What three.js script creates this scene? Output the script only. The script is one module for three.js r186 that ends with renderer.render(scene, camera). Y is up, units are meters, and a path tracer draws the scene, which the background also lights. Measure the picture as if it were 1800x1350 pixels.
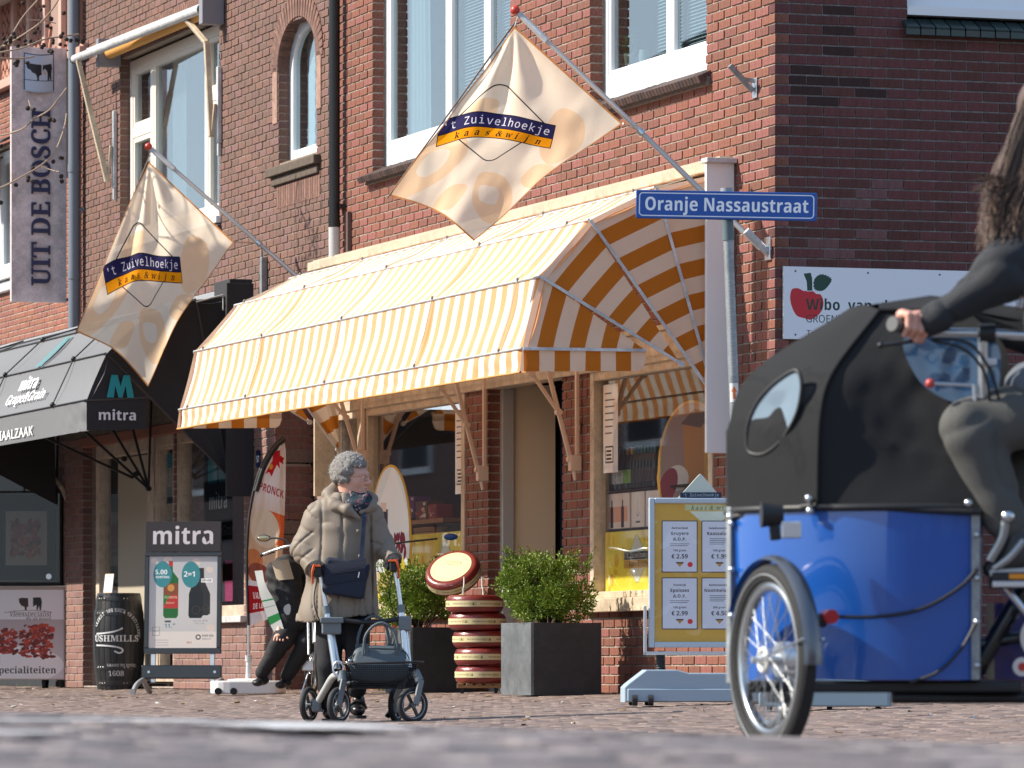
import * as THREE from 'three';
import { mergeGeometries, mergeVertices, toCreasedNormals } from 'three/addons/utils/BufferGeometryUtils.js';
import { RoundedBoxGeometry } from 'three/addons/geometries/RoundedBoxGeometry.js';
import { ImprovedNoise } from 'three/addons/math/ImprovedNoise.js';

// ---------- camera, sky, sun, exposure ----------
// x runs along the shop front (street corner at x = 0), z out into the street, y up; the shop floor is y = 0.
const scene = new THREE.Scene();
const renderer = new THREE.WebGLRenderer({ antialias: true });
renderer.setSize(1024, 768);
renderer.toneMapping = THREE.LinearToneMapping;
renderer.toneMappingExposure = 1.62;
renderer.shadowMap.enabled = true;
const CAM = new THREE.Vector3(33.816, 0.16, 13.318);
const RIGHT = new THREE.Vector3(0.31996, 0, -0.94743), FWD = new THREE.Vector3(-0.94743, 0, -0.31996);
const FULL_H = 1342.6;                                     // the lens is shifted upwards, so verticals stay parallel
const camera = new THREE.PerspectiveCamera(14.417, 1024 / FULL_H, 0.5, 400);
camera.position.copy(CAM);
camera.lookAt(CAM.clone().add(FWD));
camera.setViewOffset(1024, FULL_H, 0, 0, 1024, 768);
camera.focus = 35; camera.userData.fStop = 8;

const SUN = new THREE.Vector3(-0.2695, 0.6157, 0.7405).normalize();
{
  const W = 512, Hh = 256, d = new Float32Array(W * Hh * 4);
  for (let j = 0; j < Hh; j++) for (let i = 0; i < W; i++) {
    const el = ((j + 0.5) / Hh - 0.5) * Math.PI, az = ((i + 0.5) / W - 0.5) * 2 * Math.PI;
    const v = new THREE.Vector3(Math.cos(el) * Math.cos(az), Math.sin(el), Math.cos(el) * Math.sin(az));
    const h = Math.max(0, v.y), k = Math.pow(1 - h, 3.2), cs = Math.max(0, v.dot(SUN)), g = 0.35 * Math.pow(cs, 6);
    let r = 0.145 + 0.56 * k + g, gg = 0.255 + 0.57 * k + g, b = 0.46 + 0.44 * k + g * 0.8;
    if (v.y < 0) { r = 0.28; gg = 0.23; b = 0.19; }
    const o = (j * W + i) * 4; d[o] = r; d[o + 1] = gg; d[o + 2] = b; d[o + 3] = 1;
  }
  const sky = new THREE.DataTexture(d, W, Hh, THREE.RGBAFormat, THREE.FloatType);
  sky.mapping = THREE.EquirectangularReflectionMapping; sky.magFilter = THREE.LinearFilter; sky.minFilter = THREE.LinearFilter; sky.needsUpdate = true;
  scene.background = sky; scene.environment = sky;
  scene.backgroundIntensity = 1.0; scene.environmentIntensity = 1.0;
}
const sun = new THREE.DirectionalLight(new THREE.Color(1, 0.92, 0.8), 5);
sun.position.copy(SUN).multiplyScalar(60); sun.castShadow = true; sun.shadow.radius = 1.2;
Object.assign(sun.shadow.camera, { left: -40, right: 40, top: 30, bottom: -30, near: 1, far: 140 });
sun.shadow.mapSize.set(4096, 4096);
scene.add(sun, sun.target);

// ---------- helpers ----------
let seed = 12345;
const rnd = (a = 1, b) => { seed = (seed * 1664525 + 1013904223) >>> 0; const t = seed / 4294967296; return b === undefined ? t * a : a + t * (b - a); };
const noise = new ImprovedNoise(), N3 = (x, y, z) => noise.noise(x, y, z);
const V = (x, y, z) => new THREE.Vector3(x, y, z);
const PI = Math.PI, mix = (a, b, t) => a + (b - a) * t, clamp = (x, a = 0, b = 1) => Math.min(b, Math.max(a, x)), smooth = (a, b, x) => { const t = clamp((x - a) / (b - a)); return t * t * (3 - 2 * t); };
// survey of the street: a sight line in the photograph's 1800 x 1350 grid, met with a wall plane or a known distance
const sight = (px, py) => FWD.clone().addScaledVector(RIGHT, (px - 900) / 9330).add(V(0, (1180 - py) / 9330, 0));
const SZ = (px, py, z = 0) => { const d = sight(px, py); return CAM.clone().addScaledVector(d, (z - CAM.z) / d.z); };
const SX = (px, py, x = 0) => { const d = sight(px, py); return CAM.clone().addScaledVector(d, (x - CAM.x) / d.x); };
const SD = (px, py, D) => CAM.clone().addScaledVector(sight(px, py), D);
const names = {};
const numbered = (n) => { const k = names[n] = (names[n] ?? -1) + 1; return k ? `${n}_${String(k).padStart(3, '0')}` : n; };
function tag(o, label, category, group) { o.userData.label = label; o.userData.category = category; if (group) o.userData.group = group; return o; }
function shade(o) { o.castShadow = o.receiveShadow = true; return o; }
function thing(name, label, category, p = [0, 0, 0], turn = 0, group) {
  const o = new THREE.Group(); o.name = numbered(name); o.position.set(...(p.isVector3 ? p.toArray() : p)); o.rotation.y = turn; scene.add(o);
  return tag(o, label, category, group);
}
function part(name, geo, m, parent, label) {
  let g = Array.isArray(geo) ? merge(geo) : geo; if (m.map ? m.map.userData.tile : m.bumpMap?.userData.tile) g = g.userData.metric ||= metric(g); const o = shade(new THREE.Mesh(g, m)); o.name = name;
  if (label) o.userData.label = label;
  parent.add(o); return o;
}
function solo(name, label, category, geo, m, group) { let g0 = Array.isArray(geo) ? merge(geo) : geo; if (m.map?.userData.tile) g0 = metric(g0); const o = shade(new THREE.Mesh(g0, m)); o.name = numbered(name); scene.add(o); return tag(o, label, category, group); }
function struct(name, geo, m) { const o = shade(new THREE.Mesh(Array.isArray(geo) ? merge(geo) : geo, m)); o.name = name; o.userData.kind = 'structure'; scene.add(o); return o; }
function plain(g) { const a = g.index ? g.toNonIndexed() : g; for (const k of Object.keys(a.attributes)) if (!['position', 'normal', 'uv'].includes(k)) a.deleteAttribute(k); if (!a.attributes.normal) a.computeVertexNormals(); if (!a.attributes.uv) a.setAttribute('uv', new THREE.Float32BufferAttribute(new Float32Array(a.attributes.position.count * 2), 2)); return a; }
const merge = (list) => mergeGeometries(list.flat(9).map(plain), false);
// uv in metres from whichever way each face looks
function metric(g, s = 1) {
  const a = g.index ? g.toNonIndexed() : g; if (!a.attributes.normal) a.computeVertexNormals();
  const p = a.attributes.position, n = a.attributes.normal, uv = new Float32Array(p.count * 2);
  for (let i = 0; i < p.count; i++) {
    const nx = Math.abs(n.getX(i)), ny = Math.abs(n.getY(i)), nz = Math.abs(n.getZ(i)), x = p.getX(i), y = p.getY(i), z = p.getZ(i);
    const [u, v] = nx >= ny && nx >= nz ? [z, y] : ny >= nz ? [x, z] : [x, y];
    uv[2 * i] = u * s; uv[2 * i + 1] = v * s;
  }
  a.setAttribute('uv', new THREE.BufferAttribute(uv, 2)); return a;
}
// box by its extents
const bx = (x0, x1, y0, y1, z0, z1, r = 0) => { const w = x1 - x0, h = y1 - y0, d = z1 - z0; const g = r ? new RoundedBoxGeometry(w, h, d, 2, Math.min(r, w / 2.01, h / 2.01, d / 2.01)) : new THREE.BoxGeometry(w, h, d); return g.translate((x0 + x1) / 2, (y0 + y1) / 2, (z0 + z1) / 2); };
const cb = (w, h, d, x = 0, y = 0, z = 0, r = 0) => bx(x - w / 2, x + w / 2, y - h / 2, y + h / 2, z - d / 2, z + d / 2, r);
// round or box bar between two points
function rod(a, b, r, r2 = r, n = 10) { const d = b.clone().sub(a), L = d.length(), g = new THREE.CylinderGeometry(r2, r, L, n); g.translate(0, L / 2, 0); g.applyQuaternion(new THREE.Quaternion().setFromUnitVectors(V(0, 1, 0), d.normalize())); return g.translate(a.x, a.y, a.z); }
function bar(a, b, w, t, side = V(1, 0, 0)) { // flat bar: w across 'side', t the other way
  const d = b.clone().sub(a), L = d.length(); d.normalize(); const s = side.clone().addScaledVector(d, -side.dot(d)).normalize(), u = V(0, 0, 0).crossVectors(s, d);
  const g = new RoundedBoxGeometry(w, L, t, 1, Math.min(w, t) * 0.2); g.translate(0, L / 2, 0); g.applyMatrix4(new THREE.Matrix4().makeBasis(s, d, u)); return g.translate(a.x, a.y, a.z);
}
const tube = (pts, r, n = 8, seg, closed = false) => new THREE.TubeGeometry(new THREE.CatmullRomCurve3(pts, closed, 'centripetal'), seg || pts.length * 5, r, n, closed);
const lathe = (pts, n = 32) => new THREE.LatheGeometry(pts.map(([r, y]) => new THREE.Vector2(Math.max(r, 1e-4), y)), n);
const ball = (r, x = 0, y = 0, z = 0, sx = 1, sy = 1, sz = 1, n = 16) => new THREE.SphereGeometry(r, n, Math.max(6, n * 0.7 | 0)).scale(sx, sy, sz).translate(x, y, z);
function outline(pts, depth, bevel = 0, holes = []) { const s = new THREE.Shape(pts.map((p) => new THREE.Vector2(p[0], p[1]))); for (const h of holes) s.holes.push(new THREE.Path(h.map((p) => new THREE.Vector2(p[0], p[1])))); return new THREE.ExtrudeGeometry(s, { depth, bevelEnabled: bevel > 0, bevelSize: bevel, bevelThickness: bevel, bevelSegments: 2, curveSegments: 20 }); }
// sheet over (u, v) in 0..1; uv from the callback or u, v
function sheet(f, nu, nv) {
  const pos = [], uv = [], idx = [];
  for (let j = 0; j <= nv; j++) for (let i = 0; i <= nu; i++) { const r = f(i / nu, j / nv), p = r.isVector3 ? r : r.p; pos.push(p.x, p.y, p.z); uv.push(...(r.uv || [i / nu, j / nv])); }
  for (let j = 0; j < nv; j++) for (let i = 0; i < nu; i++) { const a = j * (nu + 1) + i, b = a + 1, c = a + nu + 1, d = c + 1; idx.push(a, b, d, a, d, c); }
  const g = new THREE.BufferGeometry(); g.setAttribute('position', new THREE.Float32BufferAttribute(pos, 3)); g.setAttribute('uv', new THREE.Float32BufferAttribute(uv, 2)); g.setIndex(idx); g.computeVertexNormals(); return g;
}
const turnY = (g, a) => g.rotateY(a), shift = (g, x, y, z) => g.translate(x, y, z);
const path2 = (pts, closed) => new THREE.CatmullRomCurve3(pts.map((p) => V(p[0], p[1], 0)), closed, 'centripetal');
const blob2 = (pts, n = 40) => path2(pts, true).getPoints(n).slice(0, -1).map((p) => [p.x, p.y]);

// surface of a distance field, by surface nets
function fieldMesh(f, lo, hi, cell) {
  const n = [0, 1, 2].map((k) => Math.ceil((hi[k] - lo[k]) / cell) + 1), [nx, ny, nz] = n, at = (i, j, k) => i + nx * (j + ny * k);
  const val = new Float32Array(nx * ny * nz);
  for (let k = 0; k < nz; k++) for (let j = 0; j < ny; j++) for (let i = 0; i < nx; i++) val[at(i, j, k)] = f(lo[0] + i * cell, lo[1] + j * cell, lo[2] + k * cell);
  const vert = new Int32Array(nx * ny * nz).fill(-1), pos = [], idx = [];
  const C = [[0, 0, 0], [1, 0, 0], [0, 1, 0], [1, 1, 0], [0, 0, 1], [1, 0, 1], [0, 1, 1], [1, 1, 1]], E = [[0, 1], [2, 3], [4, 5], [6, 7], [0, 2], [1, 3], [4, 6], [5, 7], [0, 4], [1, 5], [2, 6], [3, 7]];
  for (let k = 0; k < nz - 1; k++) for (let j = 0; j < ny - 1; j++) for (let i = 0; i < nx - 1; i++) {
    let m = 0; const v = C.map((c, q) => { const w = val[at(i + c[0], j + c[1], k + c[2])]; if (w < 0) m |= 1 << q; return w; });
    if (m === 0 || m === 255) continue;
    let x = 0, y = 0, z = 0, c = 0;
    for (const [a, b] of E) if ((v[a] < 0) !== (v[b] < 0)) { const t = v[a] / (v[a] - v[b]); x += mix(C[a][0], C[b][0], t); y += mix(C[a][1], C[b][1], t); z += mix(C[a][2], C[b][2], t); c++; }
    vert[at(i, j, k)] = pos.length / 3; pos.push(lo[0] + (i + x / c) * cell, lo[1] + (j + y / c) * cell, lo[2] + (k + z / c) * cell);
  }
  const quad = (a, b, c, d, flip) => { if (a < 0 || b < 0 || c < 0 || d < 0) return; flip ? idx.push(a, c, b, a, d, c) : idx.push(a, b, c, a, c, d); };
  for (let k = 1; k < nz - 1; k++) for (let j = 1; j < ny - 1; j++) for (let i = 1; i < nx - 1; i++) {
    const s = val[at(i, j, k)] < 0;
    if (s !== val[at(i + 1, j, k)] < 0) quad(vert[at(i, j - 1, k - 1)], vert[at(i, j, k - 1)], vert[at(i, j, k)], vert[at(i, j - 1, k)], !s);
    if (s !== val[at(i, j + 1, k)] < 0) quad(vert[at(i - 1, j, k - 1)], vert[at(i - 1, j, k)], vert[at(i, j, k)], vert[at(i, j, k - 1)], !s);
    if (s !== val[at(i, j, k + 1)] < 0) quad(vert[at(i - 1, j - 1, k)], vert[at(i, j - 1, k)], vert[at(i, j, k)], vert[at(i - 1, j, k)], !s);
  }
  const g = new THREE.BufferGeometry(); g.setAttribute('position', new THREE.Float32BufferAttribute(pos, 3)); g.setIndex(idx); g.computeVertexNormals();
  const uv = new Float32Array(pos.length / 3 * 2); for (let i = 0; i < pos.length / 3; i++) { uv[2 * i] = pos[3 * i] + pos[3 * i + 2] * 0.7; uv[2 * i + 1] = pos[3 * i + 1]; } g.setAttribute('uv', new THREE.BufferAttribute(uv, 2)); return g;
}
const capsule = (a, b, ra, rb) => (x, y, z) => { const dx = b[0] - a[0], dy = b[1] - a[1], dz = b[2] - a[2], t = clamp(((x - a[0]) * dx + (y - a[1]) * dy + (z - a[2]) * dz) / (dx * dx + dy * dy + dz * dz + 1e-9)); return Math.hypot(x - a[0] - t * dx, y - a[1] - t * dy, z - a[2] - t * dz) - mix(ra, rb, t); };
const ell = (c, r) => (x, y, z) => { const a = (x - c[0]) / r[0], b = (y - c[1]) / r[1], d = (z - c[2]) / r[2], k = Math.hypot(a, b, d); return (k - 1) * Math.min(r[0], r[1], r[2]); };
const smin = (a, b, k) => { const h = Math.max(k - Math.abs(a - b), 0) / k; return Math.min(a, b) - h * h * k * 0.25; };
const blend = (list, k) => (x, y, z) => { let d = list[0](x, y, z); for (let i = 1; i < list.length; i++) d = smin(d, list[i](x, y, z), k); return d; };

// ---------- textures and materials ----------
function canvas(w, h, draw) { const c = document.createElement('canvas'); c.width = w; c.height = h; const g = c.getContext('2d'); draw(g, w, h); const t = new THREE.CanvasTexture(c); t.colorSpace = THREE.SRGBColorSpace; t.anisotropy = 8; return t; }
// tileable value noise
function noiseMap(size, layers, lo, hi, srgb, seedAt = 1) {
  const d = new Uint8Array(size * size * 4);
  const lat = layers.map(([f]) => Float32Array.from({ length: f * f }, () => rnd())), sm = (t) => t * t * (3 - 2 * t);
  for (let j = 0; j < size; j++) for (let i = 0; i < size; i++) {
    let s = 0, w = 0;
    layers.forEach(([f, a], k) => { const x = i / size * f, y = j / size * f, x0 = x | 0, y0 = y | 0, x1 = (x0 + 1) % f, y1 = (y0 + 1) % f, u = sm(x - x0), v = sm(y - y0), L = lat[k]; s += a * mix(mix(L[y0 * f + x0], L[y0 * f + x1], u), mix(L[y1 * f + x0], L[y1 * f + x1], u), v); w += a; });
    const q = mix(lo, hi, clamp(0.5 + (s / w - 0.5) * 1.7)) * 255, o = (j * size + i) * 4; d[o] = d[o + 1] = d[o + 2] = q; d[o + 3] = 255;
  }
  const t = new THREE.DataTexture(d, size, size); t.wrapS = t.wrapT = THREE.RepeatWrapping; t.magFilter = THREE.LinearFilter; t.minFilter = THREE.LinearMipmapLinearFilter; t.generateMipmaps = true; if (srgb) t.colorSpace = THREE.SRGBColorSpace; t.needsUpdate = true; return t;
}
const rep = (t, a, b = a) => { const c = t.clone(); c.userData.tile = true; c.repeat.set(a, b); c.needsUpdate = true; return c; };
const GRAIN = noiseMap(512, [[12, 1], [50, 1], [140, 1.2], [400, 1]], 0.6, 1, true), ROUGH = noiseMap(256, [[20, 1], [70, 1], [140, 1]], 0.3, 1, false, 3), BLOTCH = noiseMap(512, [[5, 1.4], [16, 1], [60, 0.8], [200, 0.6]], 0.74, 1, true, 5);
const col = (r, g, b) => new THREE.Color().setRGB(r, g, b);
const mat = (c, roughness = 0.6, o = {}) => new THREE.MeshStandardMaterial({ color: c.isColor ? c : new THREE.Color(c), roughness, side: THREE.DoubleSide, ...o });
const phys = (c, roughness = 0.4, o = {}) => new THREE.MeshPhysicalMaterial({ color: c.isColor ? c : new THREE.Color(c), roughness, side: THREE.DoubleSide, ...o });
const M = {
  cream: mat(col(0.72, 0.58, 0.42), 0.45, { map: rep(BLOTCH, 0.7), bumpMap: rep(ROUGH, 2), bumpScale: 0.0006 }),
  white: mat(col(0.74, 0.75, 0.76), 0.4, { map: rep(BLOTCH, 0.9) }),
  pvc: mat(col(0.78, 0.8, 0.82), 0.3),
  grey: mat(col(0.3, 0.31, 0.33), 0.45), lightGrey: mat(col(0.5, 0.5, 0.5), 0.45),
  steel: mat(col(0.62, 0.64, 0.66), 0.28, { metalness: 1 }), alu: mat(col(0.72, 0.75, 0.78), 0.32, { metalness: 0.9 }), zinc: mat(col(0.42, 0.45, 0.47), 0.5, { metalness: 0.6, map: rep(BLOTCH, 3) }),
  black: mat(col(0.012, 0.012, 0.014), 0.5), rubber: mat(col(0.02, 0.02, 0.022), 0.75), blackGloss: phys(col(0.01, 0.01, 0.012), 0.25, { clearcoat: 0.6 }),
  navy: mat(col(0.012, 0.02, 0.05), 0.5), wood: mat(col(0.32, 0.17, 0.07), 0.6), orange: mat(col(0.75, 0.13, 0.03), 0.4), red: mat(col(0.5, 0.03, 0.02), 0.4),
  glass: phys(col(1, 1, 1), 0.02, { transmission: 1, thickness: 0, ior: 1.6, specularIntensity: 1 }),
  mirror: phys(col(0.75, 0.85, 0.88), 0.02, { transmission: 1, thickness: 0, ior: 2.3 }),
  dark: mat(col(0.02, 0.02, 0.024), 0.9), room: mat(col(0.09, 0.08, 0.07), 0.9), floor: mat(col(0.12, 0.1, 0.08), 0.6),
};
const print = (t, roughness = 0.5, o = {}) => mat('#ffffff', roughness, { map: t, ...o });
// a printed panel: box w x h x t with the print on its +z face (print sheet 2 mm proud)
function poster(name, tex, w, h, parent, m4, roughness = 0.45, o = {}) { const g = new THREE.PlaneGeometry(w, h); if (m4) g.applyMatrix4(m4); return part(name, g, print(tex, roughness, o), parent); }
const frameM = (o, x, y, z) => new THREE.Matrix4().makeBasis(x, y, z).setPosition(o);

// ---------- ground: pavement falling to a gutter, then the crown of the road ----------
const GP = [[-200, 0.0], [0, 0], [0.5, -0.012], [4.3, -0.138], [5.3, -0.2], [5.7, -0.215], [6.4, -0.17], [8.2, -0.06], [9.6, 0.035], [10.8, 0.062], [13.3, 0.062], [20, 0.0], [200, 0]];
function groundY(z) { for (let i = 1; i < GP.length; i++) if (z < GP[i][0]) { const a = GP[i - 1], b = GP[i]; const t = (z - a[0]) / (b[0] - a[0]); return mix(a[1], b[1], t); } return 0; }
const gy = (x, z) => groundY(z);
{
  const zs = [-180, -40, -10, 0, 0.5, 2, 4.3, 4.9, 5.3, 5.7, 6.4, 7.3, 8.2, 9, 9.6, 10.2, 10.8, 12, 13.3, 16, 20, 40, 180], xs = [-220, -60, -30, -20, -10, 0, 10, 20, 30, 40, 60, 220], pos = [], idx = [], uv = [];
  for (const z of zs) for (const x of xs) { pos.push(x, groundY(z) - 0.012, z); uv.push(x, z); }
  for (let j = 0; j < zs.length - 1; j++) for (let i = 0; i < xs.length - 1; i++) { const a = j * xs.length + i, c = a + xs.length; idx.push(a, c, c + 1, a, c + 1, a + 1); }
  const g = new THREE.BufferGeometry(); g.setAttribute('position', new THREE.Float32BufferAttribute(pos, 3)); g.setAttribute('uv', new THREE.Float32BufferAttribute(uv, 2)); g.setIndex(idx); g.computeVertexNormals();
  struct('ground', g, mat(col(0.17, 0.135, 0.115), 0.9, { map: rep(GRAIN, 1.3), bumpMap: rep(ROUGH, 3), bumpScale: 0.004 }));
}
// paving bricks laid in rows along the shop fronts; the nearest are single pieces
{
  const tones = [[0.3, 0.21, 0.175], [0.28, 0.195, 0.165], [0.32, 0.235, 0.2], [0.26, 0.19, 0.17], [0.3, 0.22, 0.19], [0.34, 0.255, 0.22]].map((c) => mat(col(...c), 0.8, { map: rep(GRAIN, 2.2), bumpMap: rep(ROUGH, 2), bumpScale: 0.0015 }));
  const roadTones = [[0.25, 0.21, 0.21], [0.2, 0.17, 0.17], [0.29, 0.25, 0.25], [0.15, 0.13, 0.135], [0.26, 0.21, 0.2], [0.3, 0.26, 0.255]].map((c) => mat(col(...c), 0.75, { map: rep(GRAIN, 2.2), bumpMap: rep(ROUGH, 2), bumpScale: 0.002 }));
  const shapes = [0, 1, 2, 3].map((k) => metric(new RoundedBoxGeometry(0.197, 0.06, 0.096, 1, 0.004 + 0.002 * k)));
  const pave = (z0, z1, name, x0, x1, mats, singles) => {
    const list = [];
    for (let z = z0, r = 0; z < z1 - 0.05; z += 0.102, r++) for (let x = x0 + (r % 2) * 0.1; x < x1; x += 0.203) {
      const p = V(x, groundY(z), z), d = p.clone().sub(CAM), D = d.dot(FWD); if (D < 3.5) continue;
      const px = 900 + 9330 * d.dot(RIGHT) / D; if (px < -260 || px > 2060) continue;
      list.push([x, z, D]);
    }
    list.sort((a, b) => a[2] - b[2]);
    const first = list.slice(0, singles), rest = list.slice(singles), e = 0.02;
    const base = struct(name, bx(x0, x1, -0.5, -0.45, z0, z1), mats[0]); base.position.y = -0.05;
    const put = (o, [x, z]) => { o.position.set(x, groundY(z) - 0.03 + rnd(-0.0022, 0.0022) + 0.05, z); o.rotation.set(-Math.atan2(groundY(z - e) - groundY(z + e), 2 * e) * -1 + rnd(-0.012, 0.012), rnd(-0.01, 0.01), rnd(-0.01, 0.01)); };
    for (const b of first) { const o = part('paving_brick', shapes[rnd(4) | 0], mats[rnd(6) | 0], base); put(o, b); }
    const im = new THREE.InstancedMesh(shapes[1], mat('#ffffff', 0.8, { map: rep(GRAIN, 2.2), bumpMap: rep(ROUGH, 2), bumpScale: 0.0015 }), rest.length), o = new THREE.Object3D();
    rest.forEach((b, i) => { put(o, b); o.updateMatrix(); im.setMatrixAt(i, o.matrix); im.setColorAt(i, mats[rnd(6) | 0].color.clone().multiplyScalar(rnd(0.85, 1.15))); });
    im.name = 'paving_bricks'; im.userData.kind = 'stuff'; shade(im); base.add(im);
  };
  pave(0.06, 5.32, 'pavement', -26, 30, tones, 0);
  pave(6.0, 12.6, 'road', 0, 31, roadTones, 300);
  // gutter of two dark rows between pavement and road
  struct('gutter', bx(-40, 40, -0.235, -0.205, 5.35, 5.98), mat(col(0.12, 0.11, 0.11), 0.85, { map: rep(GRAIN, 1) }));
  // white paint lines on the crown of the road
  const paint = mat(col(0.72, 0.72, 0.72), 0.7, { map: rep(BLOTCH, 1.5) });
  const strip = (pts, w, name) => struct(name, sheet((u, v) => { const c = path2(pts).getPoint(u), q = path2(pts).getTangent(u); const x = c.x - q.y * (v - 0.5) * w, z = c.y + q.x * (v - 0.5) * w; return V(x, groundY(z) + 0.012, z); }, 30, 4), paint);
  const sp = (l) => l.map(([px, py, D]) => { const q = SD(px, py, D); return [q.x, q.z]; });
  strip(sp([[-250, 1277, 9.5], [60, 1278, 9.45], [370, 1279, 9.4]]), 0.2, 'white_line'); strip(sp([[395, 1285, 8.9], [480, 1288, 8.75], [560, 1293, 8.45], [612, 1298, 8.1]]), 0.22, 'white_line'); strip(sp([[-250, 1299, 7.6], [0, 1300, 7.55], [85, 1301, 7.5]]), 0.2, 'white_line');
}

// ---------- brickwork ----------
const brickShapes = {};
const tone = (c, k) => col(c[0] * k, c[1] * k, c[2] * k);
// wall of single bricks on the plane through O with 'U' along and 'N' out; holes: [u0, u1, v0, v1] or { v0, v1, at(v) }
function brickWall(parent, name, o) {
  const { O, U, N, u0, u1, v0, v1, L = 0.239, c = 0.0697, jv = 0.02, jh = 0.0125, holes = [], color, mortar, singles = 300, score, depth = 0.1, back = 0.3, var: vr = 0.2, keep, edge, stain } = o;
  const Mx = frameM(O, U, V(0, 1, 0), N), det = U.clone().cross(V(0, 1, 0)).dot(N);
  const gaps = (v) => holes.map((h) => Array.isArray(h) ? (v > h[2] && v < h[3] ? [h[0], h[1]] : null) : (v > h.v0 && v < h.v1 ? h.at(v) : null)).filter(Boolean);
  const list = [];
  for (let r = 0, v = v0; v < v1; v += c, r++) {
    const vm = v + c / 2, gs = gaps(vm), row = [];
    const [e0, e1] = edge ? edge(r) : [u0, u1];
    for (let u = u0 - (r % 2 ? L / 2 : 0) - L; u < u1; u += L) {
      let spans = [[Math.max(u, e0), Math.min(u + L - jv, e1)]]; if (edge && Math.abs(e1 - spans[0][1]) < jv + 0.004) spans[0][1] = e1;
      for (const [a, b] of gs) spans = spans.flatMap(([p, q]) => q <= a || p >= b ? [[p, q]] : [[p, Math.min(q, a)], [Math.max(p, b), q]].filter(([s, t]) => t - s > 0.003));
      for (const [p, q] of spans) if (q - p > 0.004) row.push([p, q, v, v + c - jh]);
    }
    for (let i = 0; i < row.length; i++) { const b = row[i]; if (b[1] - b[0] > 0.055) continue; const a = row[i - 1], n = row[i + 1]; if (a && b[0] - a[1] < jv + 0.003) { a[1] = b[1]; b[1] = b[0]; } else if (n && n[0] - b[1] < jv + 0.003) { n[0] = b[0]; b[1] = b[0]; } }
    list.push(...row.filter((b) => b[1] - b[0] > 0.01));
  }
  const sh = new THREE.Shape([[u0 + 0.02, v0], [u1 - 0.02, v0], [u1 - 0.02, v1], [u0 + 0.02, v1]].map((p) => new THREE.Vector2(...p)));
  for (const h of holes) {
    const e = 0.004; let pts;
    if (Array.isArray(h)) { const b = Math.max(h[2] - e, v0 + 0.001), t = Math.min(h[3] + e, v1 - 0.001); pts = [[Math.max(h[0] - e, u0 + 0.024), b], [Math.min(h[1] + e, u1 - 0.024), b], [Math.min(h[1] + e, u1 - 0.024), t], [Math.max(h[0] - e, u0 + 0.024), t]]; }
    else { const l = [], rr = []; for (let k = 0; k <= 24; k++) { const v = mix(h.v0 - 0.003, h.v1, k / 24), s = h.at(Math.min(h.v1 - 1e-3, Math.max(h.v0 + 1e-3, v))); l.push([s[0] - e, v]); rr.unshift([s[1] + e, v]); } pts = [...l.reverse().reverse(), ...rr]; }
    sh.holes.push(new THREE.Path(pts.map((p) => new THREE.Vector2(...p))));
  }
  const mg = new THREE.ExtrudeGeometry(sh, { depth: back - 0.009, bevelEnabled: false }); mg.translate(0, 0, -back); mg.applyMatrix4(Mx); if (det < 0) flip(mg);
  const wall = part(name, metric(mg), mortar, parent);
  list.sort((a, b) => score(b) - score(a));
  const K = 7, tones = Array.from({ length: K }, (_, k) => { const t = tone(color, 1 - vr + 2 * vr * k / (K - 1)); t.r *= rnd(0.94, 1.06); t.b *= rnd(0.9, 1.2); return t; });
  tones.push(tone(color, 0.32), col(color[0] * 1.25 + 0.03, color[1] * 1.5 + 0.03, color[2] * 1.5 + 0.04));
  const mk = (t) => mat(t, 0.78, { map: rep(GRAIN, 1.6), bumpMap: rep(ROUGH, 3), bumpScale: 0.0012 });
  const mats = tones.map(mk), key = [L, c, depth].join();
  const shapes = brickShapes[key] ||= [0, 1, 2].map(() => { const g = new RoundedBoxGeometry(1, c - jh, depth, 1, 0.0025); return g; });
  const q = new THREE.Quaternion().setFromRotationMatrix(frameM(V(0, 0, 0), U, V(0, 1, 0), N).determinant() > 0 ? frameM(V(0, 0, 0), U, V(0, 1, 0), N) : frameM(V(0, 0, 0), U.clone().negate(), V(0, 1, 0), N));
  const e = new THREE.Euler(), qq = new THREE.Quaternion(), place = ([p, q2, a, b]) => {
    const pr = rnd(-0.002, 0.002), pos = V((p + q2) / 2, (a + b) / 2 + rnd(-0.0012, 0.0012), pr - depth / 2).applyMatrix4(Mx);
    qq.setFromEuler(e.set(rnd(-0.006, 0.006), rnd(-0.008, 0.008), rnd(-0.005, 0.005))); return new THREE.Matrix4().compose(pos, q.clone().multiply(qq), V(q2 - p, 1, 1));
  };
  const pick = (b) => { const st = stain ? stain((b[0] + b[1]) / 2, (b[2] + b[3]) / 2) : 0; if (st < 0 && rnd() < -st) return K; if (st > 0 && rnd() < st) return K + 1; const n = N3(b[0] * 0.9, b[2] * 1.2, 3.3) * 0.5 + 0.5; return clamp((rnd() * 0.75 + n * 0.35) * K | 0, 0, K - 1); };
  const local = wall.matrixWorld;
  for (const b of list.slice(0, singles)) { const m = part('brick', shapes[0], mats[pick(b)], wall); m.applyMatrix4(place(b)); }
  const rest = list.slice(singles);
  if (rest.length) {
    const im = new THREE.InstancedMesh(shapes[0], mk(col(1, 1, 1)), rest.length);
    rest.forEach((b, i) => { im.setMatrixAt(i, place(b)); im.setColorAt(i, tones[pick(b)]); });
    im.name = 'brickwork'; im.userData.kind = 'stuff'; shade(im); wall.add(im);
  }
  return wall;
}
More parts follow.
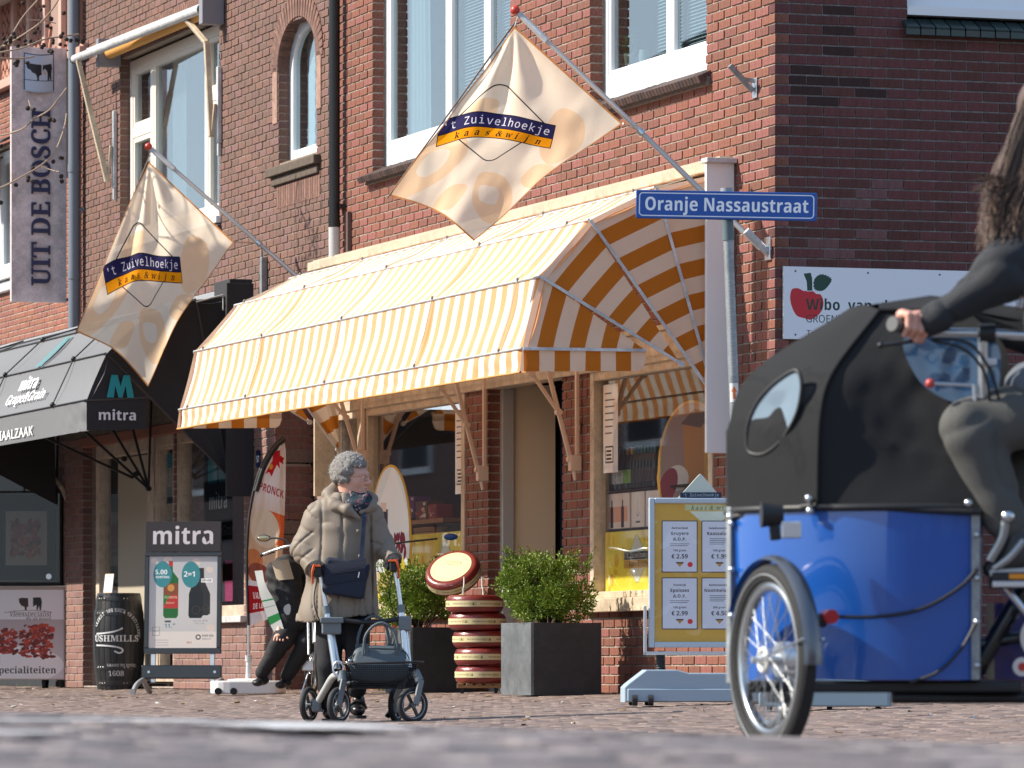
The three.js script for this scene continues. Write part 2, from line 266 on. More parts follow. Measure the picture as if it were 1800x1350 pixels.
function flip(g) { const a = g.index ? g.toNonIndexed() : g; for (const k in a.attributes) { const t = a.attributes[k], s = t.itemSize; for (let i = 0; i + 2 < t.count; i += 3) for (let q = 0; q < s; q++) { const b = t.array[(i + 1) * s + q]; t.array[(i + 1) * s + q] = t.array[(i + 2) * s + q]; t.array[(i + 2) * s + q] = b; } } if (a !== g) { g.setIndex(null); g.attributes = a.attributes; } g.computeVertexNormals(); return g; }
const mortarLight = mat(col(0.52, 0.44, 0.37), 0.9, { map: rep(GRAIN, 2), bumpMap: rep(ROUGH, 5), bumpScale: 0.003 });
const mortarPale = mat(col(0.55, 0.46, 0.4), 0.9, { map: rep(GRAIN, 2), bumpMap: rep(ROUGH, 5), bumpScale: 0.003 });
const mortarGrey = mat(col(0.26, 0.24, 0.24), 0.9, { map: rep(GRAIN, 2), bumpMap: rep(ROUGH, 5), bumpScale: 0.003 });

// timber or plastic window: outer rectangle, lights split at the given x; on a plane z = zf (front of frame)
function windowUnit(parent, x0, x1, y0, y1, zf, splits, o = {}) {
  const { fw = 0.06, m = M.pvc, d = 0.07, mul = 0.07, glass = M.mirror, bead = 0.03, bottom = fw, transoms = [], name = 'window' } = o;
  const g = [bx(x0, x0 + fw, y0, y1, zf - d, zf, 0.006), bx(x1 - fw, x1, y0, y1, zf - d, zf, 0.006), bx(x0 + fw, x1 - fw, y0, y0 + bottom, zf - d, zf - 0.002, 0.006), bx(x0 + fw, x1 - fw, y1 - fw, y1, zf - d, zf - 0.002, 0.006)];
  const xs = [x0 + fw, ...splits.flatMap((s) => [s - mul / 2, s + mul / 2]), x1 - fw];
  for (const s of splits) g.push(bx(s - mul / 2, s + mul / 2, y0 + bottom, y1 - fw, zf - d, zf - 0.004, 0.006));
  const w = part(name, g, m, parent);
  for (let i = 0; i < xs.length; i += 2) {
    const a = xs[i], b = xs[i + 1], cuts = [y0 + bottom, ...(transoms[i / 2] || []), y1 - fw];
    for (let k = 0; k + 1 < cuts.length; k++) {
      const lo = cuts[k] + (k ? mul / 2 : 0), hi = cuts[k + 1] - (k + 2 < cuts.length ? mul / 2 : 0);
      if (k) part('transom', bx(a, b, cuts[k] - mul / 2, cuts[k] + mul / 2, zf - d, zf - 0.005, 0.005), m, w);
      if (bead) part('sash', [bx(a, a + bead, lo, hi, zf - d + 0.01, zf - 0.012, 0.004), bx(b - bead, b, lo, hi, zf - d + 0.01, zf - 0.012, 0.004), bx(a + bead, b - bead, lo, lo + bead, zf - d + 0.01, zf - 0.013, 0.004), bx(a + bead, b - bead, hi - bead, hi, zf - d + 0.01, zf - 0.013, 0.004)], m, w);
      part('pane', bx(a + bead, b - bead, lo + bead, hi - bead, zf - d * 0.62, zf - d * 0.62 + 0.002), glass, w);
    }
  }
  return w;
}
const slats = (x0, x1, y0, y1, z, pitch = 0.026, w = 0.022, tilt = 0.6) => { const l = []; for (let y = y0; y < y1; y += pitch) { const s = new THREE.BoxGeometry(x1 - x0, 0.0015, w); s.rotateX(tilt); l.push(s.translate((x0 + x1) / 2, y, z)); } return l; };

// ---------- the corner shop: red brick, two shop windows, a recessed door ----------
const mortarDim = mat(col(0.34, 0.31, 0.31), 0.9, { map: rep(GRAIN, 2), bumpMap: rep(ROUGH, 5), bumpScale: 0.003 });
const UX = V(1, 0, 0), UZ = V(0, 0, 1), UY = V(0, 1, 0), O0 = V(0, 0, 0);
const RED = [0.31, 0.114, 0.078], BROWN = [0.27, 0.14, 0.105], ORANGE = [0.4, 0.15, 0.095];
const inView = (p) => { const d = p.clone().sub(CAM), D = d.dot(FWD), px = 900 + 9330 * d.dot(RIGHT) / D, py = 1180 - 9330 * d.y / D; return px > -20 && px < 1820 && py > -20 && py < 1340; };
const TOP = 7.6;
{
  const b = thing('corner_shop', 'red brick corner house with white upper windows and a striped awning over its shop', 'building');
  const uw = { l: [-9.33, -5.66, 4.4, 6.9], r: [-3.79, -1.33, 4.4, 6.9] };
  const shopL = [-10.42, -6.79, 0.64, 2.5], shopR = [-3.76, -1.18, 0.64, 2.5], door = [-6.22, -4.42, 0.0, 2.5];
  const facade = brickWall(b, 'facade_wall', { O: O0, U: UX, N: UZ, L: 10.3 / 43, u0: -10.3, u1: 0, edge: (r) => [-10.3, r % 2 ? -0.1198 : 0], v0: 0.0, v1: TOP, holes: [uw.l, uw.r, [-10.3, -6.79, 0.64, 2.5], shopR, door], color: RED, mortar: mortarLight, score: (q) => { const x = (q[0] + q[1]) / 2, y = q[2]; return (inView(V(x, y, 0)) ? 100 : 0) + (y > 3.75 ? 40 : y > 2.3 && x < -0.8 ? -60 : 0) + x; } });
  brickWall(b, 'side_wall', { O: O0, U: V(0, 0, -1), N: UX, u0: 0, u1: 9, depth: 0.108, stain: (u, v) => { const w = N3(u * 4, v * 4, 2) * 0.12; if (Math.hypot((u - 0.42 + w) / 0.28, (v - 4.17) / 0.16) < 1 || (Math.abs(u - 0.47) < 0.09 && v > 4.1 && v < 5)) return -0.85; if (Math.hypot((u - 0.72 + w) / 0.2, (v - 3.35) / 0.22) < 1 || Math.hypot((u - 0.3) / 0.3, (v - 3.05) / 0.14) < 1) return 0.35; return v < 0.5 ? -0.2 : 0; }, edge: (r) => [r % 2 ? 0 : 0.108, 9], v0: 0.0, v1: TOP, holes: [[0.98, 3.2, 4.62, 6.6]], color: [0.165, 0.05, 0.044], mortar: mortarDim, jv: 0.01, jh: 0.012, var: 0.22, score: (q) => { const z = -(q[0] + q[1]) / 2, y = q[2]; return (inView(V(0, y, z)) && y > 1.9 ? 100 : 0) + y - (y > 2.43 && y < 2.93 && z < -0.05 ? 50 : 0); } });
  // bricks of the corner itself, seen end-on from the street
  // recessed door: jamb, beige panel, dark door
  part('jamb', bx(-6.262, -6.222, 0, 2.4, -0.112, -0.1), M.grey, b);
  part('door_frame', [bx(-6.225, -6.16, 0, 2.42, -0.2, -0.105, 0.005)], mat(col(0.45, 0.43, 0.4), 0.5), b);
  part('porch_panel', bx(-6.25, -6.2, 0.0, 2.44, -0.56, -0.2), mat(col(0.86, 0.68, 0.47), 0.6), b);
  part('porch_side', bx(-4.42, -4.3, 0.0, 2.5, -0.9, -0.105), mat(col(0.2, 0.08, 0.06), 0.8), b);
  const dr = part('door', [bx(-6.2, -4.42, 0.02, 2.42, -0.66, -0.6)], M.navy, b);
  part('door_panel', [bx(-6.05, -5.45, 0.2, 2.25, -0.6, -0.585, 0.008), bx(-5.2, -4.6, 0.2, 2.25, -0.6, -0.585, 0.008)], phys(col(0.01, 0.014, 0.03), 0.3), dr);
  for (const x of [-5.9, -5.75, -5.6, -5.05, -4.9, -4.75]) part('moulding', bx(x - 0.02, x + 0.02, 0.25, 2.2, -0.585, -0.572, 0.006), M.navy, dr);
  part('handle', [rod(V(-5.3, 0.95, -0.55), V(-5.3, 1.2, -0.55), 0.012)], M.steel, dr);
  part('threshold', bx(-6.2, -4.42, -0.02, 0.03, -0.6, 0.0), mat(col(0.25, 0.25, 0.25), 0.7), b);
  part('lintel', [bx(-10.3, -1.0, 2.4, 2.62, -0.12, 0.03, 0.006), bx(-10.3, -1.0, 2.62, 2.66, -0.12, 0.05, 0.006)], M.cream, b);
  // shop windows in cream timber
  const fr = { fw: 0.085, m: M.cream, d: 0.1, glass: M.glass, bead: 0, bottom: 0.05, mul: 0.3 };
  windowUnit(b, shopR[0], shopR[1], 0.705, 2.42, 0.012, [], { ...fr, name: 'shop_window' });
  windowUnit(b, -10.4, shopL[1], 0.705, 2.42, 0.012, [-9.6], { ...fr, name: 'shop_window' });
  part('window_sill', [bx(shopR[0] - 0.06, shopR[1] + 0.04, 0.6, 0.703, -0.1, 0.075, 0.008)], M.cream, b);
  part('window_sill', [bx(-10.38, shopL[1] + 0.05, 0.6, 0.703, -0.1, 0.075, 0.008)], M.cream, b);
  // display rooms behind the glass
  for (const [x0, x1] of [[-11.6, shopL[1]], [-4.05, shopR[1]]]) {
    part('display_room', [bx(x0 - 0.3, x1 + 0.2, 0.5, 0.62, -1.7, -0.12), bx(x0 - 0.3, x1 + 0.2, 2.6, 2.66, -1.7, -0.13), bx(x0 - 0.3, x1 + 0.2, 0.5, 2.5, -1.76, -1.7), bx(x0 - 0.34, x0 - 0.3, 0.5, 2.5, -1.7, -0.3), bx(x1 + 0.2, x1 + 0.24, 0.5, 2.5, -1.7, -0.12)], M.room, b);
  }
  // upper windows, white, with blinds
  const up = { fw: 0.075, m: M.pvc, d: 0.07, mul: 0.09, bead: 0.035, bottom: 0.19, name: 'window' };
  const wl = windowUnit(b, uw.l[0] + 0.005, uw.l[1] - 0.005, 4.44, 6.88, -0.115, [-7.62, -6.62], up);
  const wr = windowUnit(b, uw.r[0] + 0.005, uw.r[1] - 0.005, 4.44, 6.88, -0.115, [-2.4], up);
  part('blind', slats(-7.55, -6.7, 4.66, 6.8, -0.24), mat(col(0.62, 0.64, 0.64), 0.5), wl); part('blind', slats(-6.55, -5.8, 4.66, 6.8, -0.24), mat(col(0.62, 0.64, 0.64), 0.5), wl);
  part('blind', slats(-2.95, -2.44, 4.66, 6.8, -0.24), mat(col(0.62, 0.64, 0.64), 0.5), wr); part('blind', slats(-2.34, -1.44, 4.66, 6.8, -0.24), mat(col(0.62, 0.64, 0.64), 0.5), wr);
  part('curtain', sheet((u, v) => V(mix(-9.2, -8.75, u) + (1 - v) * 0.06 * u, mix(4.66, 6.8, v), -0.3 + 0.02 * Math.sin(u * 30)), 40, 4), mat(col(0.5, 0.5, 0.5), 0.9), wl);
  for (const w of [uw.l, uw.r]) part('room_inside', [bx(w[0] - 0.4, w[1] + 0.4, 4.2, 4.3, -3, -0.31), bx(w[0] - 0.4, w[1] + 0.4, 4.3, 7.2, -3.06, -3), bx(w[0] - 0.44, w[0] - 0.4, 4.3, 7.2, -3, -0.31), bx(w[1] + 0.4, w[1] + 0.44, 4.3, 7.2, -3, -0.31), bx(w[0] - 0.4, w[1] + 0.4, 7.2, 7.3, -3, -0.31)], M.room, b);
  // sloping sills of dark bricks on edge
  const sillM = [mat(col(0.1, 0.06, 0.055), 0.7, { map: rep(GRAIN, 2) }), mat(col(0.13, 0.075, 0.065), 0.7, { map: rep(GRAIN, 2) }), mat(col(0.08, 0.05, 0.05), 0.7, { map: rep(GRAIN, 2) })];
  for (const w of [uw.l, uw.r]) { const s = part('window_sill', bx(w[0] - 0.1, w[1] + 0.1, 4.3, 4.36, -0.1, 0.03), mortarGrey, b); for (let x = w[0] - 0.14; x < w[1] + 0.08; x += 0.066) { const g = new RoundedBoxGeometry(0.058, 0.055, 0.2, 1, 0.004); const o = part('sill_brick', g, sillM[rnd(3) | 0], s); o.position.set(x + 0.03, 4.378 + rnd(-0.002, 0.002), 0.0); o.rotation.x = 0.42; } }
  // things on the left sill inside
  // side window with glazed green tiles under it
  const sw = new THREE.Group();
  const wS = part('side_window', [bx(-0.17, -0.1, 4.72, 6.6, -3.2, -0.98), bx(-0.1, 0.012, 4.69, 4.75, -3.2, -0.98)], M.pvc, b);
  part('pane', bx(-0.13, -0.128, 4.8, 6.5, -3.1, -1.08), M.mirror, wS);
  const tl = [mat(col(0.012, 0.03, 0.032), 0.25), mat(col(0.016, 0.038, 0.038), 0.3), mat(col(0.01, 0.022, 0.026), 0.22)];
  const ss = part('side_sill', bx(-0.1, 0.02, 4.54, 4.6, -3.3, -0.96), mat(col(0.08, 0.035, 0.03), 0.8), b);
  for (let z = -0.94; z > -3.2; z -= 0.112) { const o = part('sill_tile', new RoundedBoxGeometry(0.15, 0.03, 0.105, 2, 0.01), tl[rnd(3) | 0], ss); o.position.set(0.02, 4.625, z - 0.05); o.rotation.z = -0.5; part('sill_tile', new RoundedBoxGeometry(0.02, 0.05, 0.105, 2, 0.006), tl[rnd(3) | 0], ss).position.set(0.075, 4.565, z - 0.05); }
  part('roof', [bx(-10.3, 0.25, TOP, TOP + 0.2, -9, 0.3), outline([[-9, 0], [0.35, 0], [-4.3, 3.5]], 10.4).rotateY(-PI / 2).translate(0.1, TOP + 0.2, 0)], mat(col(0.13, 0.06, 0.045), 0.7), b);
  part('rear_wall', bx(-10.3, -0.1, 0, TOP, -9, -8.8), mat(tone(RED, 0.8), 0.8), b);
  part('number_plate', new THREE.PlaneGeometry(0.1, 0.09).translate(-4.02, 2.0, 0.008), print(canvas(64, 64, (g) => { g.fillStyle = '#7a3b30'; g.fillRect(0, 0, 64, 64); g.fillStyle = '#d8d0c8'; g.font = 'bold 38px sans-serif'; g.fillText('38', 8, 46); })), b);
}
// ---------- the brown brick house with the wine shop ----------
{
  const b = thing('brown_house', 'brown brick house with an arched window and a wine shop at street level', 'building');
  const midW = [-17.92, -14.2, 4.36, 6.3], arch = { v0: 4.74, v1: 6.0, at: (v) => { const k = v < 5.62 ? 0.6 : 0.6 * Math.sqrt(Math.max(0, 1 - ((v - 5.62) / 0.39) ** 2)); return [-11.6 - k, -11.6 + k]; } };
  brickWall(b, 'facade_wall', { O: O0, U: UX, N: UZ, u0: -19.44, u1: -10.302, v0: 2.55, v1: TOP, L: 0.232, holes: [midW, arch], color: BROWN, mortar: mat(col(0.42, 0.33, 0.26), 0.9, { map: rep(GRAIN, 2) }), jh: 0.011, var: 0.13, score: (q) => { const x = (q[0] + q[1]) / 2, y = q[2]; return (inView(V(x, y, 0)) ? 100 : 0) + (y > 3.5 ? 30 : 0) + x; } });
  // arch ring of bricks on end with pale ends
  const ringM = [tone(BROWN, 0.9), tone(BROWN, 1.05), tone(BROWN, 1.2)].map((c) => mat(c, 0.8, { map: rep(GRAIN, 2) })), ring = part('arch', [bx(-12.34, -12.26, 5.5, 5.6, -0.1, -0.02), bx(-10.94, -10.86, 5.5, 5.6, -0.1, -0.02)], ringM[0], b);
  for (let k = 0; k <= 26; k++) { const a = mix(PI, 0, k / 26), cx = -11.6 + 0.71 * Math.cos(a), cy = 5.6 + 0.5 * Math.sin(a); const o = part('brick', new RoundedBoxGeometry(0.062, 0.22, 0.1, 1, 0.004), ringM[rnd(3) | 0], ring); o.position.set(cx, cy, -0.038); o.rotation.z = Math.atan2(Math.sin(a) / 0.5, Math.cos(a) / 0.71) - PI / 2; }
  part('impost', [bx(-12.37, -12.22, 5.1, 5.62, -0.1, 0.012, 0.01), bx(-10.98, -10.84, 5.1, 5.62, -0.1, 0.012, 0.01)], mat(col(0.5, 0.3, 0.23), 0.8, { map: rep(GRAIN, 2) }), b);
  // arched window
  const sill = part('window_sill', [bx(-12.42, -10.86, 4.62, 4.7, -0.1, 0.07, 0.01), bx(-12.36, -10.9, 4.54, 4.62, -0.1, 0.03, 0.01)], mat(col(0.16, 0.12, 0.09), 0.85, { map: rep(GRAIN, 3) }), b);
  for (let x = -12.25; x < -10.95; x += 0.072) part('brick', bx(x, x + 0.062, 4.33, 4.53, -0.08, 0.004, 0.003), ringM[rnd(3) | 0], sill);
  const ap = (r, dy) => { const p = []; p.push([-11.6 - r, 4.74 + dy], [-11.6 + r, 4.74 + dy]); for (let k = 0; k <= 16; k++) { const a = k / 16 * PI; p.push([-11.6 + r * Math.cos(a), 5.62 + (0.39 - (0.6 - r)) * Math.sin(a)]); } return p; };
  const aw = part('arched_window', outline(ap(0.6, 0), 0.06, 0.004, [ap(0.5, 0.1).reverse()]).translate(0, 0, -0.17), M.pvc, b);
  part('pane', outline(ap(0.505, 0.095), 0.002).translate(0, 0, -0.14), M.mirror, aw);
  part('lace_curtain', sheet((u, v) => V(mix(-12.1, -11.85, u) + 0.012 * Math.sin(v * 60), mix(4.8, 6.0, v), -0.24), 4, 120), mat(col(0.6, 0.62, 0.62), 0.9), aw);
  part('room_inside', [bx(-12.6, -10.6, 4.5, 6.6, -1.5, -1.44)], M.room, b);
  // wide window: narrow sashes beside a large pane
  const mw = windowUnit(b, midW[0] + 0.01, midW[1] - 0.01, 4.44, 6.28, -0.1, [-17.05, -15.02], { fw: 0.1, m: mat(col(0.76, 0.71, 0.63), 0.4), d: 0.08, mul: 0.1, bead: 0.05, bottom: 0.1, transoms: [[5.55], [], [5.62]] });
  part('curtain', sheet((u, v) => V(mix(-16.9, -16.4, u), mix(4.6, 6.2, v), -0.3 + 0.03 * Math.sin(u * 40)), 50, 2), mat(col(0.34, 0.35, 0.34), 0.95), mw);
  part('window_sill', [bx(midW[0] - 0.06, midW[1] + 0.06, 4.36, 4.43, -0.1, 0.05, 0.01)], M.pvc, b);
  part('sill_brickwork', [bx(midW[0] - 0.06, midW[1] + 0.08, 4.25, 4.345, -0.1, 0.04, 0.01)], mat(col(0.08, 0.06, 0.055), 0.8), b);
  part('room_inside', [bx(-18.4, -13.8, 4.2, 4.3, -2.5, -0.2), bx(-18.4, -13.8, 4.3, 6.6, -2.56, -2.5), bx(-18.44, -18.4, 4.3, 6.6, -2.5, -0.2), bx(-13.8, -13.76, 4.3, 6.6, -2.5, -0.2)], M.room, b);
  // soldier course over it
  for (let x = -18.0; x < -14.05; x += 0.075) if (x > -17.9) part('brick', bx(x, x + 0.064, 6.34, 6.56, -0.06, 0.006, 0.003), ringM[rnd(3) | 0], ring);
  // street level: projecting shop front with its end pier
  const PZ = 0.35;
  brickWall(b, 'shop_front', { O: V(0, 0, PZ), U: UX, N: UZ, u0: -19.2, u1: -11.15, v0: 0.0, v1: 3.3, L: 0.232, holes: [[-18.05, -14.55, 0.02, 2.42], [-14.5, -12.1, 0.6, 2.42]], color: [0.36, 0.2, 0.16], mortar: mortarPale, jh: 0.013, jv: 0.011, var: 0.16, singles: 200, score: (q) => (inView(V(q[0], q[2], PZ)) ? 100 : 0) + q[0] });
  brickWall(b, 'pier', { O: V(-11.1, 0, 0.0), U: V(0, 0, 1), N: UX, u0: 0, u1: 0.35, v0: 0, v1: 3.3, L: 0.23, c: 0.068, holes: [[0, 0.36, 1.36, 1.5], [0, 0.36, 1.99, 2.13]], color: [0.2, 0.085, 0.068], mortar: mat(col(0.2, 0.15, 0.13), 0.9), jh: 0.01, jv: 0.009, var: 0.15, depth: 0.045, back: 0.05, singles: 120, score: (q) => q[2] });  // darker brick and mortar than the front: its shade put into the colour
  for (const y of [1.37, 2.0]) part('stone_block', bx(-11.14, -11.096, y, y + 0.12, -0.001, 0.355, 0.006), mat(col(0.2, 0.13, 0.11), 0.85, { map: rep(GRAIN, 6), bumpMap: rep(ROUGH, 8), bumpScale: 0.004 }), b);
  // narrow piers beside it, sunlight on them put into the pale brick colour
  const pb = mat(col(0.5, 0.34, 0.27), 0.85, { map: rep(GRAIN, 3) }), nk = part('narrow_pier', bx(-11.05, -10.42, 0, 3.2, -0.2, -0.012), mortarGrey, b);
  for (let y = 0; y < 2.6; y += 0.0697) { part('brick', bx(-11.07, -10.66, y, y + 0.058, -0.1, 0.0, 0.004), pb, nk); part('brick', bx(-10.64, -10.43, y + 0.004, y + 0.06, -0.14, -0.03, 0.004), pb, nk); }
  part('roof', [outline([[-9, 0], [0.35, 0], [-4.3, 3.5]], 9.1).rotateY(-PI / 2).translate(-10.32, TOP + 0.2, 0), bx(-19.44, -10.31, TOP, TOP + 0.2, -9, 0.25)], mat(col(0.13, 0.06, 0.045), 0.7), b);
  part('ledge', [bx(-19.2, -11.12, 3.3, 3.36, -0.0, PZ + 0.06, 0.01)], M.zinc, b);
  part('number_plate', new THREE.PlaneGeometry(0.12, 0.15).translate(-11.62, 2.05, PZ + 0.01), print(canvas(64, 80, (g) => { g.fillStyle = '#16234a'; g.fillRect(0, 0, 64, 80); g.fillStyle = '#e8ecf2'; g.font = 'bold 42px sans-serif'; g.fillText('52', 8, 56); })), b);
  // shop windows and door, cream timber
  const cr = mat(col(0.66, 0.54, 0.42), 0.5, { map: rep(BLOTCH, 1) });
  windowUnit(b, -14.5, -12.08, 0.66, 2.4, PZ - 0.02, [], { fw: 0.1, m: cr, d: 0.1, glass: M.glass, bead: 0, bottom: 0.1, name: 'shop_window' });
  part('window_sill', bx(-14.5, -12.02, 0.6, 0.66, 0.2, PZ + 0.06, 0.008), M.white, b);
  windowUnit(b, -15.3, -14.55, 0.06, 2.4, PZ - 0.02, [], { fw: 0.1, m: cr, d: 0.1, glass: M.glass, bead: 0.03, bottom: 0.1, name: 'door_light' });
  windowUnit(b, -17.6, -15.35, 0.06, 2.4, PZ - 0.02, [-15.55], { fw: 0.13, m: cr, d: 0.1, glass: M.glass, bead: 0, mul: 0.1, bottom: 0.12, name: 'shop_window' });
  part('lintel', bx(-18.1, -12.0, 2.4, 2.5, 0.1, PZ + 0.02, 0.008), mat(col(0.25, 0.1, 0.07), 0.8), b);
  part('rough_soffit', bx(-19.0, -11.2, 2.5, 3.2, 0.2, PZ + 0.012), mat(col(0.22, 0.19, 0.15), 0.95, { map: rep(GRAIN, 2), bumpMap: rep(ROUGH, 3), bumpScale: 0.006 }), b);
  part('shop_inside', [bx(-18.0, -11.4, 0.0, 0.04, -1.5, 0.2), bx(-18.0, -11.4, 0.04, 2.5, -1.56, -1.5), bx(-18.04, -18.0, 0.04, 2.5, -1.5, 0.2), bx(-11.4, -11.36, 0.04, 2.5, -1.5, 0.1)], M.room, b);
  part('display_floor', bx(-14.4, -12.1, 0.55, 0.62, -0.6, 0.22), mat(col(0.4, 0.26, 0.13), 0.6), b);
  // panels and posters in the windows
  const ph = (w, h, x, y, z, tex, name, label) => part(name, new THREE.PlaneGeometry(w, h).translate(x, y, z), print(tex, 0.6), b, label);
  ph(1.35, 2.1, SZ(238, 900, 0.28).x, 1.2, 0.28, canvas(64, 64, (g) => { g.fillStyle = '#a89f8e'; g.fillRect(0, 0, 64, 64); }), 'window_film', 'plain grey film on the window');
  ph(0.5, 1.25, SZ(305, 860, 0.27).x, 1.6, 0.27, canvas(160, 380, (g) => { g.fillStyle = '#8a8f8b'; g.fillRect(0, 0, 160, 380); g.fillStyle = '#1a6f78'; g.fillRect(0, 0, 160, 40); g.fillStyle = '#8f7a3a'; g.font = 'bold 40px sans-serif'; g.fillText('BESTE', 14, 180); g.font = '22px sans-serif'; g.fillText('VAN', 16, 212); g.font = 'bold 26px sans-serif'; g.fillText('NEDERLAND', 6, 250); g.fillStyle = '#7a5c35'; g.fillRect(14, 276, 130, 5); g.fillStyle = '#6b6f68'; g.font = '24px sans-serif'; g.fillText('2019-2020', 18, 330); }), 'poster');
  ph(1.0, 1.5, SZ(383, 900, 0.27).x, 1.55, 0.27, canvas(256, 440, (g) => { g.fillStyle = '#0c2836'; g.fillRect(0, 0, 256, 440); g.fillStyle = '#127f86'; g.beginPath(); g.moveTo(40, 10); g.lineTo(110, 10); g.lineTo(120, 120); g.lineTo(40, 120); g.fill(); g.beginPath(); g.moveTo(140, 10); g.lineTo(200, 10); g.lineTo(214, 120); g.lineTo(136, 120); g.fill(); g.fillStyle = '#c8d2d4'; g.font = 'bold 62px sans-serif'; g.fillText('mitra', 46, 190); g.font = 'italic 38px serif'; g.fillText('Grape&Grain', 26, 262); g.fillStyle = '#98305f'; g.fillRect(190, 330, 66, 110); }), 'window_banner');
  for (let k = 0; k < 6; k++) { const x = SZ(345 + k * 13, 1000, 0.1).x; part('bottle', lathe([[0.0, 0], [0.038, 0], [0.04, 0.02], [0.04, 0.19], [0.016, 0.25], [0.014, 0.31], [0, 0.31]], 14).translate(x, 0.62, 0.02 + (k % 2) * 0.1), phys(col(0.02, 0.03, 0.02), 0.1), b); part('bottle_label', new THREE.CylinderGeometry(0.0408, 0.0408, 0.08, 14, 1, true).translate(x, 0.73, 0.02 + (k % 2) * 0.1), mat(col(0.6, 0.58, 0.5), 0.6), b); }
}
// ---------- the left house with the butcher's shop ----------
{
  const b = thing('butcher_house', 'orange brick house with timber panels under its eaves above the butcher shop', 'building');
  brickWall(b, 'facade_wall', { O: O0, U: UX, N: UZ, u0: -30, u1: -19.46, v0: 3.5, v1: 6.55, L: 0.222, c: 0.0605, holes: [[-23.6, -21.95, 4.4, 5.9]], color: ORANGE, mortar: mat(col(0.62, 0.5, 0.42), 0.9, { map: rep(GRAIN, 2) }), jh: 0.014, jv: 0.01, var: 0.12, singles: 300, score: (q) => (inView(V(q[0], q[2], 0)) ? 100 : 0) + q[0] });
  part('shop_wall', [bx(-30, -19.46, 0, 3.5, -0.3, -0.05), bx(-19.6, -19.25, 0, 3.4, -0.05, 0.28)], mat(col(0.02, 0.022, 0.025), 0.5), b);
  // panelled frieze: timber posts with herringbone brick between them
  part('cornice', [bx(-30, -19.2, 6.5, 6.58, 0, 0.1, 0.01), bx(-30, -19.2, 6.58, 6.62, 0, 0.06, 0.01)], mat(col(0.5, 0.3, 0.24), 0.6), b);
  const fz = part('frieze', bx(-30, -19.46, 6.62, 8.2, -0.3, -0.02), mat(col(0.3, 0.2, 0.17), 0.9), b), fm = [mat(col(0.42, 0.2, 0.15), 0.85), mat(col(0.36, 0.17, 0.13), 0.85), mat(col(0.48, 0.25, 0.19), 0.85)];
  for (let x = -24.6; x < -19.4; x += 0.72) part('post', bx(x - 0.06, x + 0.06, 6.62, 7.6, -0.02, 0.045, 0.01), mat(col(0.52, 0.33, 0.27), 0.6), fz);
  for (let x = -24.5; x < -19.5; x += 0.09) for (let y = 6.66; y < 7.5; y += 0.13) { const o = part('brick', new RoundedBoxGeometry(0.045, 0.15, 0.04, 1, 0.003), fm[rnd(3) | 0], fz); o.position.set(x, y, -0.015); o.rotation.z = Math.round((x + 24.5) / 0.09) % 2 ? 0.6 : -0.6; if (fz.children.length > 290) break; }
  part('eaves', [bx(-30, -21.2, 7.45, 7.6, -0.1, 0.75, 0.02)], mat(col(0.62, 0.55, 0.45), 0.6), b);
  part('roof', [outline([[-9, 0], [0.75, 0], [-4.3, 3.5]], 10.5).rotateY(-PI / 2).translate(-19.5, 8.2, 0)], mat(col(0.13, 0.06, 0.045), 0.7), b);
  const w = windowUnit(b, -23.55, -22.0, 4.5, 5.88, -0.08, [-22.5], { fw: 0.09, m: M.pvc, d: 0.08, mul: 0.08, bead: 0.04, bottom: 0.1 });
  part('window_sill', [bx(-23.7, -21.9, 4.42, 4.49, -0.05, 0.1, 0.01), bx(-23.7, -21.9, 4.3, 4.41, -0.05, 0.06, 0.01)], M.white, b);
  part('window_hood', sheet((u, v) => V(mix(-23.7, -21.9, u), 5.95 - 0.35 * v * v, 0.02 + 0.5 * v), 4, 10), mat(col(0.02, 0.025, 0.03), 0.7), w);
  part('room_inside', bx(-24, -21.6, 4.2, 6.2, -1.2, -1.15), M.room, b);
  // white fascia over the shop front
  part('fascia', [bx(-30, -19.45, 3.42, 3.6, 0, 0.42, 0.008), bx(-30, -19.9, 3.34, 3.42, 0, 0.38, 0.008)], M.white, b);
  for (let x = -26; x < -19.6; x += 1.1) part('screw', ball(0.012, x, 3.52, 0.421), M.dark, b);
  windowUnit(b, -22.3, -19.7, 0.1, 3.1, -0.04, [-20.5, -20.05], { fw: 0.06, m: M.black, d: 0.06, mul: 0.05, bead: 0, glass: M.glass, name: 'shop_window' });
  part('shop_inside', [bx(-23, -19.7, 0, 3.2, -1.6, -1.55)], M.room, b);
  part('red_panel', bx(-20.05, -19.74, 0.62, 0.9, -0.03, -0.02), mat(col(0.55, 0.05, 0.04), 0.5), b);
}
// ---------- drainpipes ----------
solo('drainpipe', 'black round drainpipe on the joint of brown and red brick', 'drainpipe', [rod(V(-10.17, 4.05, 0.085), V(-10.17, TOP, 0.085), 0.05), bx(-10.24, -10.1, 4.16, 4.2, -0.02, 0.06), rod(V(-10.17, 4.0, 0.085), V(-10.17, 4.06, 0.085), 0.054)], phys(col(0.012, 0.013, 0.014), 0.35));
solo('drainpipe', 'pale grey foot of the drainpipe just above the striped awning', 'drainpipe', [rod(V(-10.17, 3.3, 0.085), V(-10.17, 4.0, 0.085), 0.049, 0.053)], M.lightGrey);
solo('drainpipe', 'tall blue grey drainpipe beside the butcher banner', 'drainpipe', [rod(V(-19.42, 0.0, 0.1), V(-19.42, TOP, 0.1), 0.062), ...[5.3, 4.2, 2.2].map((y) => rod(V(-19.42, y, 0.1), V(-19.42, y + 0.08, 0.1), 0.068)), ...[4.9, 6.4].map((y) => bx(-19.46, -19.38, y, y + 0.03, -0.02, 0.1))], mat(col(0.16, 0.19, 0.23), 0.45));
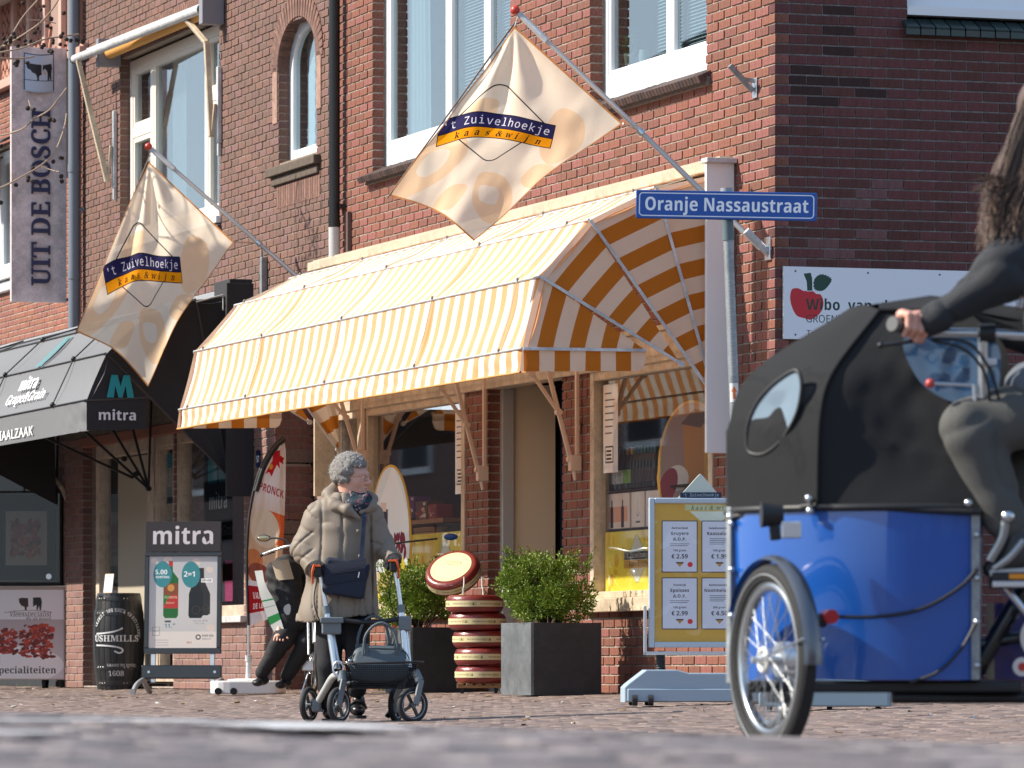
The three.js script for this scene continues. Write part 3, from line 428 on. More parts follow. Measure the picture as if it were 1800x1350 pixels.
solo('wall_post', 'slim grey upright on brown brick above the black awning', 'post', [bx(-12.62, -12.55, 3.2, 3.92, 0.0, 0.06, 0.008), rod(V(-12.58, 3.92, 0.05), V(-12.58, 3.98, 0.05), 0.012)], M.zinc);
solo('wall_post', 'thin dark conduit on red brick right of the drainpipe foot', 'conduit', [bx(-9.98, -9.93, 3.6, 4.12, 0.0, 0.04, 0.006)], mat(col(0.1, 0.06, 0.055), 0.6));
// ---------- the other side of the street, behind the camera's left shoulder: seen in the panes ----------
{
  const b = thing('terrace_house', 'row of brick houses with white windows across the street, seen only in the shop panes', 'building', [-46, 0, 15.5]);
  part('wall', bx(-30, 38, 0, 6.2, 0, 8), mat(tone(BROWN, 0.9), 0.85, { map: rep(GRAIN, 1) }), b); part('roof', outline([[0, 0], [8, 0], [4, 2.6]], 68).rotateY(-PI / 2).translate(38, 6.2, 0), mat(col(0.12, 0.06, 0.05), 0.8), b);
  for (let x = -28; x < 36; x += 4) for (const y of [0.7, 3.7]) { const f = part('window', bx(x, x + 1.8, y, y + 1.7, -0.06, 0.02), M.white, b); part('pane', bx(x + 0.12, x + 1.68, y + 0.12, y + 1.58, -0.08, -0.065), M.dark, f); }
}
{
  const b = thing('terrace_house', 'brick houses added behind the camera across the junction, seen only as reflections', 'building', [64, 0, 0]);  // added to reflect in the trike tub, kept low to let sky in
  part('wall', bx(0, 8, 0, 5.6, -30, 34), mat(tone(BROWN, 0.8), 0.85, { map: rep(GRAIN, 1) }), b); part('roof', outline([[0, 0], [8, 0], [4, 2.6]], 64).translate(0, 5.6, -30), mat(col(0.1, 0.05, 0.04), 0.8), b);
  for (let z = -28; z < 32; z += 4) for (const y of [0.6, 3.8]) { const f = part('window', bx(-0.06, 0.02, y, y + 1.8, z, z + 1.9), M.white, b); part('pane', bx(-0.08, -0.065, y + 0.12, y + 1.68, z + 0.12, z + 1.78), M.dark, f); }
}

// ---------- striped folding awning over the cheese shop ----------
const stripeTex = (a, b, split = 0.5) => { const t = canvas(512, 64, (g, w, h) => { g.fillStyle = a; g.fillRect(0, 0, w, h); g.fillStyle = b; g.fillRect(0, 0, w * split, h); const im = g.getImageData(0, 0, w, h); for (let i = 0; i < im.data.length; i += 4) { const k = 1 + rnd(-0.03, 0.03); for (let q = 0; q < 3; q++) im.data[i + q] = clamp(im.data[i + q] * k, 0, 255); } g.putImageData(im, 0, 0); }); t.wrapS = t.wrapT = THREE.RepeatWrapping; return t; };
{
  const aw = thing('striped_awning', 'cream and orange striped folding awning above the corner cheese shop', 'awning', [0, 0, 0]);
  const tex = stripeTex('#f0e8dc', '#e2a066'), cloth = phys('#ffffff', 0.85, { map: tex, transmission: 0.32, thickness: 0, ior: 1.2, bumpMap: rep(ROUGH, 14), bumpScale: 0.0006 });
  const XR = -0.85, XL = -9.93, P = [[0.12, 3.63], ...[[1152, 330], [1036, 387], [950, 487], [918, 613], [913, 653]].map(([a, b]) => { const p = SX(a, b, XR); return [p.z, p.y]; })];
  const H = [0.12, 2.07], jC = SX(1196, 640, XR), dE = SX(1135, 616, XR), hubs = [H, H, [jC.z, jC.y], [dE.z, dE.y]];
  // top: five strips of cloth between the bows, sagging a little and drawn in at the cords
  const cordsX = [-9.55, -7.75, -5.5, -3.2, -1.25];
  for (let k = 0; k < 5; k++) {
    const [a, b] = [P[k], P[k + 1]], L = Math.hypot(b[0] - a[0], b[1] - a[1]), n = [(a[1] - b[1]) / L, (b[0] - a[0]) / L];
    part(k < 4 ? 'canopy' : 'valance', sheet((u, v) => {
      const x = mix(XL, XR, u), w = Math.sin(v * PI); let sag = k < 4 ? -0.016 * w * (k ? 1 : 0.4) : 0;
      let near = 9; for (const c of cordsX) near = Math.min(near, Math.abs(x - c)); sag -= 0.014 * Math.exp(-near * near / 0.006) * (k < 4 ? w : 0);
      sag += 0.012 * N3(x * 1.3, v * 2, k * 3.1) * w; if (k === 4) sag += 0.02 * v * N3(x * 2.2, 0.4, 7) + 0.008 * v * N3(x * 8, 1.4, 2);
      const end = Math.min(u, 1 - u) * (XR - XL), rnds = end < 0.14 ? -0.035 * (1 - end / 0.14) ** 2 : 0; // cloth rounds over the end bow
      return { p: V(x, mix(a[1], b[1], v) + n[1] * (sag + rnds), mix(a[0], b[0], v) + n[0] * (sag + rnds)), uv: [x / 0.238, v * 3] };
    }, 240, 8), cloth, aw);
  }
  // hem piping along the valance
  part('hem', tube(Array.from({ length: 40 }, (_, i) => { const x = mix(XL, XR, i / 39); return V(x, P[5][1] - 0.003, P[5][0] + 0.02 * N3(x * 2.2, 0.4, 7)); }), 0.008, 6), mat(col(0.55, 0.27, 0.08), 0.7), aw);
  const seam = mat(col(0.5, 0.5, 0.5), 0.5, { metalness: 0.4 });
  for (const k of [1, 2, 3, 4]) part('bow_rail', rod(V(XL, P[k][1] + 0.004, P[k][0] + 0.003), V(XR, P[k][1] + 0.004, P[k][0] + 0.003), 0.009, 0.009, 8), k > 2 ? seam : M.white, aw);
  for (const x of cordsX) {
    const pts = P.slice(0, 5).map(([z, y], i) => V(x - 0.02 * i, y + 0.018, z + 0.012)); const pl = []; for (let i = 0; i < 4; i++) { pl.push(pts[i]); pl.push(pts[i].clone().lerp(pts[i + 1], 0.5).add(V(0, -0.012, -0.009))); } pl.push(pts[4]);
    const c = part('cord', pl.slice(1).map((p, i) => rod(pl[i], p, 0.0035, 0.0035, 6)), mat(col(0.5, 0.46, 0.4), 0.7), aw);
    part('knot', [1, 2, 3, 4].map((i) => ball(0.014, pts[i].x, pts[i].y, pts[i].z, 0.8, 1, 0.8, 8)), mat(col(0.25, 0.22, 0.2), 0.8), c);
  }
  // ends: fans of cloth whose stripes run along the outer edge
  const endTex = stripeTex('#bd7428', '#e6d2be'), endCloth = phys('#ffffff', 0.85, { map: endTex, transmission: 0.32, thickness: 0, ior: 1.2, bumpMap: rep(ROUGH, 14), bumpScale: 0.0006 });  // same cloth as the top, coloured deeper to hold the shade of the ends
  const fan = (x, s) => {
    for (let k = 0; k < 4; k++) {
      const a = P[k], b = P[k + 1], h = hubs[k], L = Math.hypot(b[0] - a[0], b[1] - a[1]), dist = Math.abs((b[0] - a[0]) * (h[1] - a[1]) - (b[1] - a[1]) * (h[0] - a[0])) / L;
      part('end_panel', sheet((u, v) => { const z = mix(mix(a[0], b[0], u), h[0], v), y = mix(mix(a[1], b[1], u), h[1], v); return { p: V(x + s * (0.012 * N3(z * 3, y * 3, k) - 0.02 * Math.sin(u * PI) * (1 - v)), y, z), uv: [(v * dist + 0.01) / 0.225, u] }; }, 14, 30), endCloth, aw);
    }
    const [z1, y1] = P[4], z0 = dE.z, yb = P[5][1];
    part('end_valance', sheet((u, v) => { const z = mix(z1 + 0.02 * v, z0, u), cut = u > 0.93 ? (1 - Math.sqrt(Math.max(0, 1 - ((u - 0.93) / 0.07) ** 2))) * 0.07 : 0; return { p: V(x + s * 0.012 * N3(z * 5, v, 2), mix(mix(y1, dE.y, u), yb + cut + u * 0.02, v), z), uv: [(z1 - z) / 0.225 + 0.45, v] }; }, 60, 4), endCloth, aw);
    const o = s * 0.018, q = (p) => V(x + o, p[1], p[0]);
    const bow = [[H, P[1]], [H, P[2]], [[jC.z, jC.y], P[3]], [[dE.z, dE.y], P[4]]];
    for (const [f, t] of bow) part('bow', bar(q(f), q(t), 0.012, 0.022), M.white, aw);
    part('pivot', [H, [jC.z, jC.y]].map((h) => rod(V(x + o - 0.012, h[1], h[0]), V(x + o + 0.014, h[1], h[0]), 0.022)), M.white, aw);
  };
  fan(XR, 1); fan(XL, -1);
  // cassette on the wall, end boards
  part('cassette', [bx(-10.78, -0.8, 3.655, 3.735, 0.004, 0.15, 0.01), bx(-10.78, -0.8, 3.735, 3.755, 0.004, 0.1, 0.004)], M.cream, aw);
  part('roller', rod(V(-10.6, 3.6, 0.09), V(-0.9, 3.6, 0.09), 0.035), mat(col(0.45, 0.35, 0.2), 0.5), aw);
  part('end_board', bx(-0.79, -0.755, 1.68, 3.715, 0.005, 0.215, 0.006), mat(col(0.88, 0.86, 0.83), 0.45), aw); part('end_board_cap', bx(-0.83, -0.7, 3.7, 3.735, 0.004, 0.23, 0.006), M.white, aw);
  part('end_board', bx(-10.42, -10.385, 1.68, 3.64, 0.01, 0.2, 0.006), M.cream, aw);
  // supports between, on the wall
  const pk = mat(col(0.7, 0.52, 0.4), 0.45);
  for (const [x, y] of [[-6.2, 1.76], [-3.98, 1.76], [-9.5, 2.02]]) {
    const h = V(x, y, 0.09), A = V(x, P[1][1], P[1][0]), e = h.clone().lerp(A, 0.2), B = V(x, P[2][1], P[2][0]), j = e.clone().lerp(B, 0.25), C = V(x, P[3][1], P[3][0]);
    const br = part('wall_bracket', [bar(V(x, y - 0.02, 0.035), V(x, 3.5, 0.035), 0.035, 0.03), bx(x - 0.028, x + 0.028, y - 0.09, y + 0.03, 0.005, 0.1, 0.01), rod(V(x, y - 0.16, 0.05), V(x, y - 0.08, 0.06), 0.012, 0.02)], pk, aw);
    part('arm', bar(h, A, 0.03, 0.032), pk, br); part('arm', bar(e, B, 0.026, 0.028), pk, br); part('arm', bar(j, C, 0.022, 0.024), pk, br);
    part('pivot', [h, e, j].map((p) => rod(p.clone().add(V(-0.025, 0, 0)), p.clone().add(V(0.025, 0, 0)), 0.026, 0.026, 12)), pk, br);
  }
}
// ---------- black awning of the wine shop ----------
{
  const aw = thing('black_awning', 'black folding awning with teal letter over the wine shop beside the butcher', 'awning');
  const XR = -11.92, XL = -27, px = (a, b) => { const p = SX(a, b, XR); return [p.z, p.y]; };
  const P = [[0.62, 3.46], px(344, 527), px(255, 556), px(187, 622), px(152, 704), px(151, 757)];
  const H = px(402, 838), dE = px(258, 699);
  const cloth = phys(col(0.15, 0.152, 0.16), 0.6, { sheen: 1, sheenRoughness: 0.5, sheenColor: col(0.3, 0.3, 0.32), bumpMap: rep(ROUGH, 10), bumpScale: 0.0004 }), shadedCloth = mat(col(0.02, 0.02, 0.024), 0.8);  // sunlit top and shaded ends of one cloth, light put into the colours
  P[0][1] = 3.52; P[0][0] = 0.5;
  const writing = (g, t, x, y, f, c, k = 1) => { g.save(); g.translate(x, y); g.scale(1, k); g.fillStyle = c; g.font = f; g.fillText(t, 0, 0); g.restore(); };
  for (let k = 0; k < 5; k++) {
    const [a, b] = [P[k], P[k + 1]], L = Math.hypot(b[0] - a[0], b[1] - a[1]), n = [(a[1] - b[1]) / L, (b[0] - a[0]) / L];
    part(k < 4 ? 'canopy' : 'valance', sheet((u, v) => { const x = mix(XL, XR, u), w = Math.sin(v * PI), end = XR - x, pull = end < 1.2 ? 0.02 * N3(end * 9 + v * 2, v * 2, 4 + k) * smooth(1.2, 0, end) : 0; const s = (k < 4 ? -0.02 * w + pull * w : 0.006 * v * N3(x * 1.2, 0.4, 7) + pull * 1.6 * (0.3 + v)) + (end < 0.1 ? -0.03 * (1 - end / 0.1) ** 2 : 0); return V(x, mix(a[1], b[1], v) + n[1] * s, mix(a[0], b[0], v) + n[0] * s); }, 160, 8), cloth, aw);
  }
  const fan = (hubs) => { for (let k = 0; k < 4; k++) { const a = P[k], b = P[k + 1], h = hubs[k]; part('end_panel', sheet((u, v) => V(XR - 0.02 * Math.sin(u * PI) * (1 - v), mix(mix(a[1], b[1], u), h[1], v), mix(mix(a[0], b[0], u), h[0], v)), 8, 8), shadedCloth, aw); } };
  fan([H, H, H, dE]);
  part('end_panel', sheet((u, v) => V(XR - 0.003, mix(mix(P[3][1], dE[1], u), mix(P[3][1], H[1], u), v * 0), mix(P[3][0], dE[0], u)), 2, 1), shadedCloth, aw);
  part('end_valance', sheet((u, v) => V(XR + 0.004, mix(mix(P[4][1], dE[1], u), P[5][1] + 0.02 * u, v), mix(P[4][0], dE[0], u)), 8, 4), shadedCloth, aw);
  for (const k of [1, 2, 3, 4]) part('bow_rail', rod(V(XL, P[k][1] + 0.006, P[k][0] + 0.004), V(XR, P[k][1] + 0.006, P[k][0] + 0.004), 0.008, 0.008, 8), M.black, aw);
  for (const x of [-12.9, -15.6, -18.4]) { const c = part('cord', [1, 2, 3].map((k) => rod(V(x - 0.06 * k, P[k][1] + 0.02, P[k][0] + 0.012), V(x - 0.06 * (k + 1), P[k + 1][1] + 0.02, P[k + 1][0] + 0.012), 0.007, 0.007, 6)), M.black, aw); part('knot', [2, 3, 4].map((k) => ball(0.025, x - 0.06 * k, P[k][1] + 0.02, P[k][0] + 0.012, 1, 1, 1, 8)), M.black, c); }
  // lettering: flat print on cloth
  const lay = (name, tex, quad, al = 0) => { const [o, x, y, w, h] = quad, n = x.clone().cross(y); const g = new THREE.PlaneGeometry(w, h, 4, 4).translate(w / 2, h / 2, 0.014); g.applyMatrix4(frameM(o, x, y, n)); part(name, g, mat('#ffffff', 0.6, { map: tex, transparent: true, alphaTest: 0.3 }), aw); };
  const clear = (w, h, f) => canvas(w, h, (g) => { g.clearRect(0, 0, w, h); f(g); });
  const zdir = V(0, 0, -1); // on the end the reader looks along -x, so left to right runs towards the wall
  lay('letter', clear(256, 256, (g) => { g.fillStyle = '#0e8f9a'; g.beginPath(); for (const [x, y] of [[8, 248], [50, 10], [104, 10], [130, 130], [158, 10], [210, 10], [250, 248], [190, 248], [176, 120], [146, 248], [112, 248], [84, 120], [70, 248]]) g.lineTo(x, y); g.fill(); }), [V(XR + 0.006, SX(185, 700, XR).y, SX(185, 700, XR).z), zdir, UY, 0.265, 0.215]);
  lay('lettering', clear(512, 160, (g) => writing(g, 'mitra', 4, 140, 'bold 176px sans-serif', '#dcdce4')), [V(XR + 0.01, SX(170, 741, XR).y, SX(170, 741, XR).z), zdir, UY, 0.39, 0.115]);
  const onTop = (k, x, v, w, h, tex, name) => { const a = P[k], b = P[k + 1], d = V(0, a[1] - b[1], a[0] - b[0]).normalize(); lay(name, tex, [V(x, mix(a[1], b[1], v), mix(a[0], b[0], v)), UX, d, w, h]); };
  onTop(3, SZ(36, 672, 1.72).x, 0.5, 1.0, 0.17, clear(512, 128, (g) => writing(g, 'mitra', 30, 112, 'bold 140px sans-serif', '#f2f2f2')), 'lettering');
  onTop(3, SZ(12, 712, 1.78).x, 0.86, 1.7, 0.17, clear(900, 160, (g) => { writing(g, 'Grape&Grain', 20, 110, 'italic 130px serif', '#f2f2f2'); }), 'lettering');
  onTop(4, SZ(62, 752, 1.88).x - 3.6, 0.92, 3.6, 0.14, clear(1024, 100, (g) => writing(g, 'DRANKENSPECIAALZAAK', 6, 84, '88px sans-serif', '#eeeeee')), 'lettering');
  onTop(2, SZ(70, 636, 1.6).x, 0.95, 0.6, 0.42, clear(128, 128, (g) => { g.fillStyle = '#3f8488'; g.fillRect(10, 0, 26, 128); g.fillRect(50, 0, 12, 128); }), 'lettering');
  // frame: end board on the wall, bows, roller
  part('end_board', bx(-11.83, -11.78, 1.72, 3.62, 0.352, 0.6, 0.004), mat(col(0.025, 0.025, 0.03), 0.75), aw);
  part('end_board', [bx(-12.35, -11.83, 3.5, 3.66, 0.352, 0.56, 0.004)], mat(col(0.03, 0.03, 0.036), 0.75), aw);
  part('cassette', [bx(XL, -12.3, 3.5, 3.6, 0.35, 0.5, 0.01)], M.grey, aw);
  part('roller', [rod(V(XL, 3.42, 0.47), V(-12.2, 3.42, 0.47), 0.04)], M.black, aw);
  const W = V(0, 0, 0);
  for (const x of [-15.2, -18.9]) { const h = V(x, 1.9, 0.42); part('bow', [bar(h, V(x, P[1][1], P[1][0]), 0.02, 0.025), bar(h, V(x, P[2][1], P[2][0]), 0.02, 0.025), bar(h, V(x, P[3][1], P[3][0]), 0.02, 0.025), bar(h.clone().add(V(0, 0.1, 0.15)), V(x, P[4][1], P[4][0]), 0.02, 0.025), rod(h, h.clone().add(V(0, 0.9, -0.03)), 0.012)], M.black, aw); part('pivot', [0, 1, 2].map((i) => rod(h.clone().add(V(-0.03, 0.14 * i, 0.12 * i)), h.clone().add(V(0.03, 0.14 * i, 0.12 * i)), 0.025)), M.black, aw); }
  part('bow', [[H, P[1]], [H, P[3]], [dE, P[4]]].map(([a, b]) => bar(V(XR + 0.008, a[1], a[0]), V(XR + 0.008, b[1], b[0]), 0.01, 0.018)), mat(col(0.03, 0.03, 0.035), 0.4), aw);
  part('top_pipe', [rod(V(XR + 0.02, P[1][1] - 0.02, P[1][0]), V(XR + 0.02, 3.52, 0.6), 0.007), rod(V(XR + 0.02, 3.52, 0.6), V(XR + 0.02, 3.38, 0.6), 0.007)], M.white, aw);
  // dark side curtain left of the wine shop
for (let k = 0; k < 4; k++) part('side_curtain', sheet((u, v) => V(-18.75, mix(mix(P[k][1], P[k + 1][1], u), 1.85, v), mix(mix(P[k][0], P[k + 1][0], u), 0.45, v)), 6, 6), shadedCloth, aw);
}
// ---------- rolled-in awning over the wide window ----------
{
  const aw = thing('window_awning', 'white rolled-in window awning with drop arms over the wide upper window', 'awning');
  const L = V(-18.35, 6.34, 0.36), R = V(-14.2, 6.36, 0.17), f = (t) => L.clone().lerp(R, t);
  part('front_bar', [rod(L, R, 0.042, 0.042, 16), bar(f(0.1).add(V(0, 0.035, -0.02)), f(0.98).add(V(0, 0.035, -0.02)), 0.05, 0.05, UY)], M.white, aw);
  part('end_cap', [rod(L.clone().add(V(-0.03, 0, 0)), L, 0.046), rod(R, R.clone().add(V(0.04, 0, 0)), 0.05)], M.black, aw);
  part('rolled_cloth', rod(V(-17.9, 6.36, 0.12), V(-14.1, 6.36, 0.08), 0.06, 0.06, 16), mat(col(0.65, 0.33, 0.08), 0.8), aw);
  for (const g of [bx(-14.12, -14.0, 6.2, 6.62, 0.003, 0.22, 0.01), bx(-17.96, -17.86, 6.22, 6.5, 0.003, 0.24, 0.01)]) part('wall_bracket', g, mat(col(0.22, 0.22, 0.25), 0.5), aw);
  for (const [e, x, yl, yt] of [[L.clone().add(V(0.15, -0.03, 0)), -18.05, 5.02, 5.8], [R.clone().add(V(-0.55, -0.03, 0.0)), -14.12, 5.1, 5.82]]) {
    const k = V(x - 0.12, e.y - 0.28, e.z - 0.06), lo = V(x - 0.02, yl + 0.06, 0.09);
    const rail = part('rail', [bx(x - 0.03, x + 0.03, yl, yt, 0.002, 0.045, 0.01), bx(x - 0.02, x + 0.02, yl - 0.12, yl, 0.002, 0.04, 0.01)], M.white, aw);
    part('arm', [bar(e, k, 0.04, 0.05), bar(k, lo, 0.05, 0.055), bar(lo, V(x, yt - 0.35, 0.06), 0.04, 0.03)], M.cream, rail);
  }
}

// ---------- flags ----------
function flagTex() {
  return canvas(1024, 1024, (g) => {
    g.fillStyle = '#f3e2cc'; g.fillRect(0, 0, 1024, 1024);
    // pale orange brush shapes over the cloth
    g.globalAlpha = 0.5; g.fillStyle = '#f2bf88';
    const bl = (pts) => { g.beginPath(); blob2(pts, 60).forEach(([x, y]) => g.lineTo(x, y)); g.fill(); };
    bl([[0, 640], [160, 560], [330, 640], [300, 840], [120, 1024], [0, 1024]]); bl([[120, 400], [240, 330], [300, 420], [260, 560], [130, 560]]); bl([[560, 700], [760, 640], [1000, 760], [1000, 900], [720, 860]]); bl([[640, 160], [830, 120], [1000, 260], [960, 420], [760, 380]]); bl([[420, 860], [560, 800], [620, 960], [430, 1010]]); bl([[860, 480], [1020, 420], [1020, 600], [880, 600]]);
    g.globalAlpha = 1; g.fillStyle = '#f3e2cc'; bl([[70, 740], [190, 680], [230, 760], [160, 870], [70, 860]]); bl([[650, 760], [800, 720], [880, 800], [760, 830]]);
  });
}
function flagPrint(g) { // the printed mark, drawn upright in a 1000 x 700 field
  g.lineWidth = 9; g.strokeStyle = '#1d1a22'; g.lineJoin = 'round';
  g.beginPath(); g.moveTo(60, 350); g.lineTo(440, 40); g.quadraticCurveTo(500, 0, 560, 40); g.lineTo(940, 350); g.lineTo(560, 660); g.quadraticCurveTo(500, 700, 440, 660); g.closePath(); g.stroke();
  const band = (y0, y1, c, a) => { g.fillStyle = c; g.beginPath(); for (let i = 0; i <= 40; i++) { const x = i / 40 * 1000; g.lineTo(x, y0 - 46 * Math.sin(i / 40 * PI * 1.35 + 0.1)); } for (let i = 40; i >= 0; i--) { const x = i / 40 * 1000; g.lineTo(x, y1 - 46 * Math.sin(i / 40 * PI * 1.35 + 0.1)); } g.closePath(); g.fill(); g.lineWidth = 7; g.stroke(); };
  band(290, 410, '#2a2752', 1); band(410, 500, '#f29a0c', 1);
  const write = (t, x0, step, y, font, c) => { g.fillStyle = c; g.font = font; for (let i = 0; i < t.length; i++) { const x = x0 + i * step, u = x / 1000, dy = -46 * Math.sin(u * PI * 1.35 + 0.1), a = Math.atan(-46 * 1.35 * PI / 1000 * Math.cos(u * PI * 1.35 + 0.1)); g.save(); g.translate(x, y + dy); g.rotate(a); g.fillText(t[i], 0, 0); g.restore(); } };
  write("'t Zuivelhoekje", 40, 62, 384, '92px monospace', '#e8e4ea'); write('kaas&wijn', 150, 88, 482, 'italic bold 74px serif', '#1a1614');
}
function makeFlag(tip, foot, cornersPx, D, label, flip2) {
  const t = thing('flag_on_pole', label, 'flag', foot);
  const base = t.position, rel = (p) => p.clone().sub(base), a = rel(foot), b = rel(tip), dir = b.clone().sub(a).normalize();
  part('pole', [rod(a, b, 0.02, 0.016, 14)], mat(col(0.5, 0.48, 0.46), 0.35, { metalness: 0.3 }), t);
  part('sleeve', rod(b.clone().addScaledVector(dir, -0.28), b.clone().addScaledVector(dir, 0.0), 0.024, 0.022, 14), M.white, t);
  part('finial', ball(0.034, ...b.clone().addScaledVector(dir, 0.035).toArray(), 1, 1, 1), phys(col(0.55, 0.05, 0.03), 0.3), t);
  const [T, R, B, L] = cornersPx.map(([x, y], i) => rel(SD(x, y, D[i])));
  // the clamp that ties the lower corner to the pole
  const k = clamp(R.clone().sub(a).dot(dir) / b.clone().sub(a).length()), on = a.clone().addScaledVector(dir, R.clone().sub(a).dot(dir) - 0.1);
  part('clamp', [rod(on.clone().addScaledVector(dir, -0.02), on.clone().addScaledVector(dir, 0.02), 0.03), rod(R, on, 0.005)], M.steel, t);
  part('cord', [rod(T, b, 0.004)], M.white, t);
  part('stay', [rod(T.clone().lerp(b, 0.5), L.clone().lerp(T, -0.015), 0.007, 0.005)], mat(col(0.12, 0.08, 0.06), 0.6), t);
  const tex = canvas(1024, 1024, (g) => {
    g.drawImage(flagTex().image, 0, 0);
    // the mark stands upright while the cloth hangs from its corner: map its field into cloth axes (u from T to R, v from T to L)
    const pr = cornersPx.map(([x, y]) => [x, y]), ux = [pr[1][0] - pr[0][0], pr[1][1] - pr[0][1]], vx = [pr[3][0] - pr[0][0], pr[3][1] - pr[0][1]], det = ux[0] * vx[1] - ux[1] * vx[0];
    const [m0, m1, w, h, ang] = flip2; // centre, size and turn of the mark
    const to = (x, y) => { const dx = x - pr[0][0], dy = y - pr[0][1]; return [(dx * vx[1] - dy * vx[0]) / det * 1024, (ux[0] * dy - ux[1] * dx) / det * 1024]; };
    const ca = Math.cos(ang), sa = Math.sin(ang), P = (x, y) => to(m0 + (x / 1000 - 0.5) * w * ca - (y / 700 - 0.5) * h * sa, m1 + (x / 1000 - 0.5) * w * sa + (y / 700 - 0.5) * h * ca);
    const o = P(0, 0), e = P(1000, 0), f = P(0, 700);
    g.save(); g.transform((e[0] - o[0]) / 1000, (e[1] - o[1]) / 1000, (f[0] - o[0]) / 700, (f[1] - o[1]) / 700, o[0], o[1]); flagPrint(g); g.restore();
    g.strokeStyle = '#c98a52'; g.lineWidth = 12; g.strokeRect(3, 3, 1018, 1018);
  });
  const nrm = R.clone().sub(T).cross(L.clone().sub(T)).normalize(), sd = tip.x;
  const cloth = part('flag', sheet((u, v) => {
    const p = T.clone().multiplyScalar((1 - u) * (1 - v)).addScaledVector(R, u * (1 - v)).addScaledVector(L, (1 - u) * v).addScaledVector(B, u * v);
    const c = T.clone().add(R).add(L).add(B).multiplyScalar(0.25); // free edges sag inwards
    const s = 0.09 * Math.sin(u * PI) * v * v + 0.09 * Math.sin(v * PI) * u * u; p.lerp(c, s);
    const r = Math.hypot(u, v), an = Math.atan2(v, u + 1e-6);
    let w = 0.03 * Math.sin(an * (11 + sd % 3) + sd) * smooth(0, 0.25, r) * (1 - smooth(0.35, 0.95, r)) + 0.02 * N3(u * 3, v * 3, sd) + 0.008 * N3(u * 7 - v * 4, v * 6, sd + 4);
    w += 0.05 * smooth(0.45, 1, (u + v) / 2) * Math.sin((u - v) * 7 + 1.2 + sd);
    return { p: p.addScaledVector(nrm, w), uv: [u, 1 - v] };
  }, 70, 90), phys('#ffffff', 0.8, { map: tex, transmission: 0.35, thickness: 0, ior: 1.15, bumpMap: rep(ROUGH, 6), bumpScale: 0.0006 }), t);
  return t;
}
{
  const footR = SZ(1338, 437, 0.06), tipR = SD(912, 24, 36.75);
  makeFlag(tipR, footR, [[905, 46], [1095, 217], [832, 423], [684, 344]], [36.7, 36.42, 36.55, 36.8], 'larger cream flag with a diamond mark, right one on a slanted pole', [878, 232, 218, 172, 0.06]);
  const footL = SZ(524, 488, 0.05), tipL = SD(266, 262, 47.35);
  makeFlag(tipL, footL, [[262, 284], [411, 425], [257, 676], [134, 583]], [47.3, 46.85, 46.7, 46.95], 'smaller cream flag with a diamond mark, left one hanging before the black awning', [254, 476, 142, 178, -0.16]);
}
{
  const p = SZ(1328, 160, 0.0), t = thing('flag_holder', 'empty grey flagpole holder on the red brick near the house corner', 'holder', p);
  part('plate', bx(-0.035, 0.045, -0.05, 0.09, 0.002, 0.012, 0.004), M.alu, t); part('socket', rod(V(0, 0, 0.02), V(0, 0.17, 0.19), 0.022), M.zinc, t); part('strut', bar(V(0, 0.07, 0.01), V(0, 0.08, 0.1), 0.008, 0.03), M.zinc, t);
  const q = SZ(1338, 437, 0.06), h = thing('flag_holder', 'grey holder at the foot of the right flagpole beside the street sign', 'holder', q);
  part('plate', bx(-0.05, 0.05, -0.08, 0.08, -0.058, -0.04, 0.004), M.alu, h); part('socket', rod(V(0, -0.02, -0.04), V(0, 0.12, 0.11), 0.028), M.white, h);
}
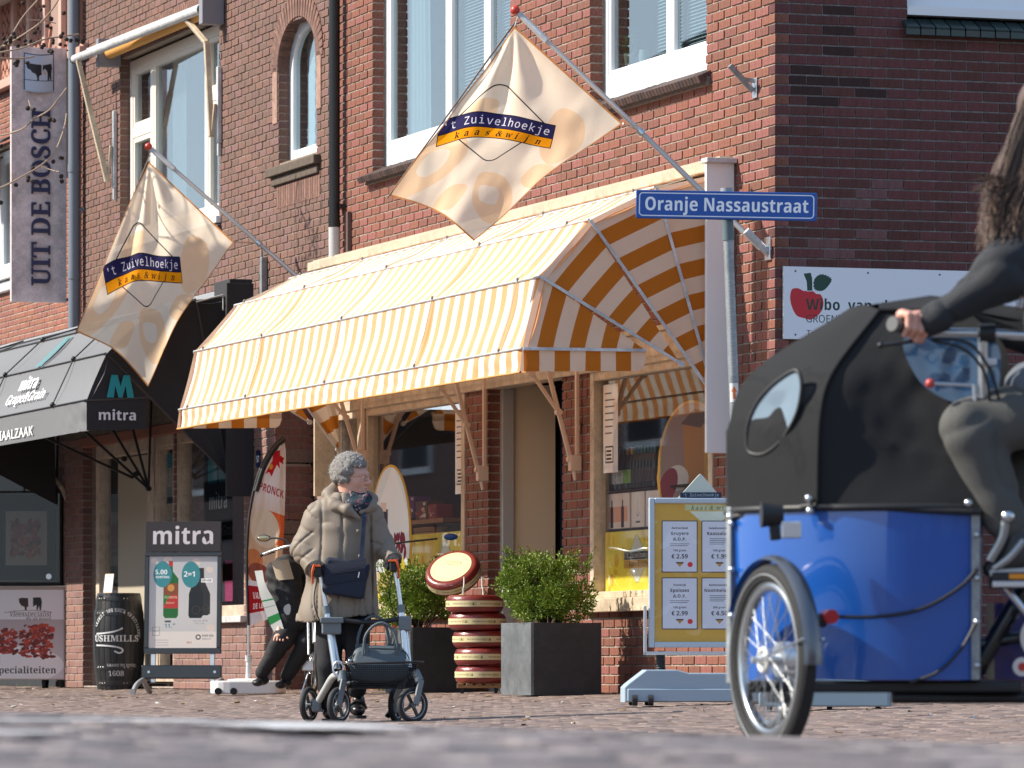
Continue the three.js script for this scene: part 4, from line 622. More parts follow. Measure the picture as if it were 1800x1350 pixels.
// ---------- street name sign on its post ----------
{
  const D = 31, p = SD(1311, 1200, D); p.y = groundY(p.z) - 0.02;
  const t = thing('street_sign', 'blue street name plate with white letters on a grey post at the corner', 'street sign', p, Math.atan2(0.94743, 0.31996));
  t.rotation.z = 0.037;
  const s = 9330 / D, X = (px) => (px - 1281) / s, Y = (py) => 0.16 + (1180 - py) / s - p.y;
  part('post', [rod(V(0, 0, 0), V(0, Y(400), 0), 0.03, 0.03, 18)], M.zinc, t);
  part('post_sleeve', [rod(V(0, Y(422), 0), V(0, Y(352), 0), 0.034, 0.034, 18)], mat(col(0.1, 0.14, 0.16), 0.5), t);
  const tex = canvas(1280, 216, (g) => { g.fillStyle = '#1450a4'; g.fillRect(0, 0, 1280, 216); g.strokeStyle = '#e6eaf0'; g.lineWidth = 8; g.beginPath(); g.roundRect(20, 18, 1240, 180, 26); g.stroke(); g.fillStyle = '#eef1f5'; g.font = 'bold 148px sans-serif'; const t2 = 'Oranje Nassaustraat', w = g.measureText(t2).width; g.save(); g.translate(54, 156); g.scale(1172 / w, 1); g.fillText(t2, 0, 0); g.restore(); });
  const w = 318 / s, h = 50 / s, g0 = bx(-w / 2, w / 2, -h / 2, h / 2, -0.012, 0.012, 0.008).translate(0, 0, 0.045), m = mat(col(0.01, 0.06, 0.25), 0.35);
  const plate = part('plate', g0, m, t); plate.position.set(X(1279.5), Y(362), 0); plate.rotation.z = -0.055;
  part('lettering', new THREE.PlaneGeometry(w - 0.008, h - 0.008).translate(0, 0, 0.0595), print(tex, 0.35), plate);
  part('clamp', [rod(V(0, Y(345), 0), V(0, Y(330), 0), 0.036), bx(-0.05, 0.05, Y(380), Y(345), -0.035, 0.03, 0.006)], M.grey, t);
  part('sticker', new THREE.CylinderGeometry(0.0306, 0.0306, 0.11, 14, 1, true, -0.9, 1.8).translate(0, Y(690), 0), print(canvas(64, 96, (g) => { g.fillStyle = '#d8d6d2'; g.fillRect(0, 0, 64, 96); g.fillStyle = '#d5713a'; g.beginPath(); for (const [x, y] of [[32, 14], [54, 44], [42, 44], [42, 80], [22, 80], [22, 44], [10, 44]]) g.lineTo(x, y); g.fill(); })), t);
  part('stamp', new THREE.CylinderGeometry(0.0304, 0.0304, 0.6, 14, 1, true, -0.6, 1.2).translate(0, Y(570), 0), mat(col(0.5, 0.54, 0.56), 0.6, { map: rep(GRAIN, 2, 20) }), t);
}
// ---------- greengrocer's board on the side wall ----------
{
  const z0 = -0.054, y0 = 2.433, y1 = 2.931, W = 2.02;
  const tex = canvas(1620, 400, (g) => {
    g.fillStyle = '#dfe4ec'; g.fillRect(0, 0, 1620, 400); const S = 400 / 127; // photo pixels to print
    const P = (l) => { g.beginPath(); blob2(l, 80).forEach(([x, y]) => g.lineTo(x, y)); g.fill(); };
    g.fillStyle = '#c01f2e'; P([[45, 88], [64, 84], [85, 94], [110, 90], [126, 104], [140, 106], [150, 130], [148, 160], [130, 190], [105, 205], [85, 200], [60, 190], [42, 150], [38, 115]].map(([x, y]) => [x * 1.75 - 28, y * 1.42 + 0]));
    g.fillStyle = '#123f35'; g.strokeStyle = '#dfe4ec'; g.lineWidth = 8; g.beginPath(); for (const [x, y] of [[118, 38], [160, 32], [168, 60], [170, 130], [140, 132], [136, 80]]) g.lineTo(x, y); g.closePath(); g.stroke(); g.fill();
    g.beginPath(); blob2([[178, 118], [180, 70], [215, 42], [255, 48], [282, 68], [262, 104], [232, 130], [196, 132]], 60).forEach(([x, y], i) => { const k = i % 3 ? 0 : 5; g.lineTo(x + k, y - k); }); g.stroke(); g.fill();
    g.fillStyle = '#15332f'; g.font = 'bold 84px sans-serif'; g.fillText('Wibo  van  d', 132, 236); g.font = '58px sans-serif'; g.fillText('GROENTEN EN FRUIT', 130, 306); g.font = '46px sans-serif'; g.fillText('Tel. 3', 136, 382);
    g.fillStyle = '#4a5058'; for (const [x, y] of [[70, 25], [500, 25], [930, 25], [1360, 25], [70, 376], [1360, 376]]) { g.beginPath(); g.arc(x, y, 6, 0, 7); g.fill(); }
  });
  const t = thing('shop_board', 'white greengrocer board with a red apple on the side wall behind the cargo trike', 'sign', [0, y0, z0]);
  part('panel', bx(0.004, 0.02, 0, y1 - y0, -W + 0.0, 0), M.white, t);
  poster('print', tex, W - 0.002, y1 - y0 - 0.002, t, frameM(V(0.023, (y1 - y0) / 2, -W / 2), V(0, 0, -1), UY, UX));
}
solo('shop_board', 'white board at the far right edge on the side wall behind the rider', 'sign', bx(0.004, 0.02, 2.38, 2.93, -3.3, -2.1), M.white);
// ---------- long banner of the butcher ----------
const { FontLoader } = await import('three/addons/loaders/FontLoader.js'), { TextGeometry } = await import('three/addons/geometries/TextGeometry.js');
const SERIF = await new FontLoader().loadAsync('fonts/droid/droid_serif_bold.typeface.json');
{
  const X0 = -19.75, pz = (px, py) => { const p = SX(px, py, X0); return [p.z, p.y]; }, [zr, yt] = pz(117, 85), [zl, yb] = pz(20, 530);
  const t = thing('banner_sign', 'tall pale banner board with raised navy lettering beside the drainpipe', 'sign', [X0, yb, zr]), W = zl - zr, Hh = yt - yb;
  part('board', bx(-0.06, 0, 0, Hh, 0, W, 0.004), mat(col(0.92, 0.78, 0.77), 0.5, { map: rep(BLOTCH, 1.1) }), t);
  // letters stand up the board, read from below
  const tg = new TextGeometry('UIT DE BOSCH', { font: SERIF, size: 0.2, depth: 0.018, curveSegments: 6, bevelEnabled: true, bevelSize: 0.002, bevelThickness: 0.002 }); tg.computeBoundingBox(); const bb = tg.boundingBox, L = bb.max.x - bb.min.x, want = pz(70, 192)[1] - pz(70, 502)[1];
  tg.translate(-bb.min.x, -bb.min.y, 0); tg.scale(want / L, 0.98, 1);
  const zx = pz(88, 500)[0] - zr; // letters' feet towards the wall
  tg.applyMatrix4(frameM(V(0.006, pz(70, 502)[1] - yb, zx), V(0, 1, 0), V(0, 0, 1), V(1, 0, 0)));
  part('lettering', tg, mat(col(0.015, 0.025, 0.09), 0.35), t);
  // emblem: curved plaque with a cut-out cow
  const ez1 = pz(41, 100)[0] - zr, ez0 = pz(94, 100)[0] - zr, ey1 = pz(60, 93)[1] - yb, ey0 = pz(60, 160)[1] - yb;
  const tex = canvas(320, 400, (g) => {
    g.fillStyle = '#b9c3d2'; g.fillRect(0, 0, 320, 400); g.strokeStyle = '#16244a'; g.lineWidth = 10; g.strokeRect(6, 6, 308, 388); g.fillStyle = '#b9c3d2'; g.fillRect(0, 390, 320, 10); g.lineWidth = 7; g.beginPath(); g.moveTo(6, 282); g.quadraticCurveTo(160, 270, 314, 286); g.stroke();
    g.fillStyle = '#17141a'; const P = (l) => { g.beginPath(); for (const [x, y] of l) g.lineTo(x, y); g.fill(); };
    P([[20, 92], [46, 100], [70, 104], [180, 108], [182, 214], [160, 222], [152, 240], [154, 276], [134, 276], [132, 240], [118, 208], [84, 196], [62, 168], [40, 166], [26, 138], [30, 112]]);
    P([[192, 112], [290, 104], [298, 150], [288, 210], [292, 270], [276, 282], [270, 230], [262, 284], [246, 284], [248, 206], [238, 176], [216, 150], [192, 176]]);
    g.fillStyle = '#c79f86'; P([[196, 180], [222, 168], [232, 200], [216, 222]]);
  });
  part('emblem', sheet((u, v) => ({ p: V(0.02 + 0.035 * Math.sin(u * PI), mix(ey0, ey1, v) - 0.02 * Math.sin(u * PI), mix(ez1, ez0, u)), uv: [u, v] }), 16, 2), print(tex, 0.4), t);
  part('bracket', [bx(-0.05, -0.02, Hh - 0.05, Hh - 0.01, -zr, 0.1), bx(-0.05, -0.02, 0.02, 0.05, -zr, 0.1)], M.black, t);
  part('side_rail', bx(-0.1, -0.03, Hh - 1.34, Hh - 0.04, -0.06, -0.005, 0.006), mat(col(0.62, 0.52, 0.38), 0.5), t);
}
// ---------- twigs with seed balls hanging in from a street tree on the left ----------
{
  const D = 47, t = thing('street_tree', 'bare tree twigs with dark seed balls hanging in at the upper left', 'tree', [SD(-420, 700, D).x, 0, SD(-420, 700, D).z]), o = t.position, q = (x, y, d = 0) => SD(x, y, D + d).sub(o);
  const bark = mat(col(0.2, 0.16, 0.12), 0.8, { map: rep(GRAIN, 3) });
  const trunkTop = q(-420, -200); part('trunk', [rod(V(0, -0.1, 0), V(0, trunkTop.y * 0.55, 0), 0.16, 0.13, 14), rod(V(0, trunkTop.y * 0.5, 0), V(0.05, trunkTop.y, 0.05), 0.13, 0.07, 12)], bark, t);
  const T = [[[-60, 130], [10, 75], [40, 30], [66, 0], [90, -30]], [[-60, 115], [5, 82], [50, 55], [78, 33], [100, 4], [112, -20]], [[-60, 100], [0, 92], [40, 84], [75, 70], [110, 64], [138, 60]], [[-60, 100], [20, 103], [45, 102], [60, 99]], [[-60, 250], [10, 236], [40, 226], [62, 208], [88, 192], [104, 172], [117, 155]], [[-60, 345], [0, 330], [36, 312], [70, 292], [95, 268], [108, 240], [115, 215], [117, 200]], [[56, 213], [54, 192], [50, 176]], [[70, 292], [88, 298], [104, 302]], [[20, 320], [28, 305]], [[45, 35], [75, 36], [98, 41]]];
  const br = part('branch', T.map((l, i) => tube(l.map(([x, y], k) => q(x, y, 0.4 * Math.sin(i * 2 + k * 0.6))), i > 5 ? 0.0045 : 0.0075, 6)), mat(col(0.34, 0.25, 0.18), 0.7), t);
  part('limb', [[[-60, 130]], [[-60, 115]], [[-60, 100]], [[-60, 250]], [[-60, 345]]].map(([[x, y]], i) => rod(q(x, y), V(0, trunkTop.y * (i < 3 ? 0.9 : 0.7), 0), 0.016, 0.05)), bark, t);
  const B = [[40, 4], [72, 16], [77, 10], [112, 22], [90, 32], [83, 44], [89, 48], [24, 58], [18, 66], [26, 64], [33, 66], [6, 67], [10, 74], [3, 85], [5, 94], [18, 72], [44, 70], [54, 71], [44, 79], [31, 80], [60, 74], [74, 82], [77, 78], [93, 74], [93, 70], [106, 77], [115, 79], [117, 68], [124, 70], [134, 69], [137, 70], [145, 73], [107, 63], [110, 58], [61, 56], [66, 48], [87, 88], [91, 90], [26, 111], [31, 107], [29, 114], [48, 109], [49, 189], [60, 191], [79, 228], [88, 209], [95, 211], [94, 283], [106, 276], [109, 277], [58, 295], [49, 316], [50, 311], [57, 318], [108, 309], [109, 318], [28, 324], [3, 256], [2, 275], [1, 355]];
  const sg = mergeVertices(new THREE.IcosahedronGeometry(0.017, 2)), sp = sg.attributes.position; for (let i = 0; i < sp.count; i++) { const k = 1 + rnd(-0.22, 0.25); sp.setXYZ(i, sp.getX(i) * k, sp.getY(i) * k, sp.getZ(i) * k); } sg.computeVertexNormals();
  const sm = mat(col(0.035, 0.025, 0.02), 0.9);
  for (const [x, y] of B) { const b = part('seed_ball', sg, sm, br); b.position.copy(q(x, y + 1, rnd(-0.3, 0.3))); b.rotation.set(rnd(6), rnd(6), 0); b.scale.setScalar(rnd(0.85, 1.2)); }
}

// ---------- things on the pavement ----------
const TURN = Math.atan2(0.94743, 0.31996); // turns a thing's front (its +z) towards the photographer
const onGround = (x, z) => V(x, groundY(z), z);
// square planters with box bushes
function planter(label, x, z, w, l, h) {
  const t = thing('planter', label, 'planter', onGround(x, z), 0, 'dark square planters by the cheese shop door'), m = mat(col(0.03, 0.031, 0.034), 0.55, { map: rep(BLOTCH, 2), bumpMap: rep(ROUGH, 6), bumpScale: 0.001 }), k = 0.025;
  part('side', bx(-l / 2, l / 2, 0, h, w / 2 - k, w / 2, 0.004), mat(col(0.15, 0.165, 0.175), 0.5, { map: rep(BLOTCH, 2) }), t); part('side', bx(-l / 2, l / 2, 0, h, -w / 2, -w / 2 + k, 0.004), m, t);  // street side paler: the sunlight on it is put into the colour
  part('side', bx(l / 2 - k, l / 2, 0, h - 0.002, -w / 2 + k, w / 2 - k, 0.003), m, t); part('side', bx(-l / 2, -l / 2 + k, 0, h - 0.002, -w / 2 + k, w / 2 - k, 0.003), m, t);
  part('rim', [bx(-l / 2 + k, l / 2 - k, h - 0.02, h - 0.004, w / 2 - 0.08, w / 2 - k), bx(-l / 2 + k, l / 2 - k, h - 0.02, h - 0.004, -w / 2 + k, -w / 2 + 0.08)], m, t);
  part('soil', bx(-l / 2 + k, l / 2 - k, h - 0.12, h - 0.06, -w / 2 + k, w / 2 - k), mat(col(0.03, 0.02, 0.014), 0.95, { bumpMap: rep(ROUGH, 10), bumpScale: 0.01 }), t);
  return t;
}
const leafGeo = (() => { const g = sheet((u, v) => V((u - 0.5) * 0.016 * Math.sin(Math.min(v * 1.25 + 0.1, 1) * PI * 0.95), 0.0035 * Math.abs(u - 0.5) * 2 - 0.003 * v * v, v * 0.027), 2, 3); return g; })();
const leafMats = phys('#ffffff', 0.35, { transmission: 0.3, thickness: 0, ior: 1.3 });
function bush(name, label, x, y, z, rx, ry, rz, n, sd) {
  const t = thing(name, label, 'bush', [x, y, z]), twigs = [], o = new THREE.Object3D(), ps = [];
  const lobe = Array.from({ length: 26 }, (_, i) => { const a = rnd(2 * PI), e = rnd(0.05, 1), r = Math.sqrt(rnd()); return [Math.cos(a) * r * rx * 0.75, ry * (0.25 + 0.62 * e * (1 - 0.35 * r * r)), Math.sin(a) * r * rz * 0.75, rnd(0.07, 0.13)]; });
  for (const [lx, ly, lz] of lobe) twigs.push(tube([V(rnd(-0.03, 0.03), -0.08, rnd(-0.03, 0.03)), V(lx * 0.4, ly * 0.5, lz * 0.4), V(lx, ly, lz)], 0.005, 5, 6));
  for (let i = 0; i < n; i++) {
    const L = lobe[rnd(lobe.length) | 0], a = rnd(2 * PI), c = rnd(-1, 1), r = L[3] * Math.cbrt(rnd(0.25, 1)) * (1 + 0.35 * N3(L[0] * 20 + a, c * 3, sd)), s = Math.sqrt(1 - c * c);
    ps.push([V(L[0] + r * s * Math.cos(a) * 1.1, Math.max(-0.03, L[1] + r * c), L[2] + r * s * Math.sin(a) * 1.1), V(s * Math.cos(a) + rnd(-0.7, 0.7), c + 0.35 + rnd(-0.5, 0.5), s * Math.sin(a) + rnd(-0.7, 0.7)).normalize()]);
  }
  for (let i = 0; i < 75; i++) { const a = rnd(2 * PI), e = rnd(0.2, 1), b = V(Math.cos(a) * rx * rnd(0.2, 0.8), ry * (0.45 + 0.4 * e), Math.sin(a) * rz * rnd(0.2, 0.8)), d = V(Math.cos(a) * 0.5, 1, Math.sin(a) * 0.5).normalize(), l = rnd(0.06, 0.2); twigs.push(rod(b, b.clone().addScaledVector(d, l), 0.003, 0.0015, 4)); for (let k = 0; k < 22; k++) ps.push([b.clone().addScaledVector(d, l * rnd()).add(V(rnd(-0.012, 0.012), 0, rnd(-0.012, 0.012))), V(rnd(-1, 1), rnd(0, 1.2), rnd(-1, 1)).normalize()]); }
  part('stem', twigs, mat(col(0.07, 0.05, 0.03), 0.9), t);
  const im = new THREE.InstancedMesh(leafGeo, leafMats, ps.length);
  ps.forEach(([p, d], i) => { o.position.copy(p); o.lookAt(p.clone().add(d)); o.rotateZ(rnd(6)); o.scale.setScalar(rnd(0.55, 1.05)); o.updateMatrix(); im.setMatrixAt(i, o.matrix); const k = rnd(0.7, 1.3); im.setColorAt(i, col(0.2 * k * rnd(0.8, 1.3), 0.3 * k, 0.04 * k)); });
  im.name = 'foliage'; im.userData.kind = 'stuff'; shade(im); t.add(im); return t;
}
planter('dark grey square planter standing alone right of the shop door', -2.95, 0.6, 0.545, 0.68, 0.53);
bush('box_bush', 'round green box bush in the planter right of the shop door', -2.95, groundY(0.6) + 0.47, 0.63, 0.44, 0.58, 0.42, 17000, 1);
planter('dark grey square planter behind the cheese wheels', -6.45, 0.42, 0.52, 0.66, 0.52);
bush('box_bush', 'green box bush behind the stacked cheese wheels under the left shop window', -6.4, groundY(0.42) + 0.46, 0.52, 0.4, 0.58, 0.38, 13000, 2);
// small grass tufts at the foot of the wall
{
  const bl = sheet((u, v) => V((u - 0.5) * 0.006 * (1 - v), v * 0.06, v * v * 0.03), 1, 3), ps = [], o = new THREE.Object3D();
  for (let i = 0; i < 900; i++) { const w = i < 620, x = w ? rnd(-8.6, -7.4) : rnd(-30, 6), z = w ? rnd(0.05, 0.2) : rnd(0.02, 0.1); ps.push([x, z]); }
  const im = new THREE.InstancedMesh(bl, phys(col(0.12, 0.17, 0.04), 0.6, { transmission: 0.3, thickness: 0 }), ps.length);
  ps.forEach(([x, z], i) => { o.position.set(x, groundY(z) - 0.005, z); o.rotation.set(rnd(-0.3, 0.3), rnd(6), rnd(-0.3, 0.3)); o.scale.setScalar(rnd(0.5, 1.3)); o.updateMatrix(); im.setMatrixAt(i, o.matrix); });
  im.name = 'grass'; im.userData.kind = 'stuff'; im.userData.label = 'short grass growing between paving and wall'; shade(im); scene.add(im);
}
// ---------- stack of red cheese wheels ----------
{
  const x0 = -5.02, z0 = 0.47, g = groundY(z0);
  const d = thing('wooden_dolly', 'small slatted wooden dolly on castors under the cheese wheels', 'dolly', [x0, g, z0], TURN);
  for (let i = 0; i < 5; i++) part('slat', bx(-0.17 + i * 0.072, -0.12 + i * 0.072, 0.065, 0.078, -0.17, 0.17, 0.003), M.wood, d);
  part('beam', bx(-0.17, 0.17, 0.042, 0.0645, 0.13, 0.165, 0.004), M.wood, d); part('beam', bx(-0.17, 0.17, 0.042, 0.0645, -0.165, -0.13, 0.004), M.wood, d);
  for (const [x, z] of [[-0.13, 0.13], [0.13, 0.13], [-0.13, -0.13], [0.13, -0.13]]) part('castor', [rod(V(x - 0.012, 0.022, z), V(x + 0.012, 0.022, z), 0.022, 0.022, 14), bx(x - 0.016, x + 0.016, 0.025, 0.042, z - 0.02, z + 0.02, 0.004)], M.rubber, d);
  const R = 0.222, h = 0.134, prof = []; for (let i = 0; i <= 20; i++) { const a = -PI / 2 + PI * i / 20; prof.push([R - 0.05 + 0.05 * Math.pow(Math.max(0, Math.cos(a)), 0.7), h / 2 + h / 2 * Math.sign(Math.sin(a)) * Math.pow(Math.abs(Math.sin(a)), 0.8)]); }
  const wheel = lathe([[0, 0], ...prof, [0, h]], 48), wax = phys(col(0.17, 0.016, 0.013), 0.3, { clearcoat: 0.5, clearcoatRoughness: 0.25, bumpMap: rep(ROUGH, 3), bumpScale: 0.0015 });
  const band = canvas(1536, 64, (c, w, hh) => { c.fillStyle = '#cabf94'; c.fillRect(0, 0, w, hh); for (let i = 0; i < 6; i++) { const o = i * 256; c.fillStyle = '#4a4030'; c.font = 'bold 20px serif'; c.fillText('BOERENKAAS', o + 8, 40); c.font = '17px serif'; c.fillText('48+', o + 150, 38); c.beginPath(); c.moveTo(o + 196, 46); c.lineTo(o + 206, 14); c.lineTo(o + 216, 46); c.fill(); c.fillStyle = 'rgba(120,120,60,.35)'; c.fillRect(o + 120 + (i * 37) % 60, 18, 60, 34); } });
  const topT = canvas(512, 512, (c) => { c.fillStyle = '#ddd0a2'; c.fillRect(0, 0, 512, 512); c.fillStyle = 'rgba(150,120,70,.35)'; for (let i = 0; i < 40; i++) c.fillRect(rnd(512), rnd(512), rnd(4, 26), rnd(2, 5)); c.fillStyle = '#54432f'; c.font = '58px serif'; c.fillText('ELSTER', 160, 190); c.font = 'bold 26px serif'; c.fillText('KOEKAAS', 196, 226); c.fillRect(90, 214, 90, 4); c.fillRect(336, 214, 90, 4); c.font = '20px serif'; for (let i = 0; i < 16; i++) { const a = i / 16 * 6.28; c.save(); c.translate(256 + 205 * Math.cos(a), 256 + 205 * Math.sin(a)); c.rotate(a + 1.57); c.fillText('kaas 48+', -34, 0); c.restore(); } });
  const bandM = print(band, 0.6), topM = print(topT, 0.55);
  const one = (label, p, turn) => { const t = thing('cheese_wheel', label, 'cheese wheel', p, turn, 'red waxed cheese wheels on the dolly'); part('rind', wheel, wax, t); part('band', new THREE.CylinderGeometry(R + 0.002, R + 0.002, 0.046, 48, 1, true).translate(0, h / 2, 0), bandM, t); part('top_label', new THREE.CircleGeometry(R - 0.055, 40).rotateX(-PI / 2).translate(0, h + 0.0015, 0), topM, t); return t; };
  const ord = ['lowest red cheese wheel, resting on the wooden dolly', 'second red cheese wheel from the bottom of the stack', 'middle red cheese wheel of the flat stack of five', 'fourth red cheese wheel from the bottom of the stack', 'fifth red cheese wheel, flat on top of the stack below the wire rest'];
  for (let k = 0; k < 5; k++) one(ord[k], [x0 + 0.012 * Math.sin(k * 2) + 0.02 - k * 0.004, g + 0.079 + k * (h + 0.002), z0 + 0.012 * Math.cos(k * 1.7) + (4 - k) * -0.018 + 0.03], 2.1 + k * 0.35);
  const yT = g + 0.079 + 5 * (h + 0.002);
  const rest = thing('wire_rest', 'white wire rest holding the tilted top cheese wheel', 'rest', [x0, yT, z0 + 0.05], TURN);
  for (const s of [-1, 1]) part('wire', tube([V(s * 0.08, 0, 0.1), V(s * 0.075, 0.05, 0.09), V(s * 0.07, 0.055, 0.02), V(s * 0.07, 0.14, -0.1), V(s * 0.075, 0.0, -0.12)], 0.004, 6, 30), M.white, rest);
  const top = one('tilted red cheese wheel on the wire rest, its printed top showing', [0, 0, 0], 0);
  const nrm = RIGHT.clone().multiplyScalar(-0.28).addScaledVector(FWD, -0.62).addScaledVector(UY, 0.73).normalize(), c = SD(797, 1008, 9330 / 222 * 0.985).addScaledVector(nrm, -h * 0.5);
  const side = V(0, 1, 0).cross(nrm).normalize(), m4 = new THREE.Matrix4().makeBasis(side, nrm, side.clone().cross(nrm)); top.quaternion.setFromRotationMatrix(m4); top.rotateY(-0.12); top.position.copy(c);
}
// ---------- pavement board with the wine offers ----------
{
  const p = SD(320, 1222, 46.2); p.y = groundY(p.z);
  const t = thing('pavement_board', 'black framed pavement board with a wine poster before the wine shop', 'sandwich board', p, TURN - 0.18), s = 9330 / 46.2;
  const W = 0.69, y0 = 0.35, y1 = 1.235, lean = -0.05;
  const tex = canvas(768, 1024, (g) => {
    const gr = g.createLinearGradient(0, 0, 0, 1024); gr.addColorStop(0, '#c9c9cb'); gr.addColorStop(0.6, '#d8d6d4'); gr.addColorStop(1, '#cfccc9'); g.fillStyle = gr; g.fillRect(0, 0, 768, 1024); g.fillStyle = '#eee4dc'; g.fillRect(0, 840, 768, 184);
    g.fillStyle = '#e6d7cd'; for (const [x, y, r] of [[60, 50, 36], [210, 48, 44], [530, 64, 40], [680, 150, 34], [700, 800, 40]]) { g.beginPath(); g.ellipse(x, y, r * 1.2, r, 0.3, 0, 7); g.fill(); }
    const P = (l, c) => { g.fillStyle = c; g.beginPath(); for (const [x, y] of l) g.lineTo(x, y); g.closePath(); g.fill(); };
    P([[222, 60], [262, 60], [266, 170], [330, 250], [330, 660], [310, 690], [180, 690], [162, 660], [162, 250], [222, 180]], '#1d6a26'); g.fillStyle = '#c33327'; g.fillRect(218, 52, 48, 60); g.fillRect(164, 430, 164, 150); P([[164, 300], [328, 300], [328, 430], [164, 430]], '#8c4a26'); P([[164, 430], [240, 430], [164, 560]], '#2a7a2c');
    g.fillStyle = '#d79a4a'; g.beginPath(); g.arc(246, 352, 40, 0, 7); g.fill(); g.fillStyle = '#f0d7b0'; g.font = 'bold 34px serif'; g.fillText('FLORYN', 174, 470); g.font = 'italic 30px serif'; g.fillText('bessen', 190, 528);
    P([[560, 130], [616, 130], [620, 270], [690, 420], [690, 640], [660, 660], [560, 660]], '#2b2624'); P([[500, 110], [552, 110], [556, 280], [610, 420], [610, 660], [590, 690], [460, 690], [446, 660], [450, 420], [496, 280]], '#191614'); g.strokeStyle = '#4e4030'; g.lineWidth = 5; g.beginPath(); g.arc(530, 600, 44, 0, 7); g.arc(640, 580, 36, 0, 7); g.stroke();
    const egg = (x, y) => { g.fillStyle = '#3d8f97'; g.beginPath(); g.ellipse(x, y, 104, 146, 0, 0, 7); g.fill(); }; egg(150, 200); egg(470, 204);
    g.fillStyle = '#fff'; g.font = 'bold 74px sans-serif'; g.fillText('5.00', 62, 200); g.font = 'bold 36px sans-serif'; g.fillText('KORTING', 68, 244); g.font = 'bold 84px sans-serif'; g.fillText('2=1', 388, 228); g.fillRect(586, 248, 130, 44); g.fillStyle = '#444'; g.font = 'bold 34px sans-serif'; g.fillText('OP=OP', 592, 282);
    g.fillStyle = '#54555a'; g.fillRect(180, 716, 70, 22); g.fillStyle = '#4f7f8d'; g.font = 'bold 62px sans-serif'; g.fillText('11.', 178, 798); g.font = 'bold 30px sans-serif'; g.fillText('49', 268, 770); g.fillStyle = '#6b6b70'; g.font = '22px sans-serif'; g.fillText('Cava D.O. Spanje', 500, 726); g.fillText('75 cl 11.99', 520, 758);
    g.strokeStyle = '#7a6b58'; g.lineWidth = 4; g.strokeRect(46, 790, 78, 92); g.fillStyle = '#7a6b58'; g.font = 'bold 20px serif'; g.fillText('BESTE', 54, 840); g.fillStyle = '#44454a'; g.beginPath(); g.arc(560, 902, 30, 0, 7); g.fill(); g.fillStyle = '#efe6de'; g.beginPath(); g.arc(560, 902, 17, 0, 7); g.fill(); g.fillStyle = '#44454a'; g.font = 'bold 32px sans-serif'; g.fillText('OOK VIA', 602, 898); g.font = '28px sans-serif'; g.fillText('mitra.nl', 602, 930); g.fillStyle = '#b53c34'; g.font = 'bold 30px serif'; g.fillText('WO', 430, 974); g.fillStyle = '#6b6b70'; g.font = '17px sans-serif'; for (let i = 0; i < 3; i++) g.fillText('facebook.com/mitra', 70, 940 + i * 28);
  });
  const panel = new THREE.Group(); const tilt = new THREE.Matrix4().makeRotationX(lean).setPosition(0, 0, 0);
  const ap = (g) => g.applyMatrix4(tilt);
  const fr = part('frame', [bx(-W / 2, W / 2, y0, y0 + 0.05, -0.02, 0.02, 0.006), bx(-W / 2, W / 2, y1 - 0.035, y1, -0.02, 0.02, 0.006), bx(-W / 2, -W / 2 + 0.04, y0 + 0.05, y1 - 0.035, -0.02, 0.02, 0.006), bx(W / 2 - 0.04, W / 2, y0 + 0.05, y1 - 0.035, -0.02, 0.02, 0.006), bx(-W / 2 + 0.04, W / 2 - 0.04, y0 + 0.05, y1 - 0.035, -0.015, 0.004)].map(ap), M.blackGloss, t);
  part('print', ap(new THREE.PlaneGeometry(W - 0.08, y1 - y0 - 0.085).translate(0, (y0 + y1) / 2 + 0.0075, 0.0065)), print(tex, 0.25), fr);
  part('header', ap(bx(-W / 2 + 0.005, W / 2 - 0.01, y1 + 0.005, y1 + 0.27, -0.012, 0.012, 0.003)), mat(col(0.03, 0.025, 0.028), 0.5), t);
  part('header_print', ap(new THREE.PlaneGeometry(W - 0.02, 0.262).translate(-0.003, y1 + 0.138, 0.0145)), print(canvas(640, 260, (g) => { g.fillStyle = '#332d31'; g.fillRect(0, 0, 640, 260); g.fillStyle = '#dcd7dc'; g.font = 'bold 210px sans-serif'; g.save(); const w = g.measureText('mitra').width; g.translate(46, 196); g.scale(545 / w, 1); g.fillText('mitra', 0, 0); g.restore(); g.fillStyle = '#332d31'; g.beginPath(); g.moveTo(500, 118); g.lineTo(546, 118); g.quadraticCurveTo(546, 152, 526, 156); g.lineTo(526, 186); g.lineTo(520, 186); g.lineTo(520, 156); g.quadraticCurveTo(500, 152, 500, 118); g.fill(); }), 0.5), t);
  for (const x of [-0.26, 0.27]) part('leg', ap(bx(x - 0.02, x + 0.02, 0.1, y0, -0.015, 0.015, 0.004)), M.alu, t);
  const bw = bx(-0.36, 0.36, 0.13, 0.25, 0.016, 0.04, 0.02); part('crossbar', ap(bw), M.blackGloss, t);
  for (const x of [-0.29, 0.3]) part('bolt', ap(rod(V(x, 0.19, 0.04), V(x, 0.19, 0.046), 0.012)), M.steel, t);
  for (const x of [-0.36, 0.34]) part('foot', [tube([V(x + 0.0, 0.022, 0.3), V(x + 0.005, 0.08, 0.2), V(x + 0.02, 0.12, 0.03), V(x + 0.0, 0.08, -0.12), V(x, 0.022, -0.25)], 0.022, 10, 24), rod(V(x, 0.02, 0.3), V(x, 0.02, 0.33), 0.025), rod(V(x, 0.02, -0.25), V(x, 0.02, -0.28), 0.025)], M.grey, t);
}
